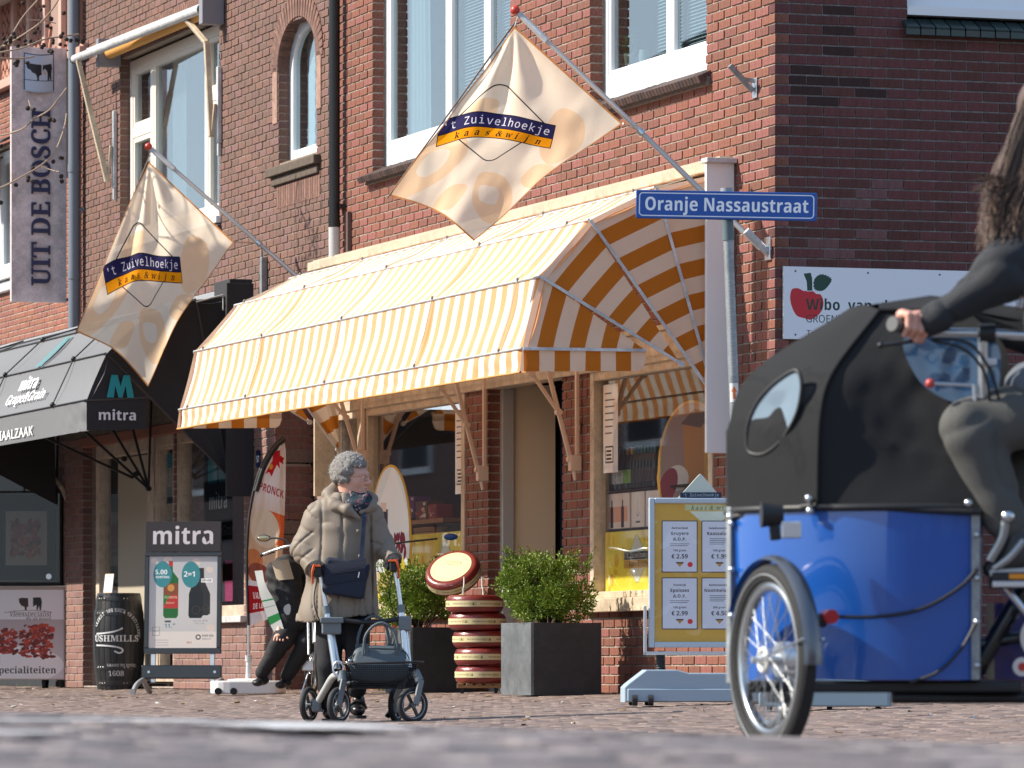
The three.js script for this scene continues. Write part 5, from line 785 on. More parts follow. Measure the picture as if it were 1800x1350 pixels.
// ---------- black barrel with whiskey lettering, price card on it ----------
{
  const p = SD(209, 1216, 51); p.y = groundY(p.z);
  const t = thing('barrel', 'black wooden barrel with white whiskey lettering beside the pavement board', 'barrel', p, TURN), h = 0.925, n = 24, r = (y) => 0.205 + 0.045 * Math.sin(clamp(y / h) * PI);
  const sm = [mat(col(0.02, 0.022, 0.026), 0.42, { bumpMap: rep(ROUGH, 5), bumpScale: 0.001 }), mat(col(0.026, 0.028, 0.032), 0.48), mat(col(0.016, 0.018, 0.021), 0.4)];
  for (let k = 0; k < n; k++) { const a0 = k / n * 2 * PI + 0.012, a1 = (k + 1) / n * 2 * PI - 0.012; part('stave', sheet((u, v) => { const a = mix(a0, a1, u), y = v * h, rr = r(y) + 0.0015 * Math.sin(u * PI); return V(rr * Math.sin(a), y, rr * Math.cos(a)); }, 3, 12), sm[k % 3], t); }
  part('core', lathe([0, 0.1, 0.3, 0.46, 0.6, 0.8, 0.9].map((y) => [r(y) - 0.004, y + 0.001]), 32), M.dark, t);
  part('head', lathe([[0, h - 0.03], [r(h) - 0.01, h - 0.03], [r(h), h]], 32), mat(col(0.06, 0.06, 0.062), 0.5), t);
  for (const y of [0.04, 0.19, 0.71, 0.85]) { const hp = part('hoop', lathe([[r(y) + 0.001, y], [r(y) + 0.005, y], [r(y + 0.045) + 0.005, y + 0.045], [r(y + 0.045) + 0.001, y + 0.045]], 40), mat(col(0.05, 0.052, 0.056), 0.4, { metalness: 0.5 }), t); for (const a of [-0.9, -0.75, -0.6, 0.3, 0.45]) part('rivet', ball(0.007, (r(y) + 0.005) * Math.sin(a), y + 0.022, (r(y) + 0.005) * Math.cos(a), 1, 1, 1, 8), M.steel, hp); }
  const tex = canvas(512, 700, (g) => { g.clearRect(0, 0, 512, 700); g.fillStyle = '#d4d6da'; g.font = '46px serif'; const s = 'OLDEST WHISKEY DISTILLERY'; for (let i = 0; i < s.length; i++) { const a = -2.75 + i * 0.118; g.save(); g.translate(226 + 215 * Math.cos(a), 250 + 215 * Math.sin(a)); g.rotate(a + PI / 2); g.fillText(s[i], -14, 0); g.restore(); } g.font = 'bold 84px serif'; g.fillText('BUSHMILLS', -60, 320); g.font = '34px serif'; g.fillText('GRANT TO DISTIL', 140, 560); g.font = '70px serif'; g.fillText('1608', 150, 650); g.strokeStyle = '#d4d6da'; g.lineWidth = 15; g.beginPath(); g.moveTo(20, 246); g.quadraticCurveTo(230, 240, 290, 190); g.moveTo(20, 356); g.quadraticCurveTo(300, 360, 290, 410); g.quadraticCurveTo(270, 450, 215, 410); g.stroke(); });
  part('lettering', sheet((u, v) => { const a = mix(-1.0, 1.15, u), y = mix(0.08, 0.78, v), q = r(y) + 0.008; return V(q * Math.sin(a), y, q * Math.cos(a)); }, 24, 16), mat('#ffffff', 0.6, { map: tex, transparent: true, alphaTest: 0.35 }), t);
  const c = thing('price_card', 'small slanted price card standing on the black barrel', 'price card', [p.x, p.y + h - 0.0, p.z], TURN);
  const g = bx(-0.05, 0.05, 0, 0.19, 0, 0.004), m4 = new THREE.Matrix4().makeRotationFromEuler(new THREE.Euler(-0.25, -0.5, -0.1)).setPosition(-0.1, 0, 0.08); part('card', g.applyMatrix4(m4), M.white, c);
  part('print', new THREE.PlaneGeometry(0.098, 0.188).translate(0, 0.095, 0.006).applyMatrix4(m4), print(canvas(100, 192, (k) => { k.fillStyle = '#eceaf0'; k.fillRect(0, 0, 100, 192); k.fillStyle = '#d79a56'; for (let i = 0; i < 8; i++) { k.fillRect(i * 14, 0, 8, 10); k.fillRect(i * 14, 182, 8, 10); } k.fillStyle = '#3d4f7a'; k.fillRect(46, 20, 10, 14); k.fillStyle = '#77797f'; for (let i = 0; i < 12; i++) k.fillRect(16, 48 + i * 10, 60 + (i * 7) % 14, 3); })), c);
  part('stand', bx(-0.19, 0.05, -0.03, 0.0, -0.05, 0.16, 0.004), mat(col(0.3, 0.32, 0.36), 0.3), c);
}
// ---------- butcher's cart: printed cabinet on castors with a glass grill cabinet on top ----------
{
  const p = SD(50, 1214, 54); p.y = groundY(p.z); const s = 9330 / 54, X = (px) => (px - 50) / s, Y = (py) => (1214 - py) / s;
  const t = thing('display_cabinet', 'white cabinet on castors with a spare rib print in front of the butcher shop', 'cabinet', p, TURN);
  part('body', bx(-0.62, X(114), Y(1198), Y(1037), -0.5, 0, 0.006), mat(col(0.55, 0.5, 0.45), 0.5), t);
  const tex = canvas(900, 900, (g) => {
    g.fillStyle = '#e8e6ec'; g.fillRect(0, 0, 900, 900); const gr = g.createLinearGradient(0, 300, 0, 900); gr.addColorStop(0, '#b9adb2'); gr.addColorStop(1, '#d8d4da'); g.fillStyle = gr; g.fillRect(0, 300, 900, 600);
    g.fillStyle = '#f0eef2'; g.beginPath(); g.ellipse(420, 760, 480, 190, 0, 0, 7); g.fill();
    const meat = (cx, cy, w, h, n) => { for (let i = 0; i < n; i++) { const x = cx + rnd(-w, w), y = cy + rnd(-h, h), k = rnd(); g.fillStyle = `rgb(${90 + k * 110 | 0},${18 + k * 50 | 0},${14 + k * 30 | 0})`; g.beginPath(); g.ellipse(x, y, rnd(10, 44), rnd(6, 22), rnd(-0.9, 0.3), 0, 7); g.fill(); } for (let i = 0; i < n / 3; i++) { g.fillStyle = `rgba(235,190,180,${rnd(0.2, 0.6)})`; g.beginPath(); g.ellipse(cx + rnd(-w, w) * 0.8, cy + rnd(-h, h) * 0.8, rnd(4, 16), rnd(2, 5), -0.5, 0, 7); g.fill(); } };
    meat(640, 520, 150, 160, 160); meat(240, 520, 200, 120, 160); meat(120, 720, 150, 60, 80); g.fillStyle = '#d9772e'; g.beginPath(); g.ellipse(150, 720, 110, 60, 0.4, 0, 7); g.fill();
    g.fillStyle = '#211c20'; g.font = 'bold 92px serif'; g.fillText('Grillspecialiteiten', 30, 846, 800);
    const P = (l) => { g.beginPath(); for (const [x, y] of l) g.lineTo(x, y); g.fill(); }; g.fillStyle = '#3a1f1c'; P([[470, 90], [500, 80], [560, 84], [562, 170], [548, 172], [546, 210], [530, 210], [526, 172], [496, 160], [476, 130]]); g.fillStyle = '#171417'; P([[606, 78], [680, 74], [692, 120], [684, 206], [670, 206], [664, 160], [650, 206], [640, 204], [640, 150], [606, 170]]); g.fillStyle = '#e9e5ea'; g.font = 'bold 70px sans-serif'; g.fillText('K', 568, 150);
    g.fillStyle = '#4a3432'; g.font = 'italic 78px serif'; g.fillText('vleesspecialist', 380, 270, 400); g.font = '44px sans-serif'; g.fillText('uit de bosch', 540, 306); g.lineWidth = 4; g.strokeStyle = '#4a3432'; g.beginPath(); g.moveTo(330, 232); g.quadraticCurveTo(560, 190, 780, 226); g.stroke();
  });
  part('print', new THREE.PlaneGeometry(X(112) + 0.6, Y(1040) - Y(1196)).translate((X(112) - 0.6) / 2, (Y(1040) + Y(1196)) / 2, 0.003), print(tex, 0.4), t);
  part('top_rim', bx(-0.64, X(116), Y(1037), Y(1033), -0.52, 0.02, 0.004), mat(col(0.4, 0.36, 0.33), 0.5), t);
  for (const x of [X(76), X(108), -0.5]) for (const z of [-0.06, -0.42]) part('castor', [rod(V(x - 0.014, 0.036, z), V(x + 0.014, 0.036, z), 0.036, 0.036, 16), bx(x - 0.02, x + 0.02, 0.05, 0.095, z - 0.03, z + 0.02, 0.006)], M.rubber, t);
  const g = thing('grill_cabinet', 'black glass fronted grill cabinet on top of the printed butcher cabinet', 'grill', [p.x, p.y + Y(1032), p.z], TURN), h = Y(866) - Y(1032), x1 = X(108);
  part('shell', [bx(-0.6, x1, 0.0, 0.05, -0.46, -0.02, 0.006), bx(-0.6, x1, h - 0.03, h, -0.46, -0.02, 0.006), bx(x1 - 0.06, x1, 0.05, h - 0.03, -0.46, -0.02, 0.006), bx(-0.6, x1 - 0.06, 0.05, h - 0.03, -0.46, -0.42)], M.dark, g);
  part('door', bx(-0.58, x1 - 0.02, 0.03, h - 0.02, -0.018, -0.012), phys(col(0.88, 0.88, 0.88), 0.03, { transmission: 1, thickness: 0, ior: 1.3 }), g);
  part('poster', new THREE.PlaneGeometry(0.42, 0.55).translate(x1 - 0.36, h * 0.5, -0.03), print(canvas(220, 290, (k) => { k.fillStyle = '#7d7468'; k.fillRect(0, 0, 220, 290); for (let i = 0; i < 130; i++) { const q = rnd(); k.fillStyle = `rgb(${60 + q * 90 | 0},${24 + q * 50 | 0},${20 + q * 40 | 0})`; k.beginPath(); k.ellipse(rnd(30, 180), rnd(50, 240), rnd(6, 22), rnd(5, 14), rnd(3), 0, 7); k.fill(); } }), 0.5), g);
  part('badge', rod(V(x1 - 0.13, 0.09, -0.01), V(x1 - 0.13, 0.09, -0.005), 0.03).scale(1, 1, 1), M.alu, g);
  part('handle', bx(-0.55, -0.53, 0.1, h - 0.1, 0.0, 0.02, 0.006), M.alu, g);
  part('cable', tube([V(x1, 0.45, -0.1), V(x1 + 0.05, 0.3, -0.1), V(x1 + 0.03, 0.1, -0.1)], 0.008, 6), M.black, g);
}
{ // folding arms of the butcher's own canopy
  const t = thing('awning_arm', 'thin cream folding canopy arm hanging above the butcher grill cabinet', 'awning arm', [0, 0, 0]);
  const pts = [[28, 795], [72, 812], [108, 856], [128, 905]].map(([x, y]) => SD(x, y, 54)); for (let i = 0; i < 3; i++) part('link', bar(pts[i], pts[i + 1], 0.03, 0.04), mat(col(0.4, 0.34, 0.28), 0.5), t);
  part('joint', pts.map((q) => ball(0.03, q.x, q.y, q.z, 1, 1, 1, 10)), mat(col(0.4, 0.34, 0.28), 0.5), t);
}
// ---------- feather flag on a white base ----------
{
  const D = 44.3, p = SD(437, 1222, D); p.y = groundY(p.z); const s = 9330 / D, q = (x, y, d = 0) => V((x - 437) / s, (1222 - y) / s, d);
  const t = thing('feather_flag', 'tall white feather flag with a red ribbon and red lettering on a white base', 'flag', p, TURN);
  const base = part('base', [outline(blob2([[-0.29, -0.16], [-0.24, -0.24], [0, -0.26], [0.24, -0.24], [0.285, -0.16], [0.285, 0.16], [0.24, 0.24], [0, 0.26], [-0.24, 0.24], [-0.29, 0.16]], 48), 0.085, 0.012).rotateX(-PI / 2).translate(0, 0.02, 0), lathe([[0, 0.112], [0.18, 0.112], [0.175, 0.128], [0.1, 0.136], [0, 0.136]], 32)], mat(col(0.72, 0.71, 0.7), 0.5), t);
  for (const x of [-0.24, -0.11]) part('foot', rod(V(x, 0.03, 0.2), V(x, 0.03, 0.28), 0.03), M.rubber, base);
  part('socket', [rod(V(0, 0.13, 0), V(0, 0.28, 0), 0.026, 0.022), rod(V(0, 0.28, 0), V(0, 0.33, 0), 0.03)], M.white, t); part('pole', [rod(V(0, 0.3, 0), q(437, 1100), 0.013)], M.alu, t);
  const L = [[437, 1102], [435, 1050], [434, 980], [437, 920], [447, 860], [462, 815], [480, 785], [498, 768]], R = [[478, 1086], [485, 1050], [494, 1000], [499, 940], [501, 880], [502, 830], [502, 795], [500, 772]];
  const cl = new THREE.CatmullRomCurve3(L.map(([x, y]) => q(x, y))), cr = new THREE.CatmullRomCurve3(R.map(([x, y]) => q(x, y)));
  part('bow', new THREE.TubeGeometry(cl, 40, 0.012, 8), M.black, t); part('pocket', tube(L.slice(4).map(([x, y]) => q(x + 3, y + 4, 0.002)), 0.022, 8, 24), M.black, t);
  const tex = canvas(320, 1536, (g) => {
    g.fillStyle = '#f4eef0'; g.fillRect(0, 0, 320, 1536); const gr = g.createLinearGradient(0, 640, 0, 1200); gr.addColorStop(0, 'rgba(230,200,165,0)'); gr.addColorStop(0.5, 'rgba(226,188,150,1)'); gr.addColorStop(1, 'rgba(228,190,160,.9)'); g.fillStyle = gr; g.fillRect(0, 640, 320, 600);
    g.fillStyle = '#e8703e'; g.fillRect(170, 760, 150, 200); g.fillStyle = '#ecd9c0'; g.beginPath(); g.ellipse(150, 880, 130, 120, 0, 0, 7); g.fill(); g.fillStyle = '#d98a58'; g.beginPath(); g.ellipse(70, 1090, 80, 60, 0, 0, 7); g.fill(); g.fillStyle = '#a35a48'; g.beginPath(); g.ellipse(120, 1170, 110, 60, 0, 0, 7); g.fill(); g.fillStyle = '#f0ebf0'; g.fillRect(0, 1220, 320, 316);
    g.fillStyle = '#b3262e'; g.fillRect(0, 1250, 320, 190); g.fillStyle = '#f6eef0'; g.font = 'bold 64px sans-serif'; g.fillText('VAN OOR', 60, 1332, 230); g.fillText('DE LEKKER', 60, 1412, 240);
    g.fillStyle = '#c9252d'; const P = (l) => { g.beginPath(); for (const [x, y] of l) g.lineTo(x, y); g.fill(); }; P([[120, 250], [190, 230], [210, 290], [290, 300], [270, 340], [290, 370], [220, 360], [240, 430], [190, 400], [150, 520], [110, 490], [70, 520], [110, 380], [90, 310]]); g.fillStyle = '#e8a03a'; g.beginPath(); g.arc(118, 440, 26, 0, 7); g.fill();
    g.fillStyle = '#b52a32'; g.font = 'bold 82px sans-serif'; g.fillText('SPRONCK', 4, 650, 300);
  });
  part('cloth', sheet((u, v) => { const a = cl.getPoint(v), b = cr.getPoint(v); const p2 = a.lerp(b, u); p2.z += 0.03 * Math.sin(u * 7 + v * 5) * u * (1 - v * 0.4) + 0.015 * N3(u * 6, v * 12, 1); return { p: p2, uv: [u, v] }; }, 24, 70), phys('#ffffff', 0.75, { map: tex, transmission: 0.3, thickness: 0, ior: 1.2 }), t);
}
// ---------- price board of the cheese shop ----------
{
  const D = 33, p = SD(1205, 1241, D); p.y = groundY(p.z); const s = 9330 / D, X = (px) => (px - 1205) / s, Y = (py) => (1241 - py) / s, xr = X(1325);
  const t = thing('price_board', 'framed cheese price board on a pale blue wheeled foot beside the cargo trike', 'price board', p, TURN + 0.06);
  const plastic = mat(col(0.33, 0.41, 0.48), 0.45);
  // foot: a long moulded base with two raised ends
  const y0 = 0.03, prof = (x) => 0; const fx0 = X(1096), fx1 = X(1345);
  const foot = part('foot', [outline([[fx0, 0], [fx0 + 0.0, 0.08], [fx0 + 0.02, 0.1], [X(1133), 0.185], [X(1185), 0.185], [X(1205), 0.165], [fx1 - 0.1, 0.165], [fx1, 0.1], [fx1, 0]], 0.3, 0.008).translate(0, y0, -0.15)], plastic, t);
  part('foot_skirt', [bx(fx0 + 0.01, fx1 - 0.01, y0 - 0.005, y0 + 0.075, 0.155, 0.172, 0.008)], plastic, foot);
  for (const x of [X(1112), X(1140)]) for (const z of [0.12, -0.12]) part('castor', [rod(V(x - 0.014, 0.034, z + 0.05), V(x + 0.014, 0.034, z + 0.05), 0.034, 0.034, 16), rod(V(x - 0.018, 0.034, z + 0.05), V(x - 0.014, 0.034, z + 0.05), 0.03, 0.03, 16)], M.rubber, foot);
  part('spring', Array.from({ length: 11 }, (_, i) => new THREE.TorusGeometry(0.024, 0.0062, 8, 18).rotateX(PI / 2).translate(X(1161), 0.2 + i * 0.0115, 0)).concat(rod(V(X(1161), 0.18, 0), V(X(1161), 0.34, 0), 0.02)), M.black, t);
  part('spring', Array.from({ length: 11 }, (_, i) => new THREE.TorusGeometry(0.024, 0.0062, 8, 18).rotateX(PI / 2).translate(X(1290), 0.2 + i * 0.0115, 0)).concat(rod(V(X(1290), 0.18, 0), V(X(1290), 0.34, 0), 0.02)), M.black, t);
  // tray that carries the frame
  part('tray', [bx(X(1131), xr + 0.02, Y(1152), Y(1146), -0.02, 0.03, 0.003), bx(X(1131), X(1136), Y(1152), Y(1066), -0.02, 0.03, 0.003)], M.alu, t);
  const fy0 = Y(1139), fy1 = Y(876), fx = X(1140), fw = 0.035;
  const fr = part('frame', [bx(fx, fx + fw, fy0, fy1, -0.02, 0.025, 0.008), bx(xr - fw, xr, fy0, fy1, -0.02, 0.025, 0.008), bx(fx + fw, xr - fw, fy0, fy0 + fw, -0.02, 0.024, 0.008), bx(fx + fw, xr - fw, fy1 - fw, fy1, -0.02, 0.024, 0.008), bx(fx + fw, xr - fw, fy0 + fw, fy1 - fw, -0.018, 0.004)], mat(col(0.5, 0.58, 0.66), 0.35, { metalness: 0.3 }), t);
  const cards = [['Zwitserland', 'Gruyere', 'A.O.P.', '100 gram', '€ 2.59', 1], ['Saladevoordeel', 'Kaassalade', '', '100 gram', '€ 1.99', 1], ['Frankrijk', 'Epoisses', 'A.O.P.', '100 gram', '€ 2.99', 1], ['Notenvoordeel', 'Nootmelange', '', '200 gram', '€ 4.50', 0]];
  const backW = xr - fx - 2 * fw, backH = fy1 - fy0 - 2 * fw;
  part('back_sheet', new THREE.PlaneGeometry(backW, backH).translate((fx + xr) / 2, (fy0 + fy1) / 2, 0.006), print(canvas(640, 900, (g) => { g.fillStyle = '#d8ab45'; g.fillRect(0, 0, 640, 900); g.fillStyle = '#c9cf9c'; g.fillRect(210, 8, 420, 36); g.fillStyle = '#33301f'; g.font = 'italic 36px serif'; g.fillText('k a a s  &  w i j n', 250, 40); g.fillStyle = '#dfe8d4'; g.beginPath(); g.moveTo(240, 50); g.lineTo(540, 50); g.lineTo(420, 150); g.lineTo(360, 150); g.fill(); }), 0.5), fr);
  const cw = (X(1226) - X(1163)), ch = 0.322;
  cards.forEach((c, i) => {
    const x = X(1163) + (i % 2) * (X(1233) - X(1163)), y = i < 2 ? Y(1007) : Y(1107);
    part('price_card', new THREE.PlaneGeometry(cw, ch).translate(x + cw / 2, y + ch / 2, 0.009), print(canvas(260, 380, (g) => {
      g.fillStyle = '#dfe2ee'; g.fillRect(0, 0, 260, 380); g.strokeStyle = '#3a3d52'; g.lineWidth = 6; g.strokeRect(3, 3, 254, 374); g.fillStyle = '#23232c'; g.textAlign = 'center'; g.font = 'bold 21px sans-serif'; g.fillText(c[0], 130, 62); g.font = 'bold 34px sans-serif'; g.fillText(c[1], 130, 106, 230); g.fillText(c[2], 130, 148); g.fillStyle = '#6c6f7c'; for (let k = 0; k < (c[2] ? 2 : 4); k++) g.fillRect(60, (c[2] ? 168 : 130) + k * 13, 140 - k * 12, 5); g.fillStyle = '#3a3b46'; g.font = 'bold 22px sans-serif'; g.fillText(c[3], 130, 226); g.fillStyle = '#16161c'; g.font = 'bold 44px sans-serif'; g.fillText(c[4], 130, 278);
      g.fillStyle = '#c58f4a'; g.beginPath(); g.moveTo(106, 312); g.lineTo(156, 312); g.lineTo(131, 340); g.fill(); g.fillStyle = '#4a3a3a'; g.fillRect(104, 304, 54, 10); if (c[5]) { g.fillStyle = '#e2303c'; g.beginPath(); g.arc(206, 322, 19, 0, 7); g.fill(); }
    }), 0.5), fr);
  });
  // clear cover, a little buckled
  part('cover', sheet((u, v) => V(mix(fx + fw, xr - fw, u), mix(fy0 + fw, fy1 - fw, v), 0.016 + 0.006 * N3(u * 3, v * 5, 2) + 0.003 * N3(u * 9, v * 14, 5)), 50, 70), phys('#ffffff', 0.06, { transmission: 1, thickness: 0, ior: 1.5 }), fr);
  // topper with the shop's name
  const th = 0.16, tg = outline([[X(1192), 0], [X(1228), th - 0.02], [X(1231), th - 0.012], [X(1234), th - 0.02], [X(1268), 0]], 0.012, 0.002).translate(0, fy1, -0.006); part('topper', tg, mat(col(0.62, 0.68, 0.6), 0.5), t);
  part('name_plate', bx(X(1195), X(1268), fy1 + 0.0, fy1 + 0.035, -0.005, 0.016, 0.003), M.navy, t);
  part('name_print', new THREE.PlaneGeometry(X(1266) - X(1197), 0.032).translate((X(1266) + X(1197)) / 2, fy1 + 0.0175, 0.018), print(canvas(420, 52, (g) => { g.fillStyle = '#1b2a48'; g.fillRect(0, 0, 420, 52); g.fillStyle = '#b9cbd2'; g.font = '44px monospace'; g.fillText("'t Zuivelhoekje", 10, 40); }), 0.5), t);
}
{ // foot of a second board, under the trike
  const D = 30.2, p = SD(1450, 1272, D); p.y = groundY(p.z); const s = 9330 / D, X = (px) => (px - 1450) / s;
  const t = thing('board_foot', 'blue grey wheeled sign foot on the paving seen under the cargo trike', 'sign foot', p, TURN - 0.12), m = mat(col(0.2, 0.28, 0.34), 0.5);
  part('moulding', [outline([[X(1340), 0.0], [X(1340), 0.06], [X(1352), 0.13], [X(1380), 0.145], [X(1520), 0.13], [X(1562), 0.075], [X(1562), 0.0]], 0.3, 0.01).translate(0, 0.03, -0.15)], m, t);
  part('grip', [bx(X(1455), X(1490), 0.15, 0.165, -0.05, 0.05, 0.004)], M.white, t);
  for (const x of [X(1355), X(1460), X(1545)]) part('castor', rod(V(x - 0.014, 0.032, 0.1), V(x + 0.014, 0.032, 0.1), 0.032, 0.032, 14), M.rubber, t);
  part('post', rod(V(0.05, 0.15, 0), V(0.05, 0.7, 0), 0.024), M.black, t);
}
// ---------- goods and prints in the shop windows ----------
{
  const film = (x0, x1, y0, y1, z, w, h, f, label, name = 'window_print') => { const t = thing(name, label, 'window print', [(x0 + x1) / 2, y0, z]); part('film', new THREE.PlaneGeometry(x1 - x0, y1 - y0).translate(0, (y1 - y0) / 2, 0), phys('#ffffff', 0.5, { map: canvas(w, h, f), transmission: 0.12, thickness: 0 }), t); return t; };
  const cheese = (g, w, h) => { g.fillStyle = '#f0dc3c'; g.fillRect(0, 0, w, h); g.fillStyle = '#e2b62a'; for (let i = 0; i < 22; i++) { g.beginPath(); g.ellipse(rnd(w), rnd(h), rnd(8, 22), rnd(12, 34), 0, 0, 7); g.fill(); } g.fillStyle = 'rgba(236,222,120,.6)'; for (let i = 0; i < 12; i++) { g.beginPath(); g.ellipse(rnd(w), rnd(h), rnd(10, 34), rnd(8, 24), 0, 0, 7); g.fill(); } };
  const mark = (g, x, y, k) => { g.fillStyle = '#dfe6d8'; g.strokeStyle = '#7d8a6a'; g.lineWidth = 3; g.beginPath(); g.moveTo(x, y - 100 * k); g.quadraticCurveTo(x + 20 * k, y - 100 * k, x + 90 * k, y); g.quadraticCurveTo(x + 20 * k, y + 100 * k, x, y + 100 * k); g.quadraticCurveTo(x - 20 * k, y + 100 * k, x - 90 * k, y); g.quadraticCurveTo(x - 20 * k, y - 100 * k, x, y - 100 * k); g.fill(); g.stroke(); g.fillStyle = '#2c2b33'; g.fillRect(x - 120 * k, y - 34 * k, 240 * k, 34 * k); g.fillStyle = '#c79a3a'; g.fillRect(x - 124 * k, y + 2 * k, 248 * k, 34 * k); g.fillStyle = '#e8e4da'; g.font = `${30 * k}px monospace`; g.fillText("'t Zuivelhoekje", x - 110 * k, y - 8 * k, 220 * k); g.fillStyle = '#3a2f20'; g.font = `italic bold ${30 * k}px serif`; g.fillText('kaas & wijn', x - 80 * k, y + 28 * k); };
  film(-3.66, -1.27, 0.757, 1.2, -0.075, 1024, 256, (g, w, h) => { cheese(g, w, h); mark(g, 300, 124, 1); mark(g, 800, 124, 1); }, 'yellow cheese print along the bottom of the right shop window');
  film(-9.42, -6.9, 0.757, 1.3, -0.075, 1024, 256, (g, w, h) => { cheese(g, w, h); mark(g, 760, 124, 1); }, 'yellow cheese print along the bottom of the left shop window');
  const note = (x, y, label) => { const t = thing('paper_notice', label, 'notice', [x, y, -0.047]); part('sheet', sheet((u, v) => ({ p: V((u - 0.5) * 0.3, v * 0.66, 0.008 * Math.sin(u * 5)), uv: [u, v] }), 8, 6), print(canvas(140, 320, (g) => { g.fillStyle = '#e2dcd8'; g.fillRect(0, 0, 140, 320); g.fillStyle = '#6b6468'; for (let i = 0; i < 7; i++) g.fillRect(24, 30 + i * 24, 60 + (i * 29) % 34, 5); g.strokeStyle = '#3a3438'; g.lineWidth = 5; g.strokeRect(30, 226, 66, 56); g.fillStyle = '#3a3438'; for (let i = 0; i < 3; i++) g.fillRect(40, 238 + i * 14, 44, 7); }), 0.7), t); };
  note(-3.47, SZ(1051, 832, 0).y, 'white paper notice taped at the left edge of the right shop window');
  note(-7.05, SZ(800, 868, 0).y, 'white paper notice taped at the right edge of the left shop window');
  // surfboard-shaped cheese advertisements
  const egg = (w, h) => Array.from({ length: 48 }, (_, i) => { const a = i / 48 * 2 * PI; return [w / 2 * Math.cos(a) * (Math.sin(a) < 0 ? 1 : 0.96), h / 2 * Math.sin(a) * (Math.sin(a) > 0 ? 1.05 : 1)]; });
  const board = (label, p, turn, w, h, f) => { const t = thing('display_board', label, 'display board', p, turn); part('rim', outline(egg(w, h), 0.015, 0.003), mat(col(0.72, 0.42, 0.06), 0.5), t); const g = new THREE.ShapeGeometry(new THREE.Shape(egg(w * 0.93, h * 0.97).map((q) => new THREE.Vector2(...q)))), pp = g.attributes.position, uv = g.attributes.uv; for (let i = 0; i < pp.count; i++) uv.setXY(i, pp.getX(i) / w + 0.5, pp.getY(i) / h / 1.06 + 0.5); part('print', g.translate(0, 0, 0.022), print(canvas(320, 640, f), 0.45), t); return t; };
  const b1 = SZ(688, 945, 0.3);
  board('white oval advertisement board with cheese and fruit behind the woman', [b1.x, SD(688, 945, 44).y, b1.z], TURN - 0.35, 0.37, 1.12, (g) => { g.fillStyle = '#e6ecec'; g.fillRect(0, 0, 320, 640); g.fillStyle = '#f4f6f6'; g.beginPath(); g.moveTo(180, 0); g.lineTo(320, 260); g.lineTo(120, 560); g.lineTo(60, 200); g.fill(); g.fillStyle = '#3a2a36'; g.fillRect(80, 200, 60, 70); g.fillStyle = '#e9cfc0'; g.fillRect(84, 170, 44, 40); g.fillStyle = '#7c1530'; for (let i = 0; i < 26; i++) { g.beginPath(); g.ellipse(150 + rnd(120), 320 + rnd(90), 8, 22, rnd(-0.5, 0.5), 0, 7); g.fill(); } g.fillStyle = '#c9b92e'; g.beginPath(); g.ellipse(190, 450, 90, 70, 0.5, 0, 7); g.fill(); g.fillStyle = '#ddc27a'; g.fillRect(60, 480, 160, 90); });
  const b2 = SZ(1218, 825, -0.25);
  board('oval advertisement board with a cheese wedge in the right shop window', [b2.x, b2.y, b2.z], 0.85, 0.55, 0.95, (g) => { g.fillStyle = '#a58a80'; g.fillRect(0, 0, 320, 640); g.fillStyle = '#c58a3e'; g.beginPath(); g.moveTo(120, 120); g.lineTo(210, 60); g.lineTo(216, 400); g.lineTo(130, 420); g.fill(); g.fillStyle = '#6a5044'; g.beginPath(); g.moveTo(110, 110); g.lineTo(170, 40); g.lineTo(250, 60); g.lineTo(200, 130); g.fill(); g.fillStyle = '#d9a848'; g.beginPath(); g.moveTo(214, 110); g.lineTo(290, 190); g.lineTo(290, 420); g.lineTo(216, 400); g.fill(); g.fillStyle = '#e8e2da'; g.beginPath(); g.ellipse(96, 360, 50, 60, 0, 0, 7); g.fill(); g.fillStyle = '#8e1f30'; g.beginPath(); g.ellipse(50, 400, 40, 90, 0.3, 0, 7); g.fill(); g.fillStyle = '#e9d9a8'; g.beginPath(); g.ellipse(270, 460, 70, 70, 0, 0, 7); g.fill(); });
  // wine bottles on crates in the right window
  const crate = (label, x0, x1, y0, h, f) => { const t = thing('wine_carton', label, 'carton', [(x0 + x1) / 2, y0, -0.38]); part('box', bx(-(x1 - x0) / 2, (x1 - x0) / 2, 0, h, -0.2, 0.1, 0.004), mat(col(0.45, 0.4, 0.36), 0.7), t); part('print', new THREE.PlaneGeometry(x1 - x0 - 0.01, h - 0.01).translate(0, h / 2, 0.103), print(canvas(220, 160, f), 0.6), t); };
  const yB = SZ(1090, 930, -0.12).y, hB = 0.27, cx = (px, z) => SZ(px, 900, z).x;
  const carton = (label, p0, p1, f) => { const x0 = cx(p0, -0.12), x1 = cx(p1, -0.12), t = thing('wine_carton', label, 'carton', [(x0 + x1) / 2, yB, -0.12]); part('box', bx(-(x1 - x0) / 2, (x1 - x0) / 2, 0, hB, -0.2, 0, 0.004), mat(col(0.6, 0.54, 0.5), 0.7), t); part('print', new THREE.PlaneGeometry(x1 - x0 - 0.01, hB - 0.01).translate(0, hB / 2, 0.003), print(canvas(220, 160, f), 0.6), t); };
  carton('pale wine carton with two bottle pictures in the right shop window', 1066, 1108, (g) => { g.fillStyle = '#e2d2c8'; g.fillRect(0, 0, 220, 160); g.fillStyle = '#e0a488'; g.fillRect(20, 60, 180, 70); g.fillStyle = '#2b2a3c'; for (const x of [40, 140]) { g.fillRect(x, 60, 26, 96); g.fillRect(x + 8, 30, 10, 34); } });
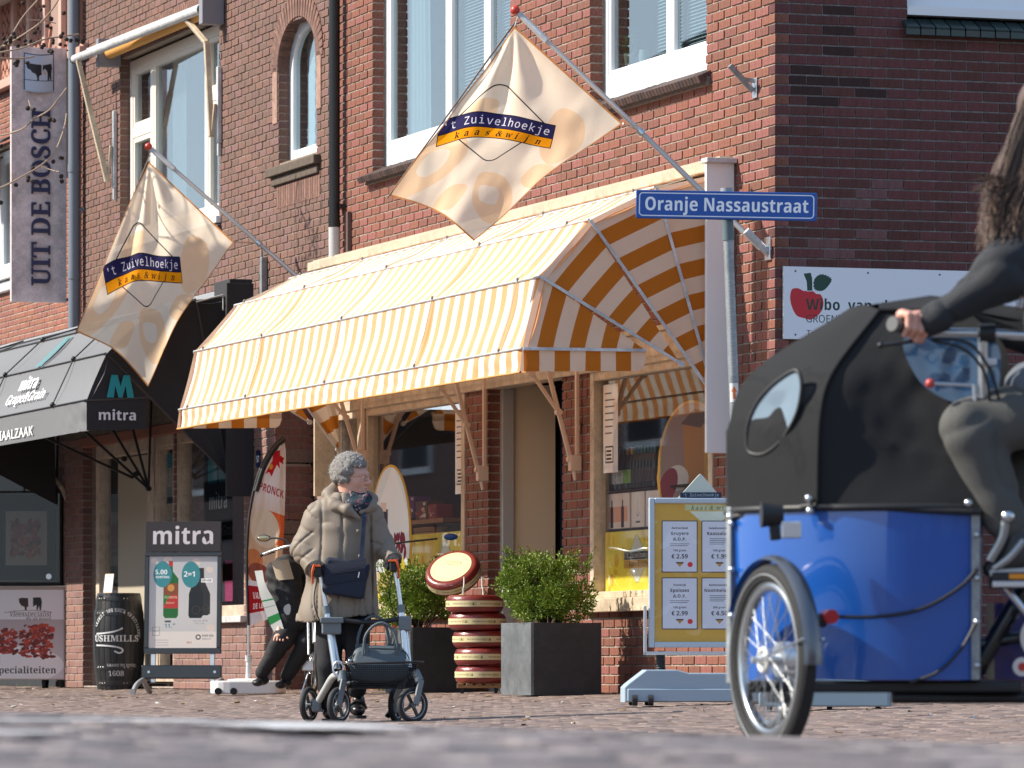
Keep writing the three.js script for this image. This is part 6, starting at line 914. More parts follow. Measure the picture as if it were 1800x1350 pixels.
  carton('plain white wine carton with a line drawing in the right shop window', 1110, 1134, (g) => { g.fillStyle = '#e6e2de'; g.fillRect(0, 0, 220, 160); g.strokeStyle = '#4a4a52'; g.lineWidth = 3; g.beginPath(); g.moveTo(110, 30); g.lineTo(110, 110); g.moveTo(80, 90); g.quadraticCurveTo(110, 130, 140, 90); g.stroke(); g.fillStyle = '#4a4a52'; g.fillRect(76, 132, 70, 8); });
  carton('white wine carton with handwriting beside the price board in the right shop window', 1136, 1166, (g) => { g.fillStyle = '#e4e0dc'; g.fillRect(0, 0, 220, 160); g.fillStyle = '#3c3c44'; g.font = 'italic 60px serif'; g.fillText('Grüner', 20, 80); });
  solo('display_shelf', 'dark shelf carrying cartons and wine bottles in the right window', 'shelf', [bx(-4.3, -1.22, yB - 0.06, yB - 0.003, -0.75, -0.1), bx(-4.3, -1.5, yB + hB + 0.003, yB + hB + 0.02, -0.75, -0.11)], M.dark);
  const gp = lathe([[0, 0], [0.037, 0], [0.039, 0.01], [0.039, 0.2], [0.03, 0.235], [0.0145, 0.265], [0.0145, 0.315], [0.017, 0.318], [0.017, 0.33], [0, 0.33]], 16), bm = phys(col(0.01, 0.014, 0.012), 0.12), lab = [mat(col(0.62, 0.6, 0.56), 0.6), mat(col(0.28, 0.5, 0.12), 0.6), mat(col(0.05, 0.05, 0.06), 0.5), mat(col(0.55, 0.3, 0.06), 0.5)];
  const proto = (name, k, foil) => (label, x, y, z) => { const t = thing('wine_bottle', label, 'bottle', [x, y, z], 0, 'dark wine bottles in the right shop window'); part('glass', gp, bm, t); part('label', new THREE.CylinderGeometry(0.0396, 0.0396, 0.1, 16, 1, true).translate(0, 0.1, 0), lab[k], t); part('capsule', new THREE.CylinderGeometry(0.0155, 0.0155, 0.07, 12, 1, true).translate(0, 0.292, 0), foil, t); return t; };
  const y2 = yB + hB + 0.021; let first = [null, null, null, null];
  const ordn = ['first', 'second', 'third', 'fourth', 'fifth', 'sixth', 'seventh', 'eighth', 'ninth', 'tenth'], kinds = [['dark wine bottle with a white label, # from the left of the white labels', 0, 6, 1062, 1100, -0.18, M.dark], ['dark wine bottle with a green label, # from the left of the green labels', 1, 2, 1104, 1112, -0.18, lab[3]], ['dark wine bottle with a black label, # from the left after the green labels', 2, 7, 1118, 1152, -0.18, mat(col(0.02, 0.1, 0.12), 0.5)], ['dark wine bottle with a golden neck, # from the left of the golden necks', 2, 4, 1164, 1190, -0.22, mat(col(0.7, 0.45, 0.12), 0.4)]];
  for (const [label, k, n, p0, p1, z, foil] of kinds) { const mk = proto('b', k, foil); for (let i = 0; i < n; i++) mk(label.replace('#', ordn[i]), cx(mix(p0, p1, i / Math.max(1, n - 1)), z), y2 + (k === 2 && n === 4 ? 0.04 : 0), z); }
  for (let i = 0; i < 7; i++) proto('b', 2, M.dark)('dark wine bottle in the back row, ' + ordn[i] + ' from the left behind the white labels', cx(1060 + i * 9, -0.32), y2, -0.32);
  solo('hanging_plant_shelf', 'dim shelves with boxes deep inside the left shop window', 'shelf', [bx(-9.2, -7.0, 1.3, 1.34, -1.2, -0.6), bx(-9.2, -7.0, 1.75, 1.78, -1.2, -0.8), bx(-8.9, -8.5, 1.34, 1.6, -1.1, -0.8, 0.01), bx(-8.3, -8.0, 1.34, 1.55, -1.1, -0.8, 0.01), bx(-7.8, -7.5, 1.78, 2.0, -1.1, -0.85, 0.01)], mat(col(0.12, 0.06, 0.06), 0.7));
}
// herb pots and jars on the sill of the right upper window
{
  for (const [px, label] of [[1089, 'left woven herb pot behind the right upper window'], [1107, 'right woven herb pot behind the right upper window']]) { const q = SZ(px, 112, -0.215), t = thing('herb_pot', label, 'plant pot', [q.x, 4.69, -0.215]); part('basket', lathe([[0, 0], [0.036, 0], [0.046, 0.09], [0.042, 0.09], [0.036, 0.02]], 18), mat(col(0.4, 0.33, 0.22), 0.8, { bumpMap: rep(ROUGH, 6), bumpScale: 0.004 }), t); const im = new THREE.InstancedMesh(leafGeo, leafMats, 260), o = new THREE.Object3D(); for (let i = 0; i < 260; i++) { const a = rnd(6.28), r = 0.05 * Math.sqrt(rnd()); o.position.set(r * Math.cos(a), 0.1 + rnd(0.12), r * Math.sin(a)); o.rotation.set(rnd(6), rnd(6), rnd(6)); o.updateMatrix(); im.setMatrixAt(i, o.matrix); im.setColorAt(i, col(0.1, 0.22, 0.05)); } im.name = 'foliage'; im.userData.kind = 'stuff'; shade(im); t.add(im); }
  const q = SZ(1132, 100, -0.3); solo('glass_jar', 'pale jars beside the herb pots behind the right upper window', 'jar', [rod(V(q.x, 4.64, -0.3), V(q.x, 4.8, -0.3), 0.04), rod(V(q.x - 0.12, 4.64, -0.3), V(q.x - 0.12, 4.78, -0.3), 0.04)], mat(col(0.5, 0.48, 0.42), 0.5));
  const w = SZ(713, 225, -0.3); solo('standing_speaker', 'slim wooden loudspeaker behind the left upper window', 'loudspeaker', [bx(w.x - 0.16, w.x + 0.1, 4.6, 5.35, -0.5, -0.3, 0.01)], mat(col(0.5, 0.34, 0.14), 0.5));
}
{ // gifts near the glass of the left shop window
  const at = (px, py, z) => SZ(px, py, z), tin = (label, p0, p1, pt, pb, c, name, cat) => { const a = at(p0, pb, -0.2), b = at(p1, pt, -0.2), t = thing(name, label, cat, [(a.x + b.x) / 2, a.y, -0.22]), w = b.x - a.x, h = b.y - a.y; part('box', bx(-w / 2, w / 2, 0, h, -0.15, 0, 0.006), mat(col(...c), 0.5), t); part('print', new THREE.PlaneGeometry(w * 0.9, h * 0.86).translate(0, h / 2, 0.003), print(canvas(120, 140, (g) => { g.fillStyle = `rgb(${c.map((v) => Math.sqrt(v) * 255 | 0).join()})`; g.fillRect(0, 0, 120, 140); for (let i = 0; i < 14; i++) { g.fillStyle = ['#d9c7b8', '#8e1f30', '#c98a3a', '#3a2440'][i % 4]; g.beginPath(); g.arc(rnd(120), rnd(140), rnd(6, 20), 0, 7); g.fill(); } }), 0.5), t); };
  tin('purple gift box with fruit print low in the left shop window', 702, 724, 872, 912, [0.1, 0.03, 0.16], 'gift_box', 'gift box'); tin('dark brown gift tin beside the purple box in the left shop window', 726, 746, 880, 914, [0.12, 0.06, 0.03], 'gift_tin', 'gift tin'); tin('small red gift tin right of the brown tin in the left shop window', 749, 763, 886, 914, [0.3, 0.03, 0.03], 'gift_tin', 'gift tin');
  const a = at(700, 916, -0.2), b = at(772, 916, -0.2); solo('display_shelf', 'dark shelf with gift boxes near the glass of the left shop window', 'shelf', [bx(a.x - 0.1, b.x + 0.1, a.y - 0.04, a.y - 0.004, -0.5, -0.2)], M.wood);
  const w = thing('wicker_basket', 'wicker basket under the gift shelf in the left shop window', 'basket', [(a.x + b.x) / 2, a.y - 0.2, -0.32]); for (let i = 0; i < 7; i++) part('weave', new THREE.TorusGeometry(0.2 + i * 0.006, 0.011, 6, 40).rotateX(PI / 2).scale(1.5, 1, 0.5).translate(0, i * 0.02, 0), M.wood, w);
}
{ // leaves and scraps blown about the pavement
  const lf = sheet((u, v) => V((u - 0.5) * 0.03 * Math.sin(v * PI), 0.006 * Math.sin(u * 5), v * 0.045), 3, 4), im = new THREE.InstancedMesh(lf, mat('#ffffff', 0.8), 220), o = new THREE.Object3D();
  for (let i = 0; i < 220; i++) { const z = 0.1 + 5 * Math.pow(rnd(), 1.6), x = rnd(-22, 16); o.position.set(x, groundY(z) + 0.006, z); o.rotation.set(rnd(-0.3, 0.3), rnd(6), rnd(-0.3, 0.3)); o.scale.setScalar(rnd(0.4, 1.2)); o.updateMatrix(); im.setMatrixAt(i, o.matrix); im.setColorAt(i, [col(0.2, 0.12, 0.06), col(0.12, 0.08, 0.05), col(0.5, 0.48, 0.45), col(0.28, 0.2, 0.08)][i % 4]); }
  im.name = 'litter'; im.userData.kind = 'stuff'; im.userData.label = 'dry leaves and paper scraps on the pavement'; shade(im); scene.add(im);
}

// ---------- elderly woman with a rollator ----------
const DW = 31.1, WP = (() => { const p = SD(600, 1266, DW); p.y = groundY(p.z); return p; })(), WS = 9330 / DW;
const wx = (px) => (px - 600) / WS, wy = (py) => (1266 - py) / WS, W3 = (px, py, z = 0) => [wx(px), wy(py), z], WV = (px, py, z = 0) => V(wx(px), wy(py), z);
const tiled = (k, w, h, f) => { const c = canvas(w, h, f); c.wrapS = c.wrapT = THREE.RepeatWrapping; c.repeat.set(k, k); return c; };
const skin = phys(col(0.62, 0.33, 0.245), 0.5, { bumpMap: rep(ROUGH, 16), bumpScale: 0.0006, sheen: 0.2 });
// a head in its own axes: ears at the origin's height, face towards +z
function headField(o = {}) {
  const k = o.age ? 1 : 0;
  const f = [ell([0, 0.035, -0.012], [0.074, 0.096, 0.094]), ell([0, -0.035, 0.03], [0.058, 0.075, 0.062]), ell([0, -0.088, 0.058], [0.03, 0.024, 0.03]), ell([0, 0.028, 0.066], [0.052, 0.02, 0.026]), ell([0.036, -0.018, 0.056], [0.024, 0.022, 0.022]), ell([-0.036, -0.018, 0.056], [0.024, 0.022, 0.022])];
  const skull = blend(f, 0.03), nose = blend([capsule([0, 0.018, 0.088], [0, -0.022, 0.114], 0.0075, 0.0125), ell([0.011, -0.027, 0.1], [0.009, 0.008, 0.011]), ell([-0.011, -0.027, 0.1], [0.009, 0.008, 0.011])], 0.012);
  const lips = [capsule([-0.019, -0.058, 0.082], [0.019, -0.058, 0.082], 0.0062, 0.0062), capsule([-0.017, -0.069, 0.08], [0.017, -0.069, 0.08], 0.0075, 0.0075)], ear = (s) => blend([ell([s * 0.076, 0.008, -0.008], [0.008, 0.026, 0.017]), ell([s * 0.074, -0.022, -0.002], [0.007, 0.012, 0.01])], 0.01);
  const neck = capsule([0, -0.05, -0.025], [0, -0.2, -0.05], 0.054, 0.062), eL = ear(1), eR = ear(-1);
  return (x, y, z) => {
    let d = smin(smin(skull(x, y, z), nose(x, y, z), 0.018), neck(x, y, z), 0.04);
    for (const l of lips) d = smin(d, l(x, y, z), 0.006);
    for (const s of [-1, 1]) d = Math.max(d, -(Math.hypot((x - s * 0.031) / 1.5, y - 0.008, z - 0.094) - 0.012)); // eye sockets
    d = smin(d, ell([0.031, 0.008, 0.077], [0.0125, 0.012, 0.012])(x, y, z), 0.004); d = smin(d, ell([-0.031, 0.008, 0.077], [0.0125, 0.012, 0.012])(x, y, z), 0.004);
    d = Math.max(d, -(capsule([-0.016, -0.0635, 0.092], [0.016, -0.0635, 0.092], 0.0022, 0.0022)(x, y, z)));
    d = Math.min(d, smin(eL(x, y, z), d, 0.006)); d = smin(d, eR(x, y, z), 0.006);
    if (k) d += 0.0009 * Math.sin(y * 420 + x * x * 2600) * smooth(0.03, 0.06, z) + 0.0022 * smooth(0.004, 0, Math.abs(Math.hypot(x - Math.sign(x) * 0.012, (y + 0.03) * 0.75) - 0.034)) * smooth(0.04, 0.07, z);
    return d;
  };
}
{
  const t = thing('person', 'elderly woman in a padded taupe coat with grey curly hair, walking with a rollator', 'person', WP, TURN);
  // ----- body: one skin surface from head to hands, mostly under the clothes -----
  const yaw = 1.12, hp = [wx(619), wy(838), -0.01], HS = 1.0, cy = Math.cos(yaw), sy = Math.sin(yaw), hf = headField({ age: 1 });
  const toHead = (x, y, z) => { const dx = (x - hp[0]) / HS, dy = (y - hp[1]) / HS, dz = (z - hp[2]) / HS; return [cy * dx - sy * dz, dy, sy * dx + cy * dz]; };
  const tilt = 0.1, ct = Math.cos(tilt), st = Math.sin(tilt);
  const hfW = (x, y, z) => { const [a, b, c] = toHead(x, y, z); return hf(a, ct * b + st * c * 1, -st * b * -1 * -1 + ct * c); };
  const headW = (x, y, z) => { const [a, b, c] = toHead(x, y, z); return hf(a, b, c) * HS; };
  const bodyF = blend([capsule(W3(606, 905, -0.02), W3(602, 1040, -0.02), 0.1, 0.1), capsule(W3(560, 900), W3(535, 960), 0.04, 0.035), capsule(W3(535, 960), W3(558, 998, 0.1), 0.035, 0.026), capsule(W3(655, 905), W3(672, 955), 0.04, 0.035), capsule(W3(672, 955), W3(692, 992, 0.1), 0.035, 0.026), capsule(W3(580, 1095), W3(580, 1170, 0.02), 0.05, 0.045), capsule(W3(580, 1170, 0.03), W3(580, 1245, -0.06), 0.055, 0.036), capsule(W3(625, 1095), W3(628, 1160, 0.04), 0.05, 0.045), capsule(W3(628, 1160, 0.05), W3(626, 1225, 0.05), 0.05, 0.036)], 0.05);
  part('body', [fieldMesh(headW, [hp[0] - 0.15, hp[1] - 0.19, hp[2] - 0.15], [hp[0] + 0.16, hp[1] + 0.15, hp[2] + 0.16], 0.0034), fieldMesh(bodyF, [-0.4, 0.04, -0.25], [0.45, 1.36, 0.25], 0.016)], skin, t);
  const local = new THREE.Group(); // head axes for glasses, eyes, hair
  const HM = new THREE.Matrix4().makeRotationY(yaw).setPosition(...hp), on = (g) => g.applyMatrix4(HM);
  part('eye', on(ball(0.0118, 0.031, 0.008, 0.0785)), mat(col(0.6, 0.58, 0.55), 0.2), t); part('eye', on(ball(0.0118, -0.031, 0.008, 0.0785)), mat(col(0.6, 0.58, 0.55), 0.2), t);
  part('iris', [on(ball(0.006, 0.031, 0.006, 0.0852, 1, 1, 0.5)), on(ball(0.006, -0.031, 0.006, 0.0852, 1, 1, 0.5))], mat(col(0.03, 0.04, 0.05), 0.2), t);
  part('lips', on(merge([tube([V(-0.021, -0.0625, 0.083), V(-0.008, -0.058, 0.09), V(0, -0.0595, 0.091), V(0.008, -0.058, 0.09), V(0.021, -0.0625, 0.083)], 0.0035, 6), tube([V(-0.019, -0.065, 0.083), V(0, -0.0695, 0.09), V(0.019, -0.065, 0.083)], 0.004, 6)])), mat(col(0.42, 0.17, 0.15), 0.45), t);
  part('eyebrow', [on(tube([V(0.014, 0.03, 0.089), V(0.032, 0.034, 0.084), V(0.05, 0.028, 0.07)], 0.003, 5)), on(tube([V(-0.014, 0.03, 0.089), V(-0.032, 0.034, 0.084), V(-0.05, 0.028, 0.07)], 0.003, 5))], mat(col(0.3, 0.27, 0.25), 0.9), t);
  const gl = (s) => new THREE.TorusGeometry(0.022, 0.0014, 8, 28).scale(1.12, 0.9, 1).translate(s * 0.032, 0.004, 0.106);
  const glasses = part('glasses', on(merge([gl(1), gl(-1), rod(V(-0.01, 0.008, 0.107), V(0.01, 0.008, 0.107), 0.0012), rod(V(0.056, 0.009, 0.105), V(0.078, 0.014, -0.004), 0.0013), rod(V(-0.056, 0.009, 0.105), V(-0.078, 0.014, -0.004), 0.0013)])), mat(col(0.45, 0.3, 0.2), 0.3, { metalness: 0.6 }), t);
  part('lens', on(new THREE.CircleGeometry(0.0215, 24).scale(1.12, 0.9, 1).translate(0.032, 0.004, 0.106)), M.glass, glasses); part('lens', on(new THREE.CircleGeometry(0.0215, 24).scale(1.12, 0.9, 1).translate(-0.032, 0.004, 0.106)), M.glass, glasses);
  // curly hair: a crown of small curls round the skull
  const curls = []; { let s2 = 7; for (let i = 0; i < 330; i++) { const u = (i + 0.5) / 330, th = i * 2.399963, y = 1 - 1.55 * u, r = Math.sqrt(Math.max(0, 1 - y * y)); curls.push([0.083 * r * Math.cos(th), 0.042 + 0.098 * y, -0.02 + 0.098 * r * Math.sin(th), rnd(0.012, 0.024)]); } }
  const face = (x, y, z) => z > 0.035 - (y - 0.02) * 0.25 && y < 0.075 && Math.abs(x) < 0.078; const cs = curls.filter(([x, y, z]) => !face(x, y, z) && !(y < 0.02 && z > 0.0) && !(y < -0.05));
  const cap = ell([0, 0.045, -0.022], [0.083, 0.096, 0.095]);
  const hair = (x, y, z) => { let d = cap(x, y, z) + (z > 0.03 && y < 0.08 ? 0.03 : 0) + (y < -0.02 ? (-0.02 - y) * 0.9 : 0) + (z > -0.01 && y < 0.02 ? 0.03 : 0); for (const [a, b, c, r] of cs) { const q = Math.hypot(x - a, y - b, z - c) - r; if (q < 0.05) d = smin(d, q, 0.0065); } return d + 0.0022 * Math.sin(x * 520 + Math.sin(y * 300) * 2) * Math.sin(y * 480 + z * 200) + 0.002 * N3(x * 160, y * 160, z * 160); };
  part('hair', on(fieldMesh(hair, [-0.125, -0.11, -0.15], [0.125, 0.175, 0.12], 0.0036)), mat(col(0.44, 0.405, 0.37), 0.7, { map: rep(GRAIN, 8), bumpMap: rep(ROUGH, 30), bumpScale: 0.003 }), t);
  { const st2 = []; for (let i = 0; i < 1500; i++) { const [a, b, c, r] = cs[rnd(cs.length) | 0], d = V(rnd(-1, 1), rnd(-1, 1), rnd(-1, 1)).normalize(), p = V(a, b, c).addScaledVector(d, r * 0.8), e = V(rnd(-1, 1), rnd(-1, 1), rnd(-1, 1)).normalize(); st2.push(tube([p, p.clone().addScaledVector(d, 0.007).addScaledVector(e, 0.006), p.clone().addScaledVector(d, 0.008).addScaledVector(e, 0.015)], 0.001, 3, 4)); } const h = part('stray_hair', on(merge(st2)), mat(col(0.62, 0.6, 0.57), 0.6), t); h.userData.kind = 'stuff'; }
  // ----- coat -----
  const ring = (y, list) => { for (let i = 1; i < list.length; i++) if (y > list[i][0]) { const a = list[i - 1], b = list[i], k = smooth(b[0], a[0], y); return a.map((v, q) => mix(b[q], v, k)); } return list[list.length - 1]; };
  // y, centre x, centre z, half width, half depth
  const prof = [[1.36, wx(612), -0.02, 0.085, 0.085], [1.29, wx(606), -0.03, 0.15, 0.11], [1.235, wx(604), -0.03, 0.195, 0.13], [1.12, wx(603), -0.02, 0.195, 0.15], [0.98, wx(602), -0.01, 0.19, 0.16], [0.84, wx(600), -0.01, 0.205, 0.17], [0.6, wx(594), -0.015, 0.247, 0.2], [0.5, wx(594), -0.015, 0.25, 0.2]];
  const torso = (x, y, z) => { const [, cx, cz, a, b] = ring(y, prof), k = Math.hypot((x - cx) / a, (z - cz) / b); return Math.max((k - 1) * Math.min(a, b), y - 1.345, wy(1084) + 0.02 * Math.sin(x * 7) - y); };
  const sl = blend([capsule(W3(561, 903, -0.02), W3(536, 962, -0.02), 0.088, 0.078), capsule(W3(536, 962, -0.02), W3(551, 992, 0.08), 0.078, 0.05)], 0.05), sr = blend([capsule(W3(650, 905, -0.02), W3(668, 950, -0.02), 0.082, 0.07), capsule(W3(668, 950, -0.02), W3(690, 977, 0.1), 0.07, 0.046)], 0.05);
  const coatF = (x, y, z) => {
    let d = smin(torso(x, y, z), smin(sl(x, y, z), sr(x, y, z), 0.02), 0.06);
    const arm = Math.min(sl(x, y, z), sr(x, y, z)), isArm = smooth(0.03, -0.01, arm), cr = (q, k) => Math.pow(1 - Math.abs(Math.sin(q)), k), wv = N3(x * 5, y * 4, z * 5);
    d += isArm * (0.012 * cr(y * 30 + x * 14 + 1.6 * wv, 4) * (0.6 + 0.7 * N3(x * 5, y * 8, 3)) + 0.009 * cr(y * 21 - x * 26 + 2 * wv, 4));
    d += (1 - isArm) * (0.011 * cr((x - 0.012 * Math.sin(y * 7)) * 26, 6) - 0.002 + 0.008 * cr(y * 9 + x * 16 + 2 * wv, 6) * smooth(1.0, 1.15, y) + 0.01 * cr((x + 0.05 * wv) * 40 + y * 5, 5) * smooth(0.95, 0.7, y));
    const ox = wx(652) + (1.2 - y) * 0.02; if (z > 0 && y < 1.22) d += 0.012 * smooth(0.012, 0, Math.abs(x - ox)); // front edge
    return d;
  };
  const coatM = mat(col(0.205, 0.162, 0.122), 0.65, { bumpMap: rep(ROUGH, 20), bumpScale: 0.0002 });
  const coat = part('coat', fieldMesh(coatF, [-0.45, 0.5, -0.3], [0.46, 1.42, 0.3], 0.0072), coatM, t);
  // big turned collar
  const collar = (pts, th, nz) => { const c = blend(pts.slice(1).map((p, i) => capsule(pts[i].slice(0, 3), p.slice(0, 3), pts[i][3], p[3])), 0.035); return (x, y, z) => c(x, y, z) + 0.004 * N3(x * 25, y * 25, z * 25); };
  const cl1 = collar([[...W3(594, 846, -0.09), 0.035], [...W3(580, 868, -0.03), 0.045], [...W3(590, 887, 0.06), 0.04], [...W3(612, 893, 0.125), 0.026], [...W3(632, 908, 0.14), 0.012]], 0, 0), cl2 = collar([[...W3(594, 846, -0.09), 0.03], [...W3(622, 852, -0.1), 0.03], [...W3(652, 874, -0.03), 0.034], [...W3(652, 887, 0.05), 0.032], [...W3(636, 897, 0.115), 0.018]], 0, 0);
  part('collar', fieldMesh((x, y, z) => Math.min(cl1(x, y, z), cl2(x, y, z)), [-0.16, 1.1, -0.2], [0.28, 1.5, 0.2], 0.0075), coatM, coat);
  for (const [x, y] of [[631, 931], [634, 975], [630, 1030]]) part('button', new THREE.SphereGeometry(0.011, 14, 8).scale(1, 1, 0.45).translate(wx(x), wy(y), y < 950 ? 0.145 : y < 1000 ? 0.158 : 0.19), mat(col(0.2, 0.17, 0.15), 0.35), coat);
  for (const [x, y, z, r, d] of [[553, 996, 0.09, 0.05, [0.35, -0.6, 0.7]], [692, 980, 0.105, 0.045, [0.4, -0.6, 0.7]]]) { const q = new THREE.TorusGeometry(r, 0.011, 8, 24); q.applyQuaternion(new THREE.Quaternion().setFromUnitVectors(V(0, 0, 1), V(...d).normalize())); part('cuff', q.translate(wx(x), wy(y), z), coatM, coat); }
  // scarf
  part('scarf', fieldMesh(blend([capsule(W3(600, 858, -0.03), W3(616, 882, 0.06), 0.03, 0.034), capsule(W3(616, 882, 0.06), W3(632, 893, 0.09), 0.034, 0.026), capsule(W3(632, 893, 0.09), W3(645, 872, 0.06), 0.03, 0.03), capsule(W3(622, 886, 0.1), W3(640, 884, 0.1), 0.03, 0.026), capsule(W3(622, 872, 0.02), W3(640, 880, 0.04), 0.05, 0.045)], 0.03), [-0.08, 1.18, -0.12], [0.22, 1.45, 0.16], 0.006), mat('#ffffff', 0.85, { map: tiled(6, 256, 256, (g) => { g.fillStyle = '#122a33'; g.fillRect(0, 0, 256, 256); for (let i = 0; i < 160; i++) { g.fillStyle = ['#4a1626', '#2a1530', '#123b44', '#6a3a4a', '#1a1a2a', '#8a7a80'][i % 6]; g.beginPath(); g.ellipse(rnd(256), rnd(256), rnd(4, 18), rnd(3, 12), rnd(3), 0, 7); g.fill(); } }) }), t);
  // trousers and shoes
  const tr = blend([capsule(W3(580, 1075), W3(579, 1165, 0.03), 0.088, 0.072), capsule(W3(579, 1165, 0.03), W3(578, 1235, -0.06), 0.072, 0.055), capsule(W3(626, 1075), W3(629, 1160, 0.05), 0.09, 0.07), capsule(W3(629, 1160, 0.05), W3(627, 1206, 0.06), 0.068, 0.06)], 0.02);
  part('trousers', fieldMesh((x, y, z) => Math.max(tr(x, y, z) + 0.006 * N3(x * 14, y * 9, z * 14), 0.075 - y), [-0.22, 0.05, -0.2], [0.24, 0.72, 0.22], 0.011), mat(col(0.012, 0.012, 0.016), 0.85), t);
  const shoe = (px, py, z0, lift) => { const x = wx(px), y = wy(py), f = (a, b, c) => { const s = blend([ell([x, y + 0.04, z0 + 0.06], [0.046, 0.035, 0.085]), ell([x, y + 0.05, z0 - 0.05], [0.04, 0.05, 0.065]), ell([x, y + 0.1, z0 - 0.05], [0.037, 0.05, 0.045])], 0.03)(a, b, c); return Math.max(s, y - 0.0 + lift * Math.max(0, 0) - b); }; const g = fieldMesh(f, [x - 0.08, y - 0.02, z0 - 0.16], [x + 0.08, y + 0.18, z0 + 0.18], 0.006); const s = part('shoe', g, phys(col(0.012, 0.012, 0.013), 0.3, { clearcoat: 0.4, clearcoatRoughness: 0.3 }), t); part('sole', [outline(blob2([[-0.042, -0.1], [-0.04, 0], [-0.048, 0.08], [0, 0.15], [0.048, 0.08], [0.04, 0], [0.042, -0.1], [0, -0.118]], 40), 0.014, 0.002).rotateX(PI / 2).scale(1, 1, 1).translate(x, y + 0.006, z0)], M.rubber, s); part('strap', tube([V(x - 0.045, y + 0.045, z0 - 0.0), V(x - 0.025, y + 0.085, z0 + 0.01), V(x + 0.025, y + 0.085, z0 + 0.01), V(x + 0.045, y + 0.045, z0)], 0.012, 8).scale(1, 1, 1), M.black, s); return s; };
  shoe(580, 1262, -0.1, 0); const s2 = shoe(630, 1256, 0.1, 0);
  // gloved hands closed round the grips: palm, four bent fingers, thumb
  const hand = (gx, gy, gz, from, s) => {
    const a = [gx, gy, gz], parts = [capsule(from, [gx - s * 0.006, gy + 0.022, gz - 0.045], 0.03, 0.034), ell([gx - s * 0.004, gy + 0.025, gz - 0.018], [0.042, 0.022, 0.04])];
    for (let i = 0; i < 4; i++) { const x = gx + (i - 1.5) * 0.02, l = [0.9, 1, 0.96, 0.82][i]; parts.push(blend([capsule([x, gy + 0.03, gz + 0.0], [x, gy + 0.024, gz + 0.034 * l], 0.0105, 0.0098), capsule([x, gy + 0.024, gz + 0.034 * l], [x, gy - 0.012, gz + 0.036 * l], 0.0098, 0.009), capsule([x, gy - 0.012, gz + 0.036 * l], [x, gy - 0.026, gz + 0.012], 0.009, 0.008)], 0.006)); }
    parts.push(blend([capsule([gx + s * 0.036, gy + 0.02, gz - 0.03], [gx + s * 0.05, gy - 0.004, gz - 0.005], 0.0135, 0.0115), capsule([gx + s * 0.05, gy - 0.004, gz - 0.005], [gx + s * 0.036, gy - 0.022, gz + 0.012], 0.0115, 0.0095)], 0.008));
    const f = (x, y, z) => { let d = parts[0](x, y, z); d = smin(d, parts[1](x, y, z), 0.02); for (let i = 2; i < parts.length; i++) d = smin(d, parts[i](x, y, z), 0.005); return d; };
    part('glove', fieldMesh(f, [Math.min(gx, from[0]) - 0.1, Math.min(gy, from[1]) - 0.07, Math.min(gz, from[2]) - 0.08], [Math.max(gx, from[0]) + 0.1, Math.max(gy, from[1]) + 0.07, Math.max(gz, from[2]) + 0.1], 0.004), mat(col(0.012, 0.012, 0.016), 0.85, { bumpMap: rep(ROUGH, 14), bumpScale: 0.002 }), t);
  };
  hand(wx(561), wy(999), 0.2, [wx(553), wy(993), 0.1], 1); hand(wx(693), wy(990), 0.21, [wx(691), wy(978), 0.11], -1);
  // ----- navy shoulder bag, worn across -----
  const b = thing('shoulder_bag', 'navy shoulder bag on a long strap hanging across the coat of the woman', 'bag', WP, TURN), nv = mat(col(0.012, 0.018, 0.04), 0.75, { bumpMap: rep(ROUGH, 10), bumpScale: 0.002 });
  const bagF = (x, y, z) => { const u = (x - wx(609)) * 0.985 + (y - wy(1014)) * -0.16, v = (y - wy(1014)) * 0.985 + (x - wx(609)) * 0.16, w = z - 0.185 - 0.0; const q = [Math.abs(u) - 0.105 - v * 0.04, Math.abs(v) - 0.085, Math.abs(w) - 0.022]; return Math.hypot(Math.max(q[0], 0), Math.max(q[1], 0), Math.max(q[2], 0)) + Math.min(Math.max(q[0], q[1], q[2]), 0) - 0.022 + 0.004 * N3(x * 16, y * 16, 4); };
  part('body', fieldMesh(bagF, [-0.16, 0.66, 0.1], [0.22, 1.02, 0.28], 0.0075), nv, b);
  part('flap', sheet((u, v) => V(wx(609) + mix(-0.12, 0.12, u), wy(1014) + mix(0.1, -0.02, v) + mix(-0.018, 0.018, u), 0.234 + 0.006 * Math.sin(v * 3)), 6, 6), nv, b); part('zip', rod(WV(586, 1006, 0.243), WV(632, 1000, 0.243), 0.003), M.black, b); part('puller', rod(WV(634, 1003, 0.245), WV(632, 1013, 0.247), 0.0035), M.steel, b);
  part('strap', sheet((u, v) => { const c = new THREE.CatmullRomCurve3([WV(636, 990, 0.19), WV(638, 960, 0.165), WV(640, 930, 0.155), WV(641, 905, 0.135), WV(640, 893, 0.1)]).getPoint(v); c.x += (u - 0.5) * 0.024; c.z += 0.004; return c; }, 3, 24), M.navy, b); part('ring', new THREE.TorusGeometry(0.016, 0.004, 8, 20).translate(wx(636), wy(988), 0.2), M.black, b);
}
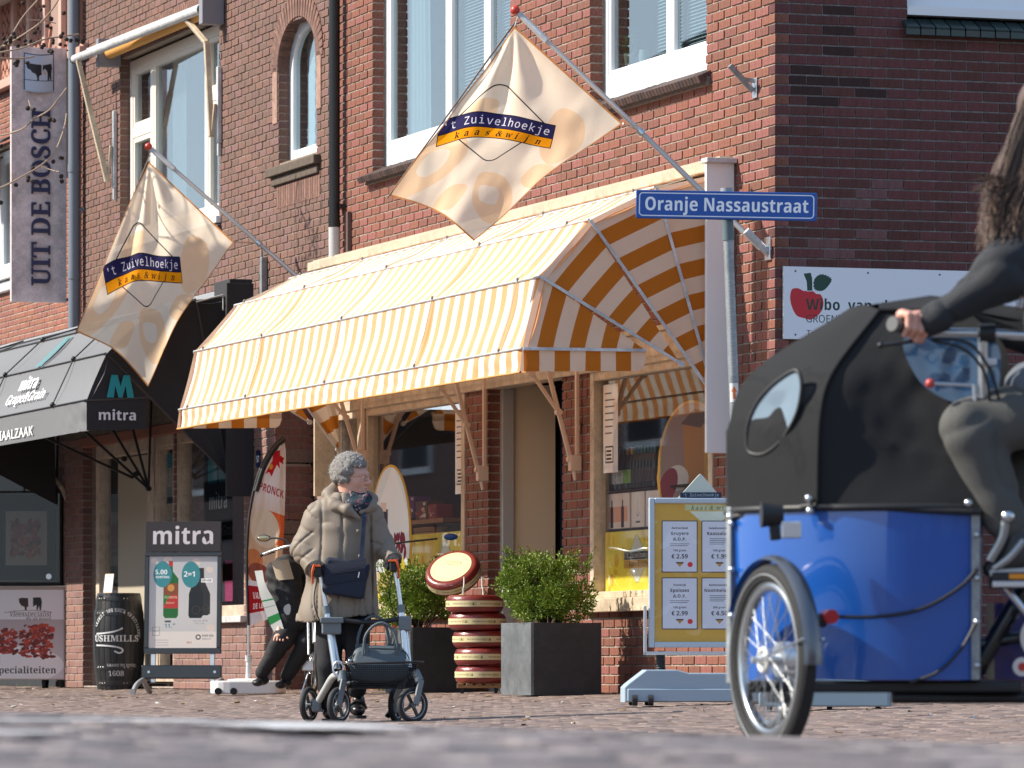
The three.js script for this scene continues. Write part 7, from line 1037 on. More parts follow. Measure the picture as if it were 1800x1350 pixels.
// ---------- rollator ----------
{
  const t = thing('rollator', 'silver and grey four wheeled rollator pushed by the elderly woman', 'rollator', WP, TURN), gm = mat(col(0.15, 0.175, 0.19), 0.45), lg = mat(col(0.42, 0.43, 0.42), 0.4), rb = M.rubber;
  const wheel = (px, py, z, turn, fork) => {
    const r = 0.104, w = new THREE.Group(); w.name = 'wheel'; w.position.set(wx(px), r, z); w.rotation.y = turn; t.add(w);
    part('tyre', new THREE.TorusGeometry(r - 0.014, 0.0145, 12, 40).scale(1, 1, 1.25), rb, w); part('rim', new THREE.TorusGeometry(r - 0.027, 0.008, 8, 40).scale(1, 1, 1.6), mat(col(0.05, 0.052, 0.055), 0.4), w);
    const sp = []; for (let i = 0; i < 4; i++) { const a = i * PI / 2 + 0.5; sp.push(bar(V(0, 0, 0), V(Math.cos(a) * (r - 0.026), Math.sin(a) * (r - 0.026), 0), 0.018, 0.016, V(-Math.sin(a), Math.cos(a), 0))); }
    for (const s of sp) part('spoke', s, mat(col(0.045, 0.047, 0.05), 0.4), w); part('hub', rod(V(0, 0, -0.018), V(0, 0, 0.018), 0.016), gm, w); part('reflector_ring', new THREE.TorusGeometry(r - 0.026, 0.002, 6, 40).translate(0, 0, 0.014), M.lightGrey, w);
    return w;
  };
  wheel(543, 1240, -0.02, 1.15); wheel(599, 1238, 0.34, 0.98); wheel(696, 1240, -0.02, 1.25); wheel(727, 1235, 0.34, 0.62);
  const uL = WV(566, 1008, 0.18), uL2 = WV(576, 1070, 0.19), dL = WV(592, 1172, 0.24), uR = WV(697, 1004, 0.18), uR2 = WV(706, 1068, 0.19), dR = WV(716, 1170, 0.24);
  for (const [a, b, c] of [[uL, uL2, dL], [uR, uR2, dR]]) { part('upright', [rod(a, b, 0.0145), rod(b.clone().lerp(a, 0.1), c, 0.019)], M.alu, t); part('collar', rod(b.clone().lerp(a, 0.12), b.clone().lerp(c, 0.06), 0.024), gm, t); part('rear_tube', rod(b.clone().add(V(0.02, -0.05, -0.03)), c.clone().add(V(0.02, 0, -0.03)), 0.012), M.alu, t); }
  // lower side frames: arched to the rear wheel, fork at the front
  for (const [top, rear, front, s] of [[WV(594, 1186, 0.26), WV(556, 1236, 0.0), WV(599, 1238, 0.34), -1], [WV(720, 1186, 0.26), WV(690, 1240, 0.0), WV(733, 1236, 0.34), 1]]) {
    part('side_frame', tube([rear, rear.clone().lerp(top, 0.45).add(V(0, 0.02, 0)), top.clone().add(V(-0.02, 0.0, -0.04)), top.clone().add(V(0.02, 0.015, 0.02))], 0.021, 10, 24), lg, t);
    part('fork_head', [rod(top.clone().add(V(0.035, 0.03, 0.04)), V(front.x + 0.02, 0.24, front.z - 0.02), 0.03, 0.028)], gm, t);
    part('fork', [bar(V(front.x + 0.03, 0.25, front.z + 0.0), V(front.x + 0.0, 0.105, front.z + 0.03), 0.012, 0.045, V(0.8, 0, 0.6)), bar(V(front.x + 0.03, 0.25, front.z - 0.03), V(front.x - 0.0, 0.105, front.z - 0.03), 0.012, 0.045, V(0.8, 0, 0.6))], gm, t);
    part('rear_block', bx(rear.x - 0.025, rear.x + 0.03, rear.y - 0.04, rear.y + 0.035, -0.03, 0.05, 0.015), gm, t); part('tip_bar', [bar(V(rear.x + 0.01, rear.y, -0.02), V(rear.x - 0.035, rear.y - 0.055, -0.06), 0.03, 0.02)], M.black, t);
  }
  // grips with orange levers
  for (const [x, y, s] of [[561, 999, 1], [693, 990, -1]]) { const c = WV(x, y, 0.2); part('grip', [rod(c.clone().add(V(0, 0.012, -0.09)), c.clone().add(V(0, -0.005, 0.06)), 0.0165)], rb, t); part('grip_head', [bx(c.x - 0.022, c.x + 0.022, c.y - 0.045, c.y + 0.018, 0.225, 0.275, 0.012)], M.black, t); part('brake_lever', tube([c.clone().add(V(-s * 0.018, 0.03, 0.085)), c.clone().add(V(-s * 0.028, -0.01, 0.075)), c.clone().add(V(-s * 0.03, -0.06, 0.03)), c.clone().add(V(-s * 0.03, -0.075, 0.0))], 0.0075, 8).scale(1, 1, 1), M.orange, t); part('lever_cap', bx(c.x - 0.028, c.x + 0.02, c.y + 0.015, c.y + 0.027, 0.24, 0.285, 0.004), M.orange, t); part('brake_cable', tube([c.clone().add(V(0, -0.04, 0.07)), c.clone().add(V(-0.02, -0.2, 0.02)), WV(x + 26, 1150, 0.16), WV(x + 12, 1215, 0.05)], 0.0035, 6, 30), M.black, t); }
  part('seat_bracket', [bx(wx(568), wx(602), wy(1112), wy(1084), 0.18, 0.25, 0.012), bx(wx(566), wx(606), wy(1092), wy(1082), 0.17, 0.27, 0.006)], gm, t); part('seat_bracket', [bx(wx(702), wx(724), wy(1106), wy(1080), 0.17, 0.23, 0.012)], gm, t);
  part('seat', sheet((u, v) => V(mix(wx(600), wx(704), u), wy(1088) - 0.015 * Math.sin(u * PI) - 0.004 + v * 0.0, mix(0.0, 0.2, v)), 16, 6), mat(col(0.015, 0.016, 0.02), 0.8), t); part('seat_edge', tube([WV(600, 1086, 0.2), WV(630, 1090, 0.205), WV(670, 1090, 0.205), WV(706, 1084, 0.2)], 0.014, 8), M.black, t);
  for (const p of [WV(598, 1102, 0.24), WV(694, 1098, 0.2)]) part('reflector', ball(0.011, p.x, p.y, p.z, 1, 1, 0.5), M.orange, t);
  // mesh basket
  const x0 = wx(612), x1 = wx(735), y1 = wy(1163), y0 = wy(1206), z0 = 0.12, z1 = 0.36;
  part('basket_rim', tube([V(x0, y1, z0), V(x0, y1, z1), V(x1, y1 + 0.01, z1), V(x1, y1 + 0.01, z0)], 0.006, 6, 60, true), M.black, t);
  const mesh = []; for (let i = 0; i <= 34; i++) { const k = i / 34; mesh.push(rod(V(mix(x0, x1, k), y1, z1), V(mix(x0 + 0.03, x1 - 0.03, k), y0, z1 - 0.02), 0.0016, 0.0016, 4)); if (i < 18) { const q = i / 17; mesh.push(rod(V(x0, y1, mix(z0, z1, q)), V(x0 + 0.03, y0, mix(z0 + 0.02, z1 - 0.02, q)), 0.0016, 0.0016, 4), rod(V(x1, y1, mix(z0, z1, q)), V(x1 - 0.03, y0, mix(z0 + 0.02, z1 - 0.02, q)), 0.0016, 0.0016, 4)); } }
  for (let j = 0; j <= 13; j++) { const k = j / 13; mesh.push(rod(V(mix(x0, x0 + 0.03, k), mix(y1, y0, k), mix(z1, z1 - 0.02, k)), V(mix(x1, x1 - 0.03, k), mix(y1, y0, k), mix(z1, z1 - 0.02, k)), 0.0016, 0.0016, 4), rod(V(mix(x0, x0 + 0.03, k), mix(y1, y0, k), z0), V(mix(x0, x0 + 0.03, k), mix(y1, y0, k), mix(z1, z1 - 0.02, k)), 0.0016, 0.0016, 4), rod(V(mix(x1, x1 - 0.03, k), mix(y1, y0, k), z0), V(mix(x1, x1 - 0.03, k), mix(y1, y0, k), mix(z1, z1 - 0.02, k)), 0.0016, 0.0016, 4)); }
  const bm = part('basket_mesh', mesh, M.black, t); bm.userData.kind = 'stuff'; part('basket_floor', bx(x0 + 0.03, x1 - 0.03, y0 - 0.004, y0 + 0.004, z0, z1 - 0.02), M.black, t); part('basket_back', sheet((u, v) => V(mix(x0 + 0.01, x1 - 0.01, u), mix(y0, y1, v), z0 + 0.005), 2, 2), mat(col(0.014, 0.014, 0.017), 0.9), t);
  part('cross_brace', [rod(WV(600, 1178, 0.18), WV(706, 1200, 0.14), 0.01), rod(WV(600, 1200, 0.14), WV(706, 1178, 0.18), 0.01)], gm, t);
  part('lock', new THREE.TorusGeometry(0.03, 0.006, 8, 24).scale(1, 1.4, 1).translate(wx(598), wy(1172), 0.32), M.alu, t);
  // grey handbag standing in the basket
  const b = thing('handbag', 'slate grey handbag with two round handles standing in the rollator basket', 'bag', WP, TURN), hm = mat(col(0.075, 0.1, 0.115), 0.5, { bumpMap: rep(ROUGH, 12), bumpScale: 0.0012 });
  const bf = (x, y, z) => { const cx = wx(669), cyy = wy(1164), hw = 0.168 - Math.max(0, y - cyy) * 0.25, q = [Math.abs(x - cx) - hw + 0.03, Math.abs(y - cyy) - 0.11 + 0.03 + 0.02 * ((x - cx) / 0.16) ** 2, Math.abs(z - 0.245) - 0.085 + Math.max(0, y - cyy) * 0.35 + 0.03]; return Math.hypot(Math.max(q[0], 0), Math.max(q[1], 0), Math.max(q[2], 0)) + Math.min(Math.max(q[0], q[1], q[2]), 0) - 0.03; };
  part('body', fieldMesh(bf, [0.0, 0.18, 0.13], [0.46, 0.5, 0.36], 0.0075), hm, b); part('piping', tube([WV(614, 1156, 0.31), WV(640, 1139, 0.295), WV(680, 1137, 0.297), WV(712, 1141, 0.295), WV(722, 1156, 0.31)], 0.004, 6, 30), mat(col(0.03, 0.04, 0.045), 0.5), b);
  for (const [d, z, h] of [[0, 0.305, 1092], [-13, 0.2, 1080]]) { part('handle', tube([WV(645 + d, 1150, z), WV(644 + d, 1118, z + 0.01), WV(658 + d, h + 6, z), WV(673 + d, h, z), WV(688 + d, h + 8, z), WV(699 + d, 1122, z + 0.01), WV(701 + d, 1150, z)], 0.0085, 8, 50), hm, b); for (const x of [645 + d, 701 + d]) part('tab', bx(wx(x) - 0.02, wx(x) + 0.02, wy(1150), wy(1128), z - 0.006, z + 0.008, 0.006), hm, b); }
  part('clasp', [ball(0.012, wx(618), wy(1158), 0.32), rod(WV(612, 1160, 0.3), WV(618, 1168, 0.33), 0.006)], M.steel, b); part('label', bx(wx(715), wx(722), wy(1164), wy(1154), 0.325, 0.328), M.white, b);
}

// ---------- cargo trike with black canopy, coming past close to the camera ----------
const DT = 14.8, TP = (() => { const p = SD(1500, 1300, DT); p.y = groundY(p.z); return p; })(), TS = 9330 / DT;
// local axes: x right, y up, z towards the photographer; a sight line of the survey met with a local depth z
const TL = (px, py, z = 0) => { const D = DT - z, p = SD(px, py, D).sub(TP); return V(p.dot(RIGHT), p.y, z); };
{
  const t = thing('cargo_trike', 'blue cargo tricycle with a black fabric canopy, in the foreground at the right', 'cargo trike', TP, TURN);
  const blue = phys(col(0.001, 0.08, 0.38), 0.35, { clearcoat: 1, clearcoatRoughness: 0.04 }), black = M.blackGloss, canvasM = phys(col(0.026, 0.0265, 0.028), 0.9, { specularIntensity: 0.2, bumpMap: rep(ROUGH, 16), bumpScale: 0.0006 });
  const y0 = TL(1500, 1195).y, yt = TL(1500, 893, 0.1).y;
  // plan of the tub: narrow nose on the left, flank curving round to the flat rear on the right
  const plan = [[-0.335, -0.24], [-0.335, -0.16], [-0.27, -0.03], [-0.16, 0.08], [-0.05, 0.15], [0.08, 0.185], [0.22, 0.19], [0.335, 0.175], [0.345, 0.16]], back = [[0.345, -0.66], [0.22, -0.68], [0.08, -0.675], [-0.05, -0.64], [-0.16, -0.57], [-0.27, -0.46], [-0.335, -0.33]];
  const loop = new THREE.CatmullRomCurve3([...plan, ...back].map(([x, z]) => V(x, 0, z)), true, 'centripetal');
  part('tub', sheet((u, v) => { const p = loop.getPoint(u); const k = 1 - 0.03 * (1 - v); return V(p.x * k, mix(y0, yt, v), p.z * k); }, 120, 8), blue, t);
  part('tub_floor', (() => { const s = new THREE.Shape(loop.getPoints(80).map((p) => new THREE.Vector2(p.x * 0.96, -p.z * 0.96))); return new THREE.ExtrudeGeometry(s, { depth: 0.02, bevelEnabled: false }).rotateX(-PI / 2).translate(0, y0, 0); })(), M.black, t);
  part('rim_rail', new THREE.TubeGeometry(new THREE.CatmullRomCurve3(loop.getPoints(60).map((p) => V(p.x * 1.005, yt, p.z * 1.005)), true), 100, 0.011, 8, true), M.black, t);
  part('nose_strip', bar(V(-0.338, y0 - 0.01, -0.135), V(-0.338, yt + 0.01, -0.14), 0.02, 0.014, V(0.6, 0, 0.8)), M.zinc, t); part('rear_strip', bar(V(0.325, y0, 0.185), V(0.325, yt + 0.01, 0.19), 0.024, 0.01, V(1, 0, 0.1)), M.zinc, t);
  const bolts = part('bolt', [0.05, 0.18, 0.31, 0.44].map((y) => ball(0.009, -0.335, y0 + y, -0.118, 1, 1, 1, 8)).concat([0.04, 0.16, 0.28, 0.4].map((y) => ball(0.009, 0.327, y0 + y, 0.2, 1, 1, 1, 8))), M.steel, t); bolts.userData.kind = 'stuff';
  part('under_frame', [bx(-0.3, 0.46, y0 - 0.035, y0 - 0.003, -0.5, 0.14, 0.008), rod(V(-0.2, y0 - 0.05, -0.68), V(-0.2, y0 - 0.05, 0.2), 0.016), rod(V(0.1, y0 - 0.05, 0.12), V(0.9, y0 - 0.05, 0.0), 0.016)], M.black, t);
  // canopy: front facet with a window, dark flank, ridge sloping back
  const zA = -0.15, zB = 0.13, zC = 0.2;
  const A = TL(1281, 912, zA), B = TL(1436, 890, zB), C = TL(1725, 899, zC), Dd = TL(1281, 753, zA), E = TL(1442, 727, zB), F = TL(1311, 667, zA - 0.03), G = TL(1457, 667, zB - 0.03), Hh = TL(1494, 541, -0.2), I = TL(1546, 545, -0.04), J = TL(1636, 519, -0.22), K = TL(1700, 545, 0.0), Lr = TL(1770, 620, 0.1), Mr = TL(1756, 740, 0.16), Nr = TL(1860, 575, -0.12);
  const quad = (a, b, c, d, n = 14, amp = 0.006, sd = 1) => sheet((u, v) => { const p = a.clone().lerp(b, u).lerp(d.clone().lerp(c, u), v), w = Math.sin(u * PI) * Math.sin(v * PI), e = b.clone().sub(a).cross(d.clone().sub(a)).normalize(); return { p: p.addScaledVector(e, amp * (w * -1.4 + 1.5 * w * N3(p.x * 9 + sd, p.y * 12, p.z * 9) + 0.8 * w * Math.sin((p.x * 0.6 + p.y) * 40 + sd))), uv: [p.x, p.y] }; }, n, n);
  // cloth drawn smoothly over the hoops: rows of points from hem to ridge
  const loft = (rows, nu, nv, amp, sd) => { const cs = rows.map((r) => new THREE.CatmullRomCurve3(r, false, 'centripetal')); return sheet((u, v) => { const q = (k) => new THREE.CatmullRomCurve3(cs.map((c) => c.getPoint(k)), false, 'centripetal'), c = q(u), p = c.getPoint(v), e = q(Math.min(1, u + 0.02)).getPoint(v).sub(q(Math.max(0, u - 0.02)).getPoint(v)).cross(c.getPoint(Math.min(1, v + 0.02)).sub(c.getPoint(Math.max(0, v - 0.02)))).normalize(), w = Math.sin(u * PI) * Math.sin(v * PI); return p.addScaledVector(e, amp * w * (-0.9 + 0.9 * N3(p.x * 4 + sd, p.y * 5, p.z * 4) + 0.35 * N3(p.x * 16, p.y * 12, sd)) + 0.011 * w * Math.pow(1 - Math.abs(Math.sin((p.x * 0.55 + p.y) * 13 + 3 * N3(p.x * 4, p.y * 4, sd))), 2)); }, nu, nv); };
  part('canopy_front', loft([[A, A.clone().lerp(B, 0.5).add(V(0, 0, 0.01)), B], [Dd, Dd.clone().lerp(E, 0.5).add(V(-0.005, 0, 0.015)), E], [F, F.clone().lerp(G, 0.5).add(V(-0.008, 0.01, 0.015)), G], [Hh, Hh.clone().lerp(I, 0.5).add(V(0, 0.012, 0)), I]], 24, 40, 0.008, 1), canvasM, t);
  part('canopy_side', loft([[B, B.clone().lerp(C, 0.5).add(V(0, 0, 0.02)), C], [E, E.clone().lerp(Mr, 0.5).add(V(0, 0, -0.01)), Mr], [G, G.clone().lerp(Lr, 0.5).add(V(0, 0.02, -0.02)), Lr], [I, I.clone().lerp(K, 0.5).add(V(0, -0.005, 0)), K]], 44, 48, 0.02, 4), canvasM, t);
  part('canopy_ridge', quad(I, K, J, Hh.clone().lerp(J, 0.35), 16, 0.004, 7), canvasM, t);
  part('canopy_roof', [quad(Hh, J, V(J.x, J.y - 0.06, -0.62), V(Hh.x, Hh.y - 0.05, -0.62), 10, 0.006, 8), quad(K, Nr, V(Nr.x, Nr.y, -0.62), J, 8, 0.004, 9)], canvasM, t);
  part('canopy_rear', [quad(J, TL(1840, 546, -0.16), TL(1850, 600, -0.02), K, 14, 0.006, 11), quad(K, TL(1850, 600, -0.02), TL(1846, 640, 0.0), TL(1715, 592, 0.03), 8, 0.004, 12)], canvasM, t);
  const far = (p, z) => V(p.x, p.y, z);
  part('canopy_far_side', [quad(far(A, -0.34), far(Dd, -0.34), far(Hh, -0.62), far(C, -0.68), 6, 0.002, 3), quad(far(C, -0.68), far(Hh, -0.62), far(J, -0.62), far(Mr, -0.66), 6, 0.002, 3), quad(A, Dd, far(Dd, -0.34), far(A, -0.34), 6, 0.002, 3), quad(Dd, F, far(F, -0.36), far(Dd, -0.34), 6, 0.002, 2), quad(F, Hh, far(Hh, -0.62), far(F, -0.36), 6, 0.002, 2)], canvasM, t);
  const seamT = (pts, r = 0.006) => tube(pts.map((p) => p.clone().add(V(0, 0, 0.006))), r, 6, 30);
  part('seam', [seamT([B, E, G, I]), seamT([I, K])], canvasM, t);
  part('canopy_hem', [tube([A, B].map((p) => p.clone().add(V(0, 0.004, 0.01))), 0.009, 6, 20), tube([B, B.clone().lerp(C, 0.5).add(V(0, 0, 0.015)), C].map((p) => p.clone().add(V(0, -0.002, 0.006))), 0.009, 6, 20)], M.black, t);
  // clear windows let into the cloth
  const P2 = (px, py, q) => { const n = E.clone().sub(A).cross(B.clone().sub(A)).normalize(), s = TL(px, py, 0), o = V(0, 0, 0); const eye = CAM.clone().sub(TP), e = V(eye.dot(RIGHT), eye.y, -eye.dot(FWD)), d = s.clone().sub(e), k = A.clone().sub(e).dot(n) / d.dot(n); return e.addScaledVector(d, k).addScaledVector(n, n.z > 0 ? q : -q); };
  const oval = blob2([[1322, 742], [1340, 703], [1376, 667], [1406, 652], [1414, 668], [1411, 710], [1398, 745], [1372, 782], [1345, 799], [1323, 795], [1318, 770]], 48);
  const clear = phys(col(0.3, 0.4, 0.5), 0.08, { transmission: 0.4, thickness: 0, ior: 1.5 });
  const cen = oval.reduce((a, p) => [a[0] + p[0] / oval.length, a[1] + p[1] / oval.length], [0, 0]);
  part('window', sheet((u, v) => { const i = u * oval.length, a = oval[Math.floor(i) % oval.length], b = oval[(Math.floor(i) + 1) % oval.length], f = i % 1, x = mix(mix(a[0], b[0], f), cen[0], v), y = mix(mix(a[1], b[1], f), cen[1], v); return P2(x, y, 0.012 + 0.012 * N3(x * 0.022, y * 0.018, 2.5) * v); }, 48, 10), clear, t);
  part('window_piping', tube(oval.map(([x, y]) => P2(x, y, 0.012)), 0.006, 6, 120, true), M.black, t);
  // big rear window towards the rider, its blue reflection put into the colour
  const rw = [[1588, 596], [1640, 588], [1700, 592], [1752, 604], [1758, 660], [1748, 704], [1700, 712], [1650, 696], [1612, 664]], zR = (x) => mix(0.075, 0.14, (x - 1588) / 170);
  const rc = [1690, 645]; const rwo = blob2(rw, 48);
  part('rear_window', sheet((u, v) => { const i = u * rwo.length, a = rwo[Math.floor(i) % rwo.length], b = rwo[(Math.floor(i) + 1) % rwo.length], f = i % 1, x = mix(mix(a[0], b[0], f), rc[0], v), y = mix(mix(a[1], b[1], f), rc[1], v); return TL(x, y, zR(x) + 0.035 + 0.02 * v * N3(x * 0.03, y * 0.02, 4)); }, 48, 10), phys(col(0.03, 0.09, 0.2), 0.08, { transmission: 0.3, thickness: 0, ior: 1.7 }), t);
  part('press_stud', [[1284, 908, zA], [1422, 876, zB - 0.02], [1424, 898, zB - 0.02], [1702, 884, zC]].map(([x, y, z]) => ball(0.012, ...TL(x, y, z + 0.02).toArray(), 1, 1, 1, 10)), M.steel, t);
  // ----- wheels -----
  const wheel = (p, r, turn, side) => {
    const w = new THREE.Group(); w.name = 'front_wheel'; w.position.copy(p); w.rotation.y = turn; t.add(w);
    part('tyre', lathe([[r - 0.05, -0.013], [r - 0.045, -0.021], [r - 0.024, -0.026], [r - 0.008, -0.02], [r, -0.006], [r, 0.006], [r - 0.008, 0.02], [r - 0.024, 0.026], [r - 0.045, 0.021], [r - 0.05, 0.013]], 72).rotateX(PI / 2), mat(col(0.014, 0.014, 0.015), 0.8, { bumpMap: rep(ROUGH, 6, 1), bumpScale: 0.002 }), w);
    part('side_line', [new THREE.TorusGeometry(r - 0.03, 0.002, 6, 72).translate(0, 0, 0.0255), new THREE.TorusGeometry(r - 0.03, 0.002, 6, 72).translate(0, 0, -0.0255)], mat(col(0.3, 0.31, 0.32), 0.5), w);
    part('rim', lathe([[r - 0.075, -0.009], [r - 0.068, -0.014], [r - 0.048, -0.015], [r - 0.046, 0.015], [r - 0.068, 0.014], [r - 0.075, 0.009], [r - 0.075, -0.009]], 72).rotateX(PI / 2), M.steel, w);
    for (let i = 0; i < 36; i++) { const a = i / 36 * 2 * PI, s = i % 2 ? 1 : -1, b = a + (i % 4 < 2 ? 0.9 : -0.9); part('spoke', rod(V(Math.cos(b) * 0.03, Math.sin(b) * 0.03, s * 0.024), V(Math.cos(a) * (r - 0.072), Math.sin(a) * (r - 0.072), 0), 0.0014, 0.0014, 6), mat(col(0.42, 0.43, 0.44), 0.35, { metalness: 0.9 }), w); }
    part('hub', [rod(V(0, 0, -0.045), V(0, 0, 0.035), 0.016), rod(V(0, 0, 0.02), V(0, 0, 0.027), 0.034, 0.034, 24), rod(V(0, 0, -0.05), V(0, 0, -0.02), 0.05, 0.05, 28), rod(V(0, 0, 0.03), V(0, 0, 0.06), 0.009)], M.alu, w);
    part('flange', new THREE.TorusGeometry(0.031, 0.006, 8, 28).translate(0, 0, 0.026), mat(col(0.7, 0.68, 0.62), 0.4), w);
    return w;
  };
  const R = 0.264, wc = TL(1357, 1127, 0.26); wc.y = R + groundY(SD(1357, 1127, DT - 0.26).z) - TP.y; const TW = -1.21;
  wheel(wc, R, TW, 1); wheel(V(wc.x + 0.045, wc.y + 0.01, -0.88), R, TW, 1);
  const ax = V(Math.sin(TW), 0, Math.cos(TW)), along = V(Math.cos(TW), 0, -Math.sin(TW)); // axle and rolling directions
  const arc = (r, a, o) => wc.clone().addScaledVector(along, Math.cos(a) * r).add(V(0, Math.sin(a) * r, 0)).addScaledVector(ax, o);
  part('mudguard', sheet((u, v) => { const a = mix(2.65, -0.05, u); return arc(R + 0.024 - 0.012 * (2 * v - 1) ** 2, a, mix(-0.027, 0.027, v)); }, 40, 6), phys(col(0.14, 0.15, 0.17), 0.25, { metalness: 0.7 }), t);
  part('mudguard_stay', [rod(wc.clone().addScaledVector(ax, 0.04), arc(R + 0.02, 0.2, 0.03), 0.003), rod(wc.clone().addScaledVector(ax, -0.06), arc(R + 0.02, 0.2, -0.03), 0.003)], M.steel, t);
  part('brake_arm', [bar(wc.clone().addScaledVector(ax, -0.055), wc.clone().addScaledVector(ax, -0.055).add(V(0.03, -0.16, -0.02)), 0.02, 0.008), rod(wc, wc.clone().addScaledVector(ax, -0.1), 0.016)], M.grey, t);
  const lamp = TL(1360, 905, 0.2); part('head_lamp', [rod(lamp.clone().add(V(-0.035, 0, 0.005)), lamp.clone().add(V(0.025, 0.0, 0)), 0.036, 0.026, 18), bar(lamp.clone().add(V(0.005, -0.07, 0)), lamp, 0.03, 0.02)], M.black, t); part('lamp_bracket', bx(lamp.x + 0.02, lamp.x + 0.075, lamp.y - 0.065, lamp.y - 0.018, lamp.z - 0.03, lamp.z + 0.03, 0.004), M.alu, t);
  const rl = TL(1461, 1084, 0.21); part('red_reflector', rod(rl.clone().add(V(-0.012, 0, -0.03)), rl.clone().add(V(0.002, 0, 0.014)), 0.02, 0.02, 20), mat(col(0.45, 0.015, 0.02), 0.3), t); part('reflector_holder', bar(rl.clone().add(V(-0.03, -0.02, -0.02)), rl.clone().add(V(-0.02, 0.0, 0.0)), 0.03, 0.03), M.black, t);
  part('cable', tube([rl, TL(1540, 1084, 0.215), TL(1620, 1070, 0.215), TL(1690, 1030, 0.21), TL(1718, 1000, 0.2)], 0.0055, 6, 40), M.black, t); part('cable', tube([TL(1718, 1090, 0.2), TL(1690, 1140, 0.21), TL(1650, 1180, 0.21), TL(1600, 1200, 0.19)], 0.005, 6, 40), M.black, t);
  // ----- handlebar -----
  const hz = 0.2, hb = [TL(1800, 590, hz), TL(1735, 586, hz), TL(1690, 583, hz + 0.02)];
  part('handlebar', [rod(TL(1930, 596, hz), hb[1], 0.0135), rod(hb[1], TL(1640, 585, hz + 0.03), 0.0135), rod(TL(1640, 585, hz + 0.03), TL(1566, 572, hz + 0.09), 0.0125)], M.steel, t);
  part('grip', rod(TL(1632, 583, hz + 0.035), TL(1572, 570, hz + 0.1), 0.0185, 0.02, 18), M.rubber, t); part('grip', rod(TL(1900, 594, hz + 0.01), TL(1960, 600, hz), 0.0185, 0.02, 18), M.rubber, t); part('grip_end', rod(TL(1576, 571, hz + 0.095), TL(1568, 569, hz + 0.108), 0.022, 0.021, 18), mat(col(0.1, 0.1, 0.1), 0.4), t);
  part('brake_lever', [bar(TL(1625, 597, hz + 0.06), TL(1548, 607, hz + 0.09), 0.012, 0.008), ball(0.009, ...TL(1548, 607, hz + 0.09).toArray())], M.black, t);
  part('stem_clamp', rod(hb[1].clone().add(V(-0.022, 0, 0)), hb[1].clone().add(V(0.022, 0, 0)), 0.027, 0.027, 18), M.black, t);
  part('stem', rod(TL(1728, 592, hz), TL(1727, 745, hz - 0.02), 0.0155), M.steel, t); part('stem_sleeve', bx(TL(1720, 0).x, TL(1740, 0).x, TL(1727, 650).y, TL(1727, 637).y, hz - 0.02, hz + 0.02, 0.004), M.white, t);
  part('lever_rod', rod(TL(1640, 674, hz), TL(1712, 677, hz), 0.005), M.steel, t); part('lever_knob', ball(0.0135, ...TL(1635, 674, hz).toArray()), mat(col(0.5, 0.06, 0.05), 0.35), t); part('lever_hook', rod(TL(1712, 677, hz), TL(1714, 720, hz), 0.006), M.steel, t);
  part('brake_cable', [tube([TL(1640, 600, hz + 0.05), TL(1690, 612, hz + 0.06), TL(1728, 650, hz + 0.04), TL(1742, 720, hz)], 0.0042, 6, 40), tube([TL(1635, 596, hz + 0.05), TL(1700, 602, hz + 0.07), TL(1740, 650, hz + 0.05), TL(1760, 720, hz)], 0.0042, 6, 40)], M.black, t);
  // ----- frame behind the tub, pedal, rear wheel -----
  const fr = (a, b, r) => rod(TL(...a), TL(...b), r);
  part('frame', [fr([1700, 1206, 0], [1830, 985, 0], 0.026), fr([1680, 1140, 0], [1840, 1112, 0], 0.017), fr([1830, 985, 0], [1960, 900, 0], 0.022), fr([1840, 1130, 0], [2080, 1150, -0.05], 0.016), fr([1960, 900, 0], [1840, 1130, 0], 0.02), fr([1700, 1206, 0], [1700, 900, 0], 0.02), fr([1727, 745, 0.18], [1705, 1200, 0.02], 0.016)], M.blackGloss, t);
  part('seat_post', [fr([1960, 900, 0], [1935, 760, 0], 0.014)], M.steel, t); part('saddle', ball(0.1, ...TL(1945, 745, 0).toArray(), 1.2, 0.35, 0.8), M.black, t);
  part('crank', [fr([1838, 1120, 0.1], [1765, 1032, 0.12], 0.011), rod(TL(1838, 1120, 0.06), TL(1838, 1120, 0.12), 0.07, 0.07, 28), rod(TL(1838, 1120, -0.14), TL(1838, 1120, 0.14), 0.012)], M.steel, t);
  part('pedal', [bx(TL(1732, 0).x, TL(1802, 0).x, TL(0, 1036).y, TL(0, 1008).y, 0.1, 0.2, 0.008)], M.black, t); part('pedal_reflector', bx(TL(1762, 0).x, TL(1798, 0).x, TL(0, 1020).y, TL(0, 1011).y, 0.2, 0.203, 0.001), mat(col(0.75, 0.28, 0.02), 0.3), t); part('pedal_plate', bx(TL(1733, 0).x, TL(1800, 0).x, TL(0, 1034).y, TL(0, 1024).y, 0.2, 0.205, 0.002), M.alu, t);
  part('side_guard', sheet((u, v) => TL(mix(1748, 1830, u), mix(1060, 1195, v), -0.1), 4, 4), phys(col(0.06, 0.05, 0.25), 0.3, { clearcoat: 0.6 }), t); part('guard_edge', bar(TL(1740, 1060, -0.08), TL(1741, 1195, -0.08), 0.02, 0.01), mat(col(0.6, 0.5, 0.32), 0.5), t);
  const tl = TL(1797, 1172, 0.12); part('tail_reflector', [rod(tl.clone().add(V(0, 0, -0.02)), tl, 0.026, 0.026, 20)], M.alu, t); part('tail_lens', rod(tl, tl.clone().add(V(0, 0, 0.008)), 0.012, 0.012, 16), M.red, t);
  const rc2 = TL(2085, 1130, -0.05), rw2 = new THREE.Group(); rw2.name = 'rear_wheel'; rw2.position.set(rc2.x, 0.31, rc2.z); rw2.rotation.y = 0.25; t.add(rw2);
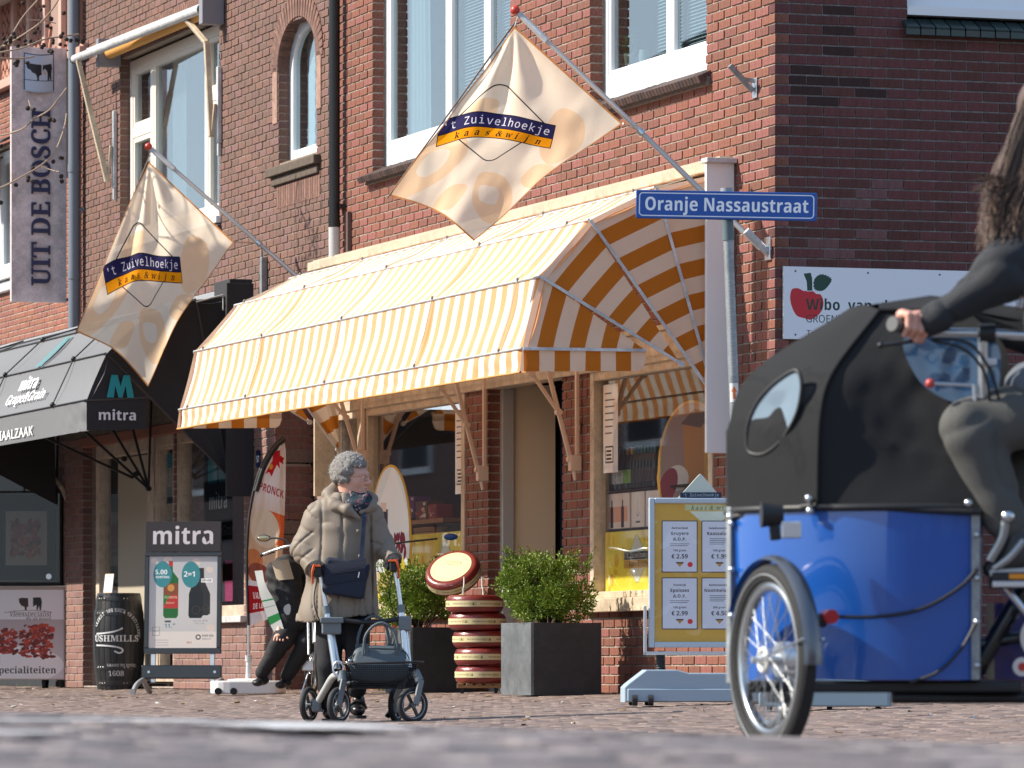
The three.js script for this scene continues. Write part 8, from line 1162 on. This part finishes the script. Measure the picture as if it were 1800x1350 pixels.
  part('tyre', new THREE.TorusGeometry(0.285, 0.025, 12, 60), M.rubber, rw2); part('rim', new THREE.TorusGeometry(0.26, 0.01, 8, 60), M.steel, rw2); part('spoke', Array.from({ length: 18 }, (_, i) => rod(V(0, 0, 0), V(Math.cos(i / 9 * PI) * 0.26, Math.sin(i / 9 * PI) * 0.26, 0), 0.0014, 0.0014, 5)), M.steel, rw2).userData.kind = 'stuff';
}
// ---------- rider of the trike ----------
{
  const t = thing('person', 'rider with long brown hair in a dark jacket and grey trousers on the cargo trike', 'person', TP, TURN), q = (x, y, z) => TL(x, y, z).toArray();
  const hz = 0.2, S = q(1800, 400, 0.2), E = q(1752, 500, 0.27), Wr = q(1640, 562, 0.27), jk = mat(col(0.02, 0.022, 0.027), 0.8, { bumpMap: rep(ROUGH, 14), bumpScale: 0.001 });
  // skin: one continuous body from head to hands and feet
  const Hd = TL(1850, 215, 0.05), hf = headField({}), HY = -1.25, bodyParts = blend([capsule(q(1865, 330, 0.02), q(1925, 690, 0.0), 0.13, 0.14), capsule(S, E, 0.036, 0.03), capsule(E, Wr, 0.028, 0.022), capsule(q(1925, 720, 0.1), q(1706, 760, 0.17), 0.06, 0.034), capsule(q(1706, 760, 0.17), q(1770, 925, 0.15), 0.034, 0.028), capsule(q(1925, 720, -0.1), q(1760, 860, -0.12), 0.075, 0.05), capsule(q(1760, 860, -0.12), q(1850, 1060, -0.12), 0.05, 0.034), capsule(q(1880, 400, -0.2), q(1900, 560, -0.1), 0.045, 0.036), capsule(q(1865, 340, 0.02), q(1850, 270, 0.04), 0.06, 0.055)], 0.05);
  const cy = Math.cos(HY), sy = Math.sin(HY), head = (x, y, z) => { const dx = x - Hd.x, dy = y - Hd.y, dz = z - Hd.z; return hf(cy * dx - sy * dz, dy, sy * dx + cy * dz); };
  // hand closed round the grip: palm, four fingers, thumb
  const g0 = TL(1602, 576, hz + 0.07), gd = TL(1572, 570, hz + 0.1).sub(TL(1632, 583, hz + 0.035)).normalize(), up = V(0, 1, 0).addScaledVector(gd, -gd.y).normalize(), out = gd.clone().cross(up).normalize(), gp = (a, u, o) => g0.clone().addScaledVector(gd, a).addScaledVector(up, u).addScaledVector(out, o * (out.z > 0 ? 1 : -1)).toArray();
  const fs = [capsule(Wr, gp(-0.035, 0.025, -0.02), 0.027, 0.026), capsule(gp(-0.035, 0.026, -0.015), gp(0.025, 0.03, -0.012), 0.022, 0.019)];
  for (let i = 0; i < 4; i++) { const a = -0.032 + i * 0.0205, l = [0.95, 1, 0.97, 0.85][i]; fs.push(blend([capsule(gp(a, 0.034, -0.004), gp(a + 0.003, 0.028, 0.03 * l), 0.0105, 0.0098), capsule(gp(a + 0.003, 0.028, 0.03 * l), gp(a + 0.004, -0.008, 0.034 * l), 0.0098, 0.009), capsule(gp(a + 0.004, -0.008, 0.034 * l), gp(a + 0.002, -0.026, 0.014), 0.009, 0.0082)], 0.005)); }
  fs.push(blend([capsule(gp(-0.05, 0.0, -0.022), gp(-0.035, -0.026, 0.0), 0.0135, 0.0115), capsule(gp(-0.035, -0.026, 0.0), gp(-0.01, -0.032, 0.014), 0.0115, 0.0095)], 0.008));
  const hand = (x, y, z) => { let d = smin(fs[0](x, y, z), fs[1](x, y, z), 0.02); for (let i = 2; i < fs.length; i++) d = smin(d, fs[i](x, y, z), 0.005); return d; };
  part('body', [fieldMesh(bodyParts, [0.15, 0.3, -0.4], [0.95, 1.75, 0.45], 0.02), fieldMesh(head, [Hd.x - 0.15, Hd.y - 0.2, Hd.z - 0.15], [Hd.x + 0.15, Hd.y + 0.15, Hd.z + 0.15], 0.006), fieldMesh(hand, [Math.min(g0.x, Wr[0]) - 0.08, g0.y - 0.09, g0.z - 0.13], [Math.max(g0.x, Wr[0]) + 0.07, g0.y + 0.1, g0.z + 0.1], 0.0035)], phys(col(0.6, 0.3, 0.22), 0.45, {}), t);
  // jacket with creased sleeve
  const slv = blend([capsule(q(1812, 385, 0.15), q(1762, 480, 0.26), 0.085, 0.073), capsule(q(1762, 480, 0.26), q(1640, 560, 0.27), 0.07, 0.042)], 0.05), trunk = blend([capsule(q(1872, 330, 0.02), q(1930, 660, 0.0), 0.17, 0.185), capsule(q(1830, 380, 0.1), q(1900, 360, -0.1), 0.1, 0.1), capsule(q(1900, 400, -0.2), q(1900, 560, -0.12), 0.08, 0.06)], 0.06);
  const crease = (q, s) => Math.pow(1 - Math.abs(Math.sin(q)), s), fold = (x, y, z) => { const w = 2.2 * N3(x * 5, y * 5, z * 5); return 0.022 * crease((x * 0.8 - y * 0.55) * 15 + w * 1.4, 2) * (0.6 + 0.8 * N3(x * 6, y * 6, 5)) + 0.02 * crease((x * 0.5 + y * 0.9) * 19 + w * 2, 2) * (0.5 + N3(x * 7, y * 7, 9)) + 0.006 * N3(x * 14, y * 14, z * 14); };
  part('jacket', fieldMesh((x, y, z) => smin(slv(x, y, z), trunk(x, y, z), 0.05) + fold(x, y, z), [0.1, 0.7, -0.45], [1.0, 1.68, 0.5], 0.0095), jk, t);
  part('cuff', fieldMesh(blend([capsule(q(1650, 556, 0.27), q(1634, 566, 0.27), 0.046, 0.04)], 0.02), [0.05, 1.0, 0.15], [0.35, 1.3, 0.4], 0.007), jk, t);
  // trousers
  const lg = blend([capsule(q(1960, 690, 0.08), q(1706, 752, 0.17), 0.125, 0.082), capsule(q(1706, 757, 0.17), q(1757, 880, 0.15), 0.079, 0.07), capsule(q(1757, 880, 0.15), q(1768, 915, 0.15), 0.068, 0.062)], 0.025), lg2 = blend([capsule(q(1960, 700, -0.1), q(1760, 850, -0.12), 0.12, 0.08), capsule(q(1760, 850, -0.12), q(1845, 1030, -0.12), 0.075, 0.06)], 0.03);
  part('trousers', fieldMesh((x, y, z) => Math.min(lg(x, y, z), lg2(x, y, z)) + 0.036 * crease((y + x * 0.45) * 12 + 2.5 * N3(x * 4, y * 4, z * 4), 2.2) * (0.55 + 0.6 * N3(x * 4, y * 4, 3)) + 0.006 * N3(x * 5, y * 5, z * 5), [0.1, 0.35, -0.35], [0.95, 1.15, 0.42], 0.0095), mat(col(0.085, 0.084, 0.08), 0.9, { bumpMap: rep(ROUGH, 16), bumpScale: 0.0008 }), t);
  part('jacket_hem', fieldMesh((x, y, z) => ell(q(1840, 672, 0.1), [0.15, 0.075, 0.13])(x, y, z) + fold(x, y, z), [0.3, 0.8, -0.1], [0.75, 1.15, 0.3], 0.0095), mat(col(0.1, 0.115, 0.14), 0.8), t);
  // shoe on the pedal: dark with silver panels
  const sa = q(1778, 925, 0.15), sb = q(1742, 1000, 0.15), sm = phys(col(0.35, 0.36, 0.37), 0.25, { metalness: 0.6 });
  part('shoe', fieldMesh(blend([capsule(sa, q(1790, 975, 0.15), 0.045, 0.045), capsule(q(1790, 975, 0.15), sb, 0.045, 0.024)], 0.04), [0.3, 0.36, 0.06], [0.56, 0.7, 0.25], 0.006), mat(col(0.03, 0.03, 0.032), 0.5), t);
  part('shoe_panel', [tube([TL(1768, 905, 0.205), TL(1762, 945, 0.2), TL(1740, 985, 0.185)], 0.014, 8), tube([TL(1800, 950, 0.2), TL(1775, 980, 0.2), TL(1748, 1000, 0.18)], 0.012, 8)], sm, t); part('sole', [bar(TL(1738, 1008, 0.15), TL(1815, 1003, 0.15), 0.08, 0.018, V(0, 0, 1))], M.lightGrey, t); part('buckle', ball(0.02, ...q(1771, 908, 0.21)), M.steel, t);
  // long hair: many strands over the shoulder
  // long loose hair: fine strands that fan out over the shoulder, some flying free
  const tones = [[0.13, 0.075, 0.05], [0.07, 0.042, 0.032], [0.21, 0.135, 0.095]].map((c) => phys(col(...c), 0.42, { sheen: 0.4, sheenRoughness: 0.4, sheenColor: col(0.3, 0.22, 0.18) })), locks = [[], [], []];
  for (let i = 0; i < 1700; i++) {
    const k = rnd(), d = rnd(), fly = rnd() < 0.12 ? 1 : 0, lock = Math.floor(k * 11), lo = N3(lock * 3.7, 1.3, 2.1), z0 = 0.02 + d * 0.17, xe = 1736 + k * 80 + lo * 16 + rnd(-9, 9) + fly * rnd(-22, 16), ye = 425 + lo * 60 + rnd(-75, 70) + (k > 0.4 ? 30 : -25);
    locks[(lock + (rnd() < 0.3 ? 1 : 0)) % 3].push(tube([TL(1818 + k * 95, 130, z0 - 0.02), TL(1785 + k * 84 + rnd(-5, 5), 215, z0 + 0.02), TL(1762 + k * 82 + lo * 10 + rnd(-8, 8) - fly * rnd(14), 310, z0 + 0.06), TL(mix(xe, 1758 + k * 76, 0.35) + lo * 12 + rnd(-7, 7), mix(310, ye, 0.6), z0 + 0.08 + 0.02 * lo), TL(xe + rnd(-10, 10), ye, z0 + 0.09 + rnd(-0.02, 0.03))], rnd(0.0008, 0.0019), 3, 12));
  }
  locks.forEach((l, i) => { part('hair', l, tones[i], t).userData.kind = 'stuff'; });
  part('hair_cap', fieldMesh(ell([Hd.x + 0.01, Hd.y + 0.045, Hd.z - 0.01], [0.108, 0.105, 0.1]), [Hd.x - 0.14, Hd.y - 0.1, Hd.z - 0.14], [Hd.x + 0.15, Hd.y + 0.18, Hd.z + 0.14], 0.012), phys(col(0.09, 0.05, 0.035), 0.45), t);
}
// ---------- parked bicycle and a person in black crouching beside it, behind the woman ----------
{
  const D = 42.6, p = SD(540, 1222, D); p.y = groundY(p.z); const s = 9330 / D, q = (x, y, z = 0) => V((x - 540) / s, (1222 - y) / s, z);
  const t = thing('bicycle', 'parked city bicycle half hidden behind the woman, its handlebar with a mirror showing', 'bicycle', p, TURN);
  for (const [z, n] of [[0.52, 'front_wheel'], [-0.5, 'rear_wheel']]) { const w = new THREE.Group(); w.name = n; w.position.set(q(558, 0).x + z * 0.12, 0.34, z); w.rotation.y = PI / 2 - 0.12; t.add(w); part('tyre', new THREE.TorusGeometry(0.315, 0.02, 10, 56), M.rubber, w); part('rim', new THREE.TorusGeometry(0.292, 0.008, 8, 56), M.steel, w); for (let i = 0; i < 24; i++) part('spoke', rod(V(0, 0, i % 2 ? 0.02 : -0.02), V(Math.cos(i / 12 * PI) * 0.29, Math.sin(i / 12 * PI) * 0.29, 0), 0.0014, 0.0014, 5), M.steel, w); part('hub', rod(V(0, 0, -0.05), V(0, 0, 0.05), 0.02), M.alu, w); part('mudguard', new THREE.TorusGeometry(0.352, 0.02, 6, 30, 2.6).scale(1, 1, 1.4).rotateZ(0.3), mat(col(0.6, 0.6, 0.64), 0.4), w); }
  part('frame', [rod(q(556, 1130, 0.4), q(554, 1000, 0.3), 0.018), rod(q(554, 1020, 0.3), q(552, 1150, -0.02), 0.02), rod(q(552, 1150, -0.02), q(548, 985, -0.2), 0.017), rod(q(552, 1150, -0.02), q(549, 1148, -0.5), 0.012)], mat(col(0.2, 0.21, 0.24), 0.35), t);
  part('fork', [rod(q(545, 1090, 0.4), q(547, 1150, 0.52), 0.01), rod(q(569, 1090, 0.4), q(571, 1150, 0.52), 0.01)], M.alu, t);
  part('handlebar', [tube([q(465, 974, 0.16), q(488, 966, 0.24), q(515, 960, 0.3), q(555, 966, 0.32), q(600, 960, 0.3), q(640, 968, 0.2)], 0.012, 8, 40)], M.steel, t); for (const [x, y] of [[472, 974], [632, 966]]) part('grip', rod(q(x - 12, y + 1, 0.13), q(x + 12, y - 6, 0.22), 0.017), M.rubber, t);
  part('mirror_stalk', tube([q(520, 964, 0.3), q(505, 950, 0.28), q(482, 946, 0.24), q(476, 947, 0.23)], 0.008, 6), M.black, t); part('mirror', ball(0.056, ...q(466, 946, 0.22).toArray(), 1, 0.5, 0.2), M.black, t); part('mirror_glass', ball(0.048, ...q(466, 946, 0.232).toArray(), 1, 0.45, 0.1), mat(col(0.6, 0.5, 0.3), 0.2, { metalness: 0.8 }), t);
  part('mirror', ball(0.056, ...q(793, 944, 0.24).toArray(), 1, 0.5, 0.2), phys(col(0.01, 0.06, 0.25), 0.2), t); part('mirror_stalk', tube([q(640, 966, 0.2), q(700, 955, 0.26), q(770, 947, 0.24)], 0.008, 6), M.black, t);  // long stalk and blue mirror added to stand for the reflection in the pane
  part('pedal', [bx(q(531, 0).x, q(551, 0).x, q(0, 1178).y, q(0, 1160).y, -0.06, 0.03, 0.006)], M.alu, t); part('crank', rod(q(552, 1150, 0), q(542, 1168, 0), 0.009), M.steel, t); part('chain_ring', rod(q(553, 1150, 0).add(V(-0.004, 0, 0)), q(553, 1150, 0).add(V(0.004, 0, 0)), 0.09, 0.09, 30), M.steel, t); part('kickstand', [rod(q(552, 1150, -0.05), q(528, 1224, 0.0), 0.007), rod(q(552, 1150, -0.05), q(575, 1222, 0.0), 0.007)], M.alu, t);
  part('saddle', ball(0.12, ...q(548, 975, -0.22).toArray(), 0.9, 0.35, 1.1), M.black, t); part('lamp', ball(0.035, ...q(556, 1005, 0.36).toArray()), M.alu, t);
  // the person in black
  const c = thing('person', 'person in black clothes crouching beside the parked bicycle, mostly hidden by the woman', 'person', p, TURN), a = (x, y, z = 0) => q(x, y, z).toArray();
  const hf = headField({}), hd = q(556, 952, -0.2);
  const body = blend([capsule(a(535, 1060, -0.2), a(545, 1000, -0.22), 0.13, 0.13), capsule(a(520, 1012, -0.1), a(500, 1070, 0.1), 0.045, 0.04), capsule(a(500, 1070, 0.1), a(492, 1112, 0.2), 0.04, 0.028), capsule(a(545, 1000, -0.22), a(556, 966, -0.2), 0.06, 0.05)], 0.05);
  const hand = blend([ell(a(493, 1117, 0.235), [0.036, 0.022, 0.03]), ...[0, 1, 2, 3].map((i) => capsule(a(486 + i * 5.2, 1118, 0.245), a(484 + i * 5.4, 1125, 0.27), 0.0095, 0.008)), capsule(a(502, 1116, 0.235), a(508, 1121, 0.26), 0.011, 0.009)], 0.006);
  part('body', [fieldMesh(body, [-0.35, 0.4, -0.4], [0.25, 1.3, 0.35], 0.018), fieldMesh((x, y, z) => hf(x - hd.x, y - hd.y, z - hd.z), [hd.x - 0.13, hd.y - 0.2, hd.z - 0.13], [hd.x + 0.13, hd.y + 0.15, hd.z + 0.14], 0.007), fieldMesh(hand, [-0.32, 0.42, 0.16], [-0.12, 0.54, 0.31], 0.004)], phys(col(0.6, 0.32, 0.24), 0.5), c);
  part('hair', fieldMesh(ell([hd.x, hd.y + 0.05, hd.z - 0.02], [0.09, 0.09, 0.1]), [hd.x - 0.12, hd.y - 0.06, hd.z - 0.14], [hd.x + 0.12, hd.y + 0.16, hd.z + 0.1], 0.01), mat(col(0.05, 0.035, 0.025), 0.7), c);
  const fold = (x, y, z) => 0.006 * Math.sin(y * 70 + x * 40 + 3 * N3(x * 8, y * 8, z * 8)) + 0.005 * N3(x * 22, y * 22, z * 22);
  // jacket: a broad sheet of black with pale green striped edge
  const jf = blend([capsule(a(505, 1000, 0.0), a(512, 1098, 0.12), 0.12, 0.09), capsule(a(486, 1006, 0.02), a(500, 1090, 0.12), 0.09, 0.075), capsule(a(535, 1060, -0.2), a(545, 1000, -0.22), 0.16, 0.16)], 0.05), black = mat(col(0.012, 0.012, 0.014), 0.8);
  part('jacket', fieldMesh((x, y, z) => jf(x, y, z) + fold(x, y, z), [-0.5, 0.4, -0.45], [0.3, 1.25, 0.35], 0.0105), black, c);
  part('side_stripe', sheet((u, v) => { const l = [[449, 1003], [455, 1030], [463, 1060], [478, 1100], [488, 1116]], r = [[463, 1002], [468, 1026], [484, 1056], [496, 1090], [503, 1112]]; const A = path2(l).getPoint(v), B = path2(r).getPoint(v); return { p: q(mix(A.x, B.x, u), mix(A.y, B.y, u), 0.14 + 0.06 * v + 0.02 * u), uv: [u, 1 - v] }; }, 6, 30), print(canvas(64, 256, (g) => { g.fillStyle = '#cfd0c8'; g.fillRect(0, 0, 64, 256); g.fillStyle = '#15853a'; g.fillRect(0, 118, 64, 5); g.fillRect(0, 166, 64, 22); g.fillStyle = '#8b8d86'; g.fillRect(0, 140, 64, 2); })), c);
  part('badge', outline(blob2([[-0.028, 0], [-0.02, 0.03], [0.014, 0.05], [0.028, 0.03], [0.02, -0.03], [0, -0.04]], 24), 0.003).translate(...q(507, 1072, 0.26).toArray()), M.lightGrey, c);
  part('collar', sheet((u, v) => q(mix(478, 508, u) + v * 10, mix(986, 1020, v) - u * 3, 0.13 + 0.03 * Math.sin(u * PI)), 6, 8), mat(col(0.5, 0.4, 0.28), 0.8), c);
  const lf = blend([capsule(a(540, 1075, -0.2), a(500, 1122, 0.18), 0.1, 0.085), capsule(a(500, 1122, 0.18), a(462, 1180, 0.08), 0.083, 0.058), capsule(a(545, 1080, -0.22), a(540, 1130, 0.14), 0.1, 0.08), capsule(a(540, 1130, 0.14), a(505, 1186, 0.02), 0.08, 0.055)], 0.02);
  part('trousers', fieldMesh((x, y, z) => lf(x, y, z) + 0.008 * N3(x * 9, y * 7, z * 9) + 0.004 * N3(x * 24, y * 18, z * 20), [-0.5, 0.08, -0.35], [0.2, 0.78, 0.32], 0.0095), black, c);
  const sh = (x, y, z) => fieldMesh(blend([ell(a(x, y, z), [0.05, 0.04, 0.05]), ell(a(x - 9, y + 5, z + 0.07), [0.045, 0.03, 0.075])], 0.03), [q(x, 0).x - 0.16, q(0, y).y - 0.09, z - 0.1], [q(x, 0).x + 0.09, q(0, y).y + 0.08, z + 0.18], 0.008); part('shoe', sh(463, 1194, 0.06), M.black, c); part('shoe', sh(503, 1198, 0.0), M.black, c); part('sock', rod(q(474, 1168, 0.09), q(466, 1178, 0.07), 0.046), M.lightGrey, c);
}

renderer.render(scene, camera);
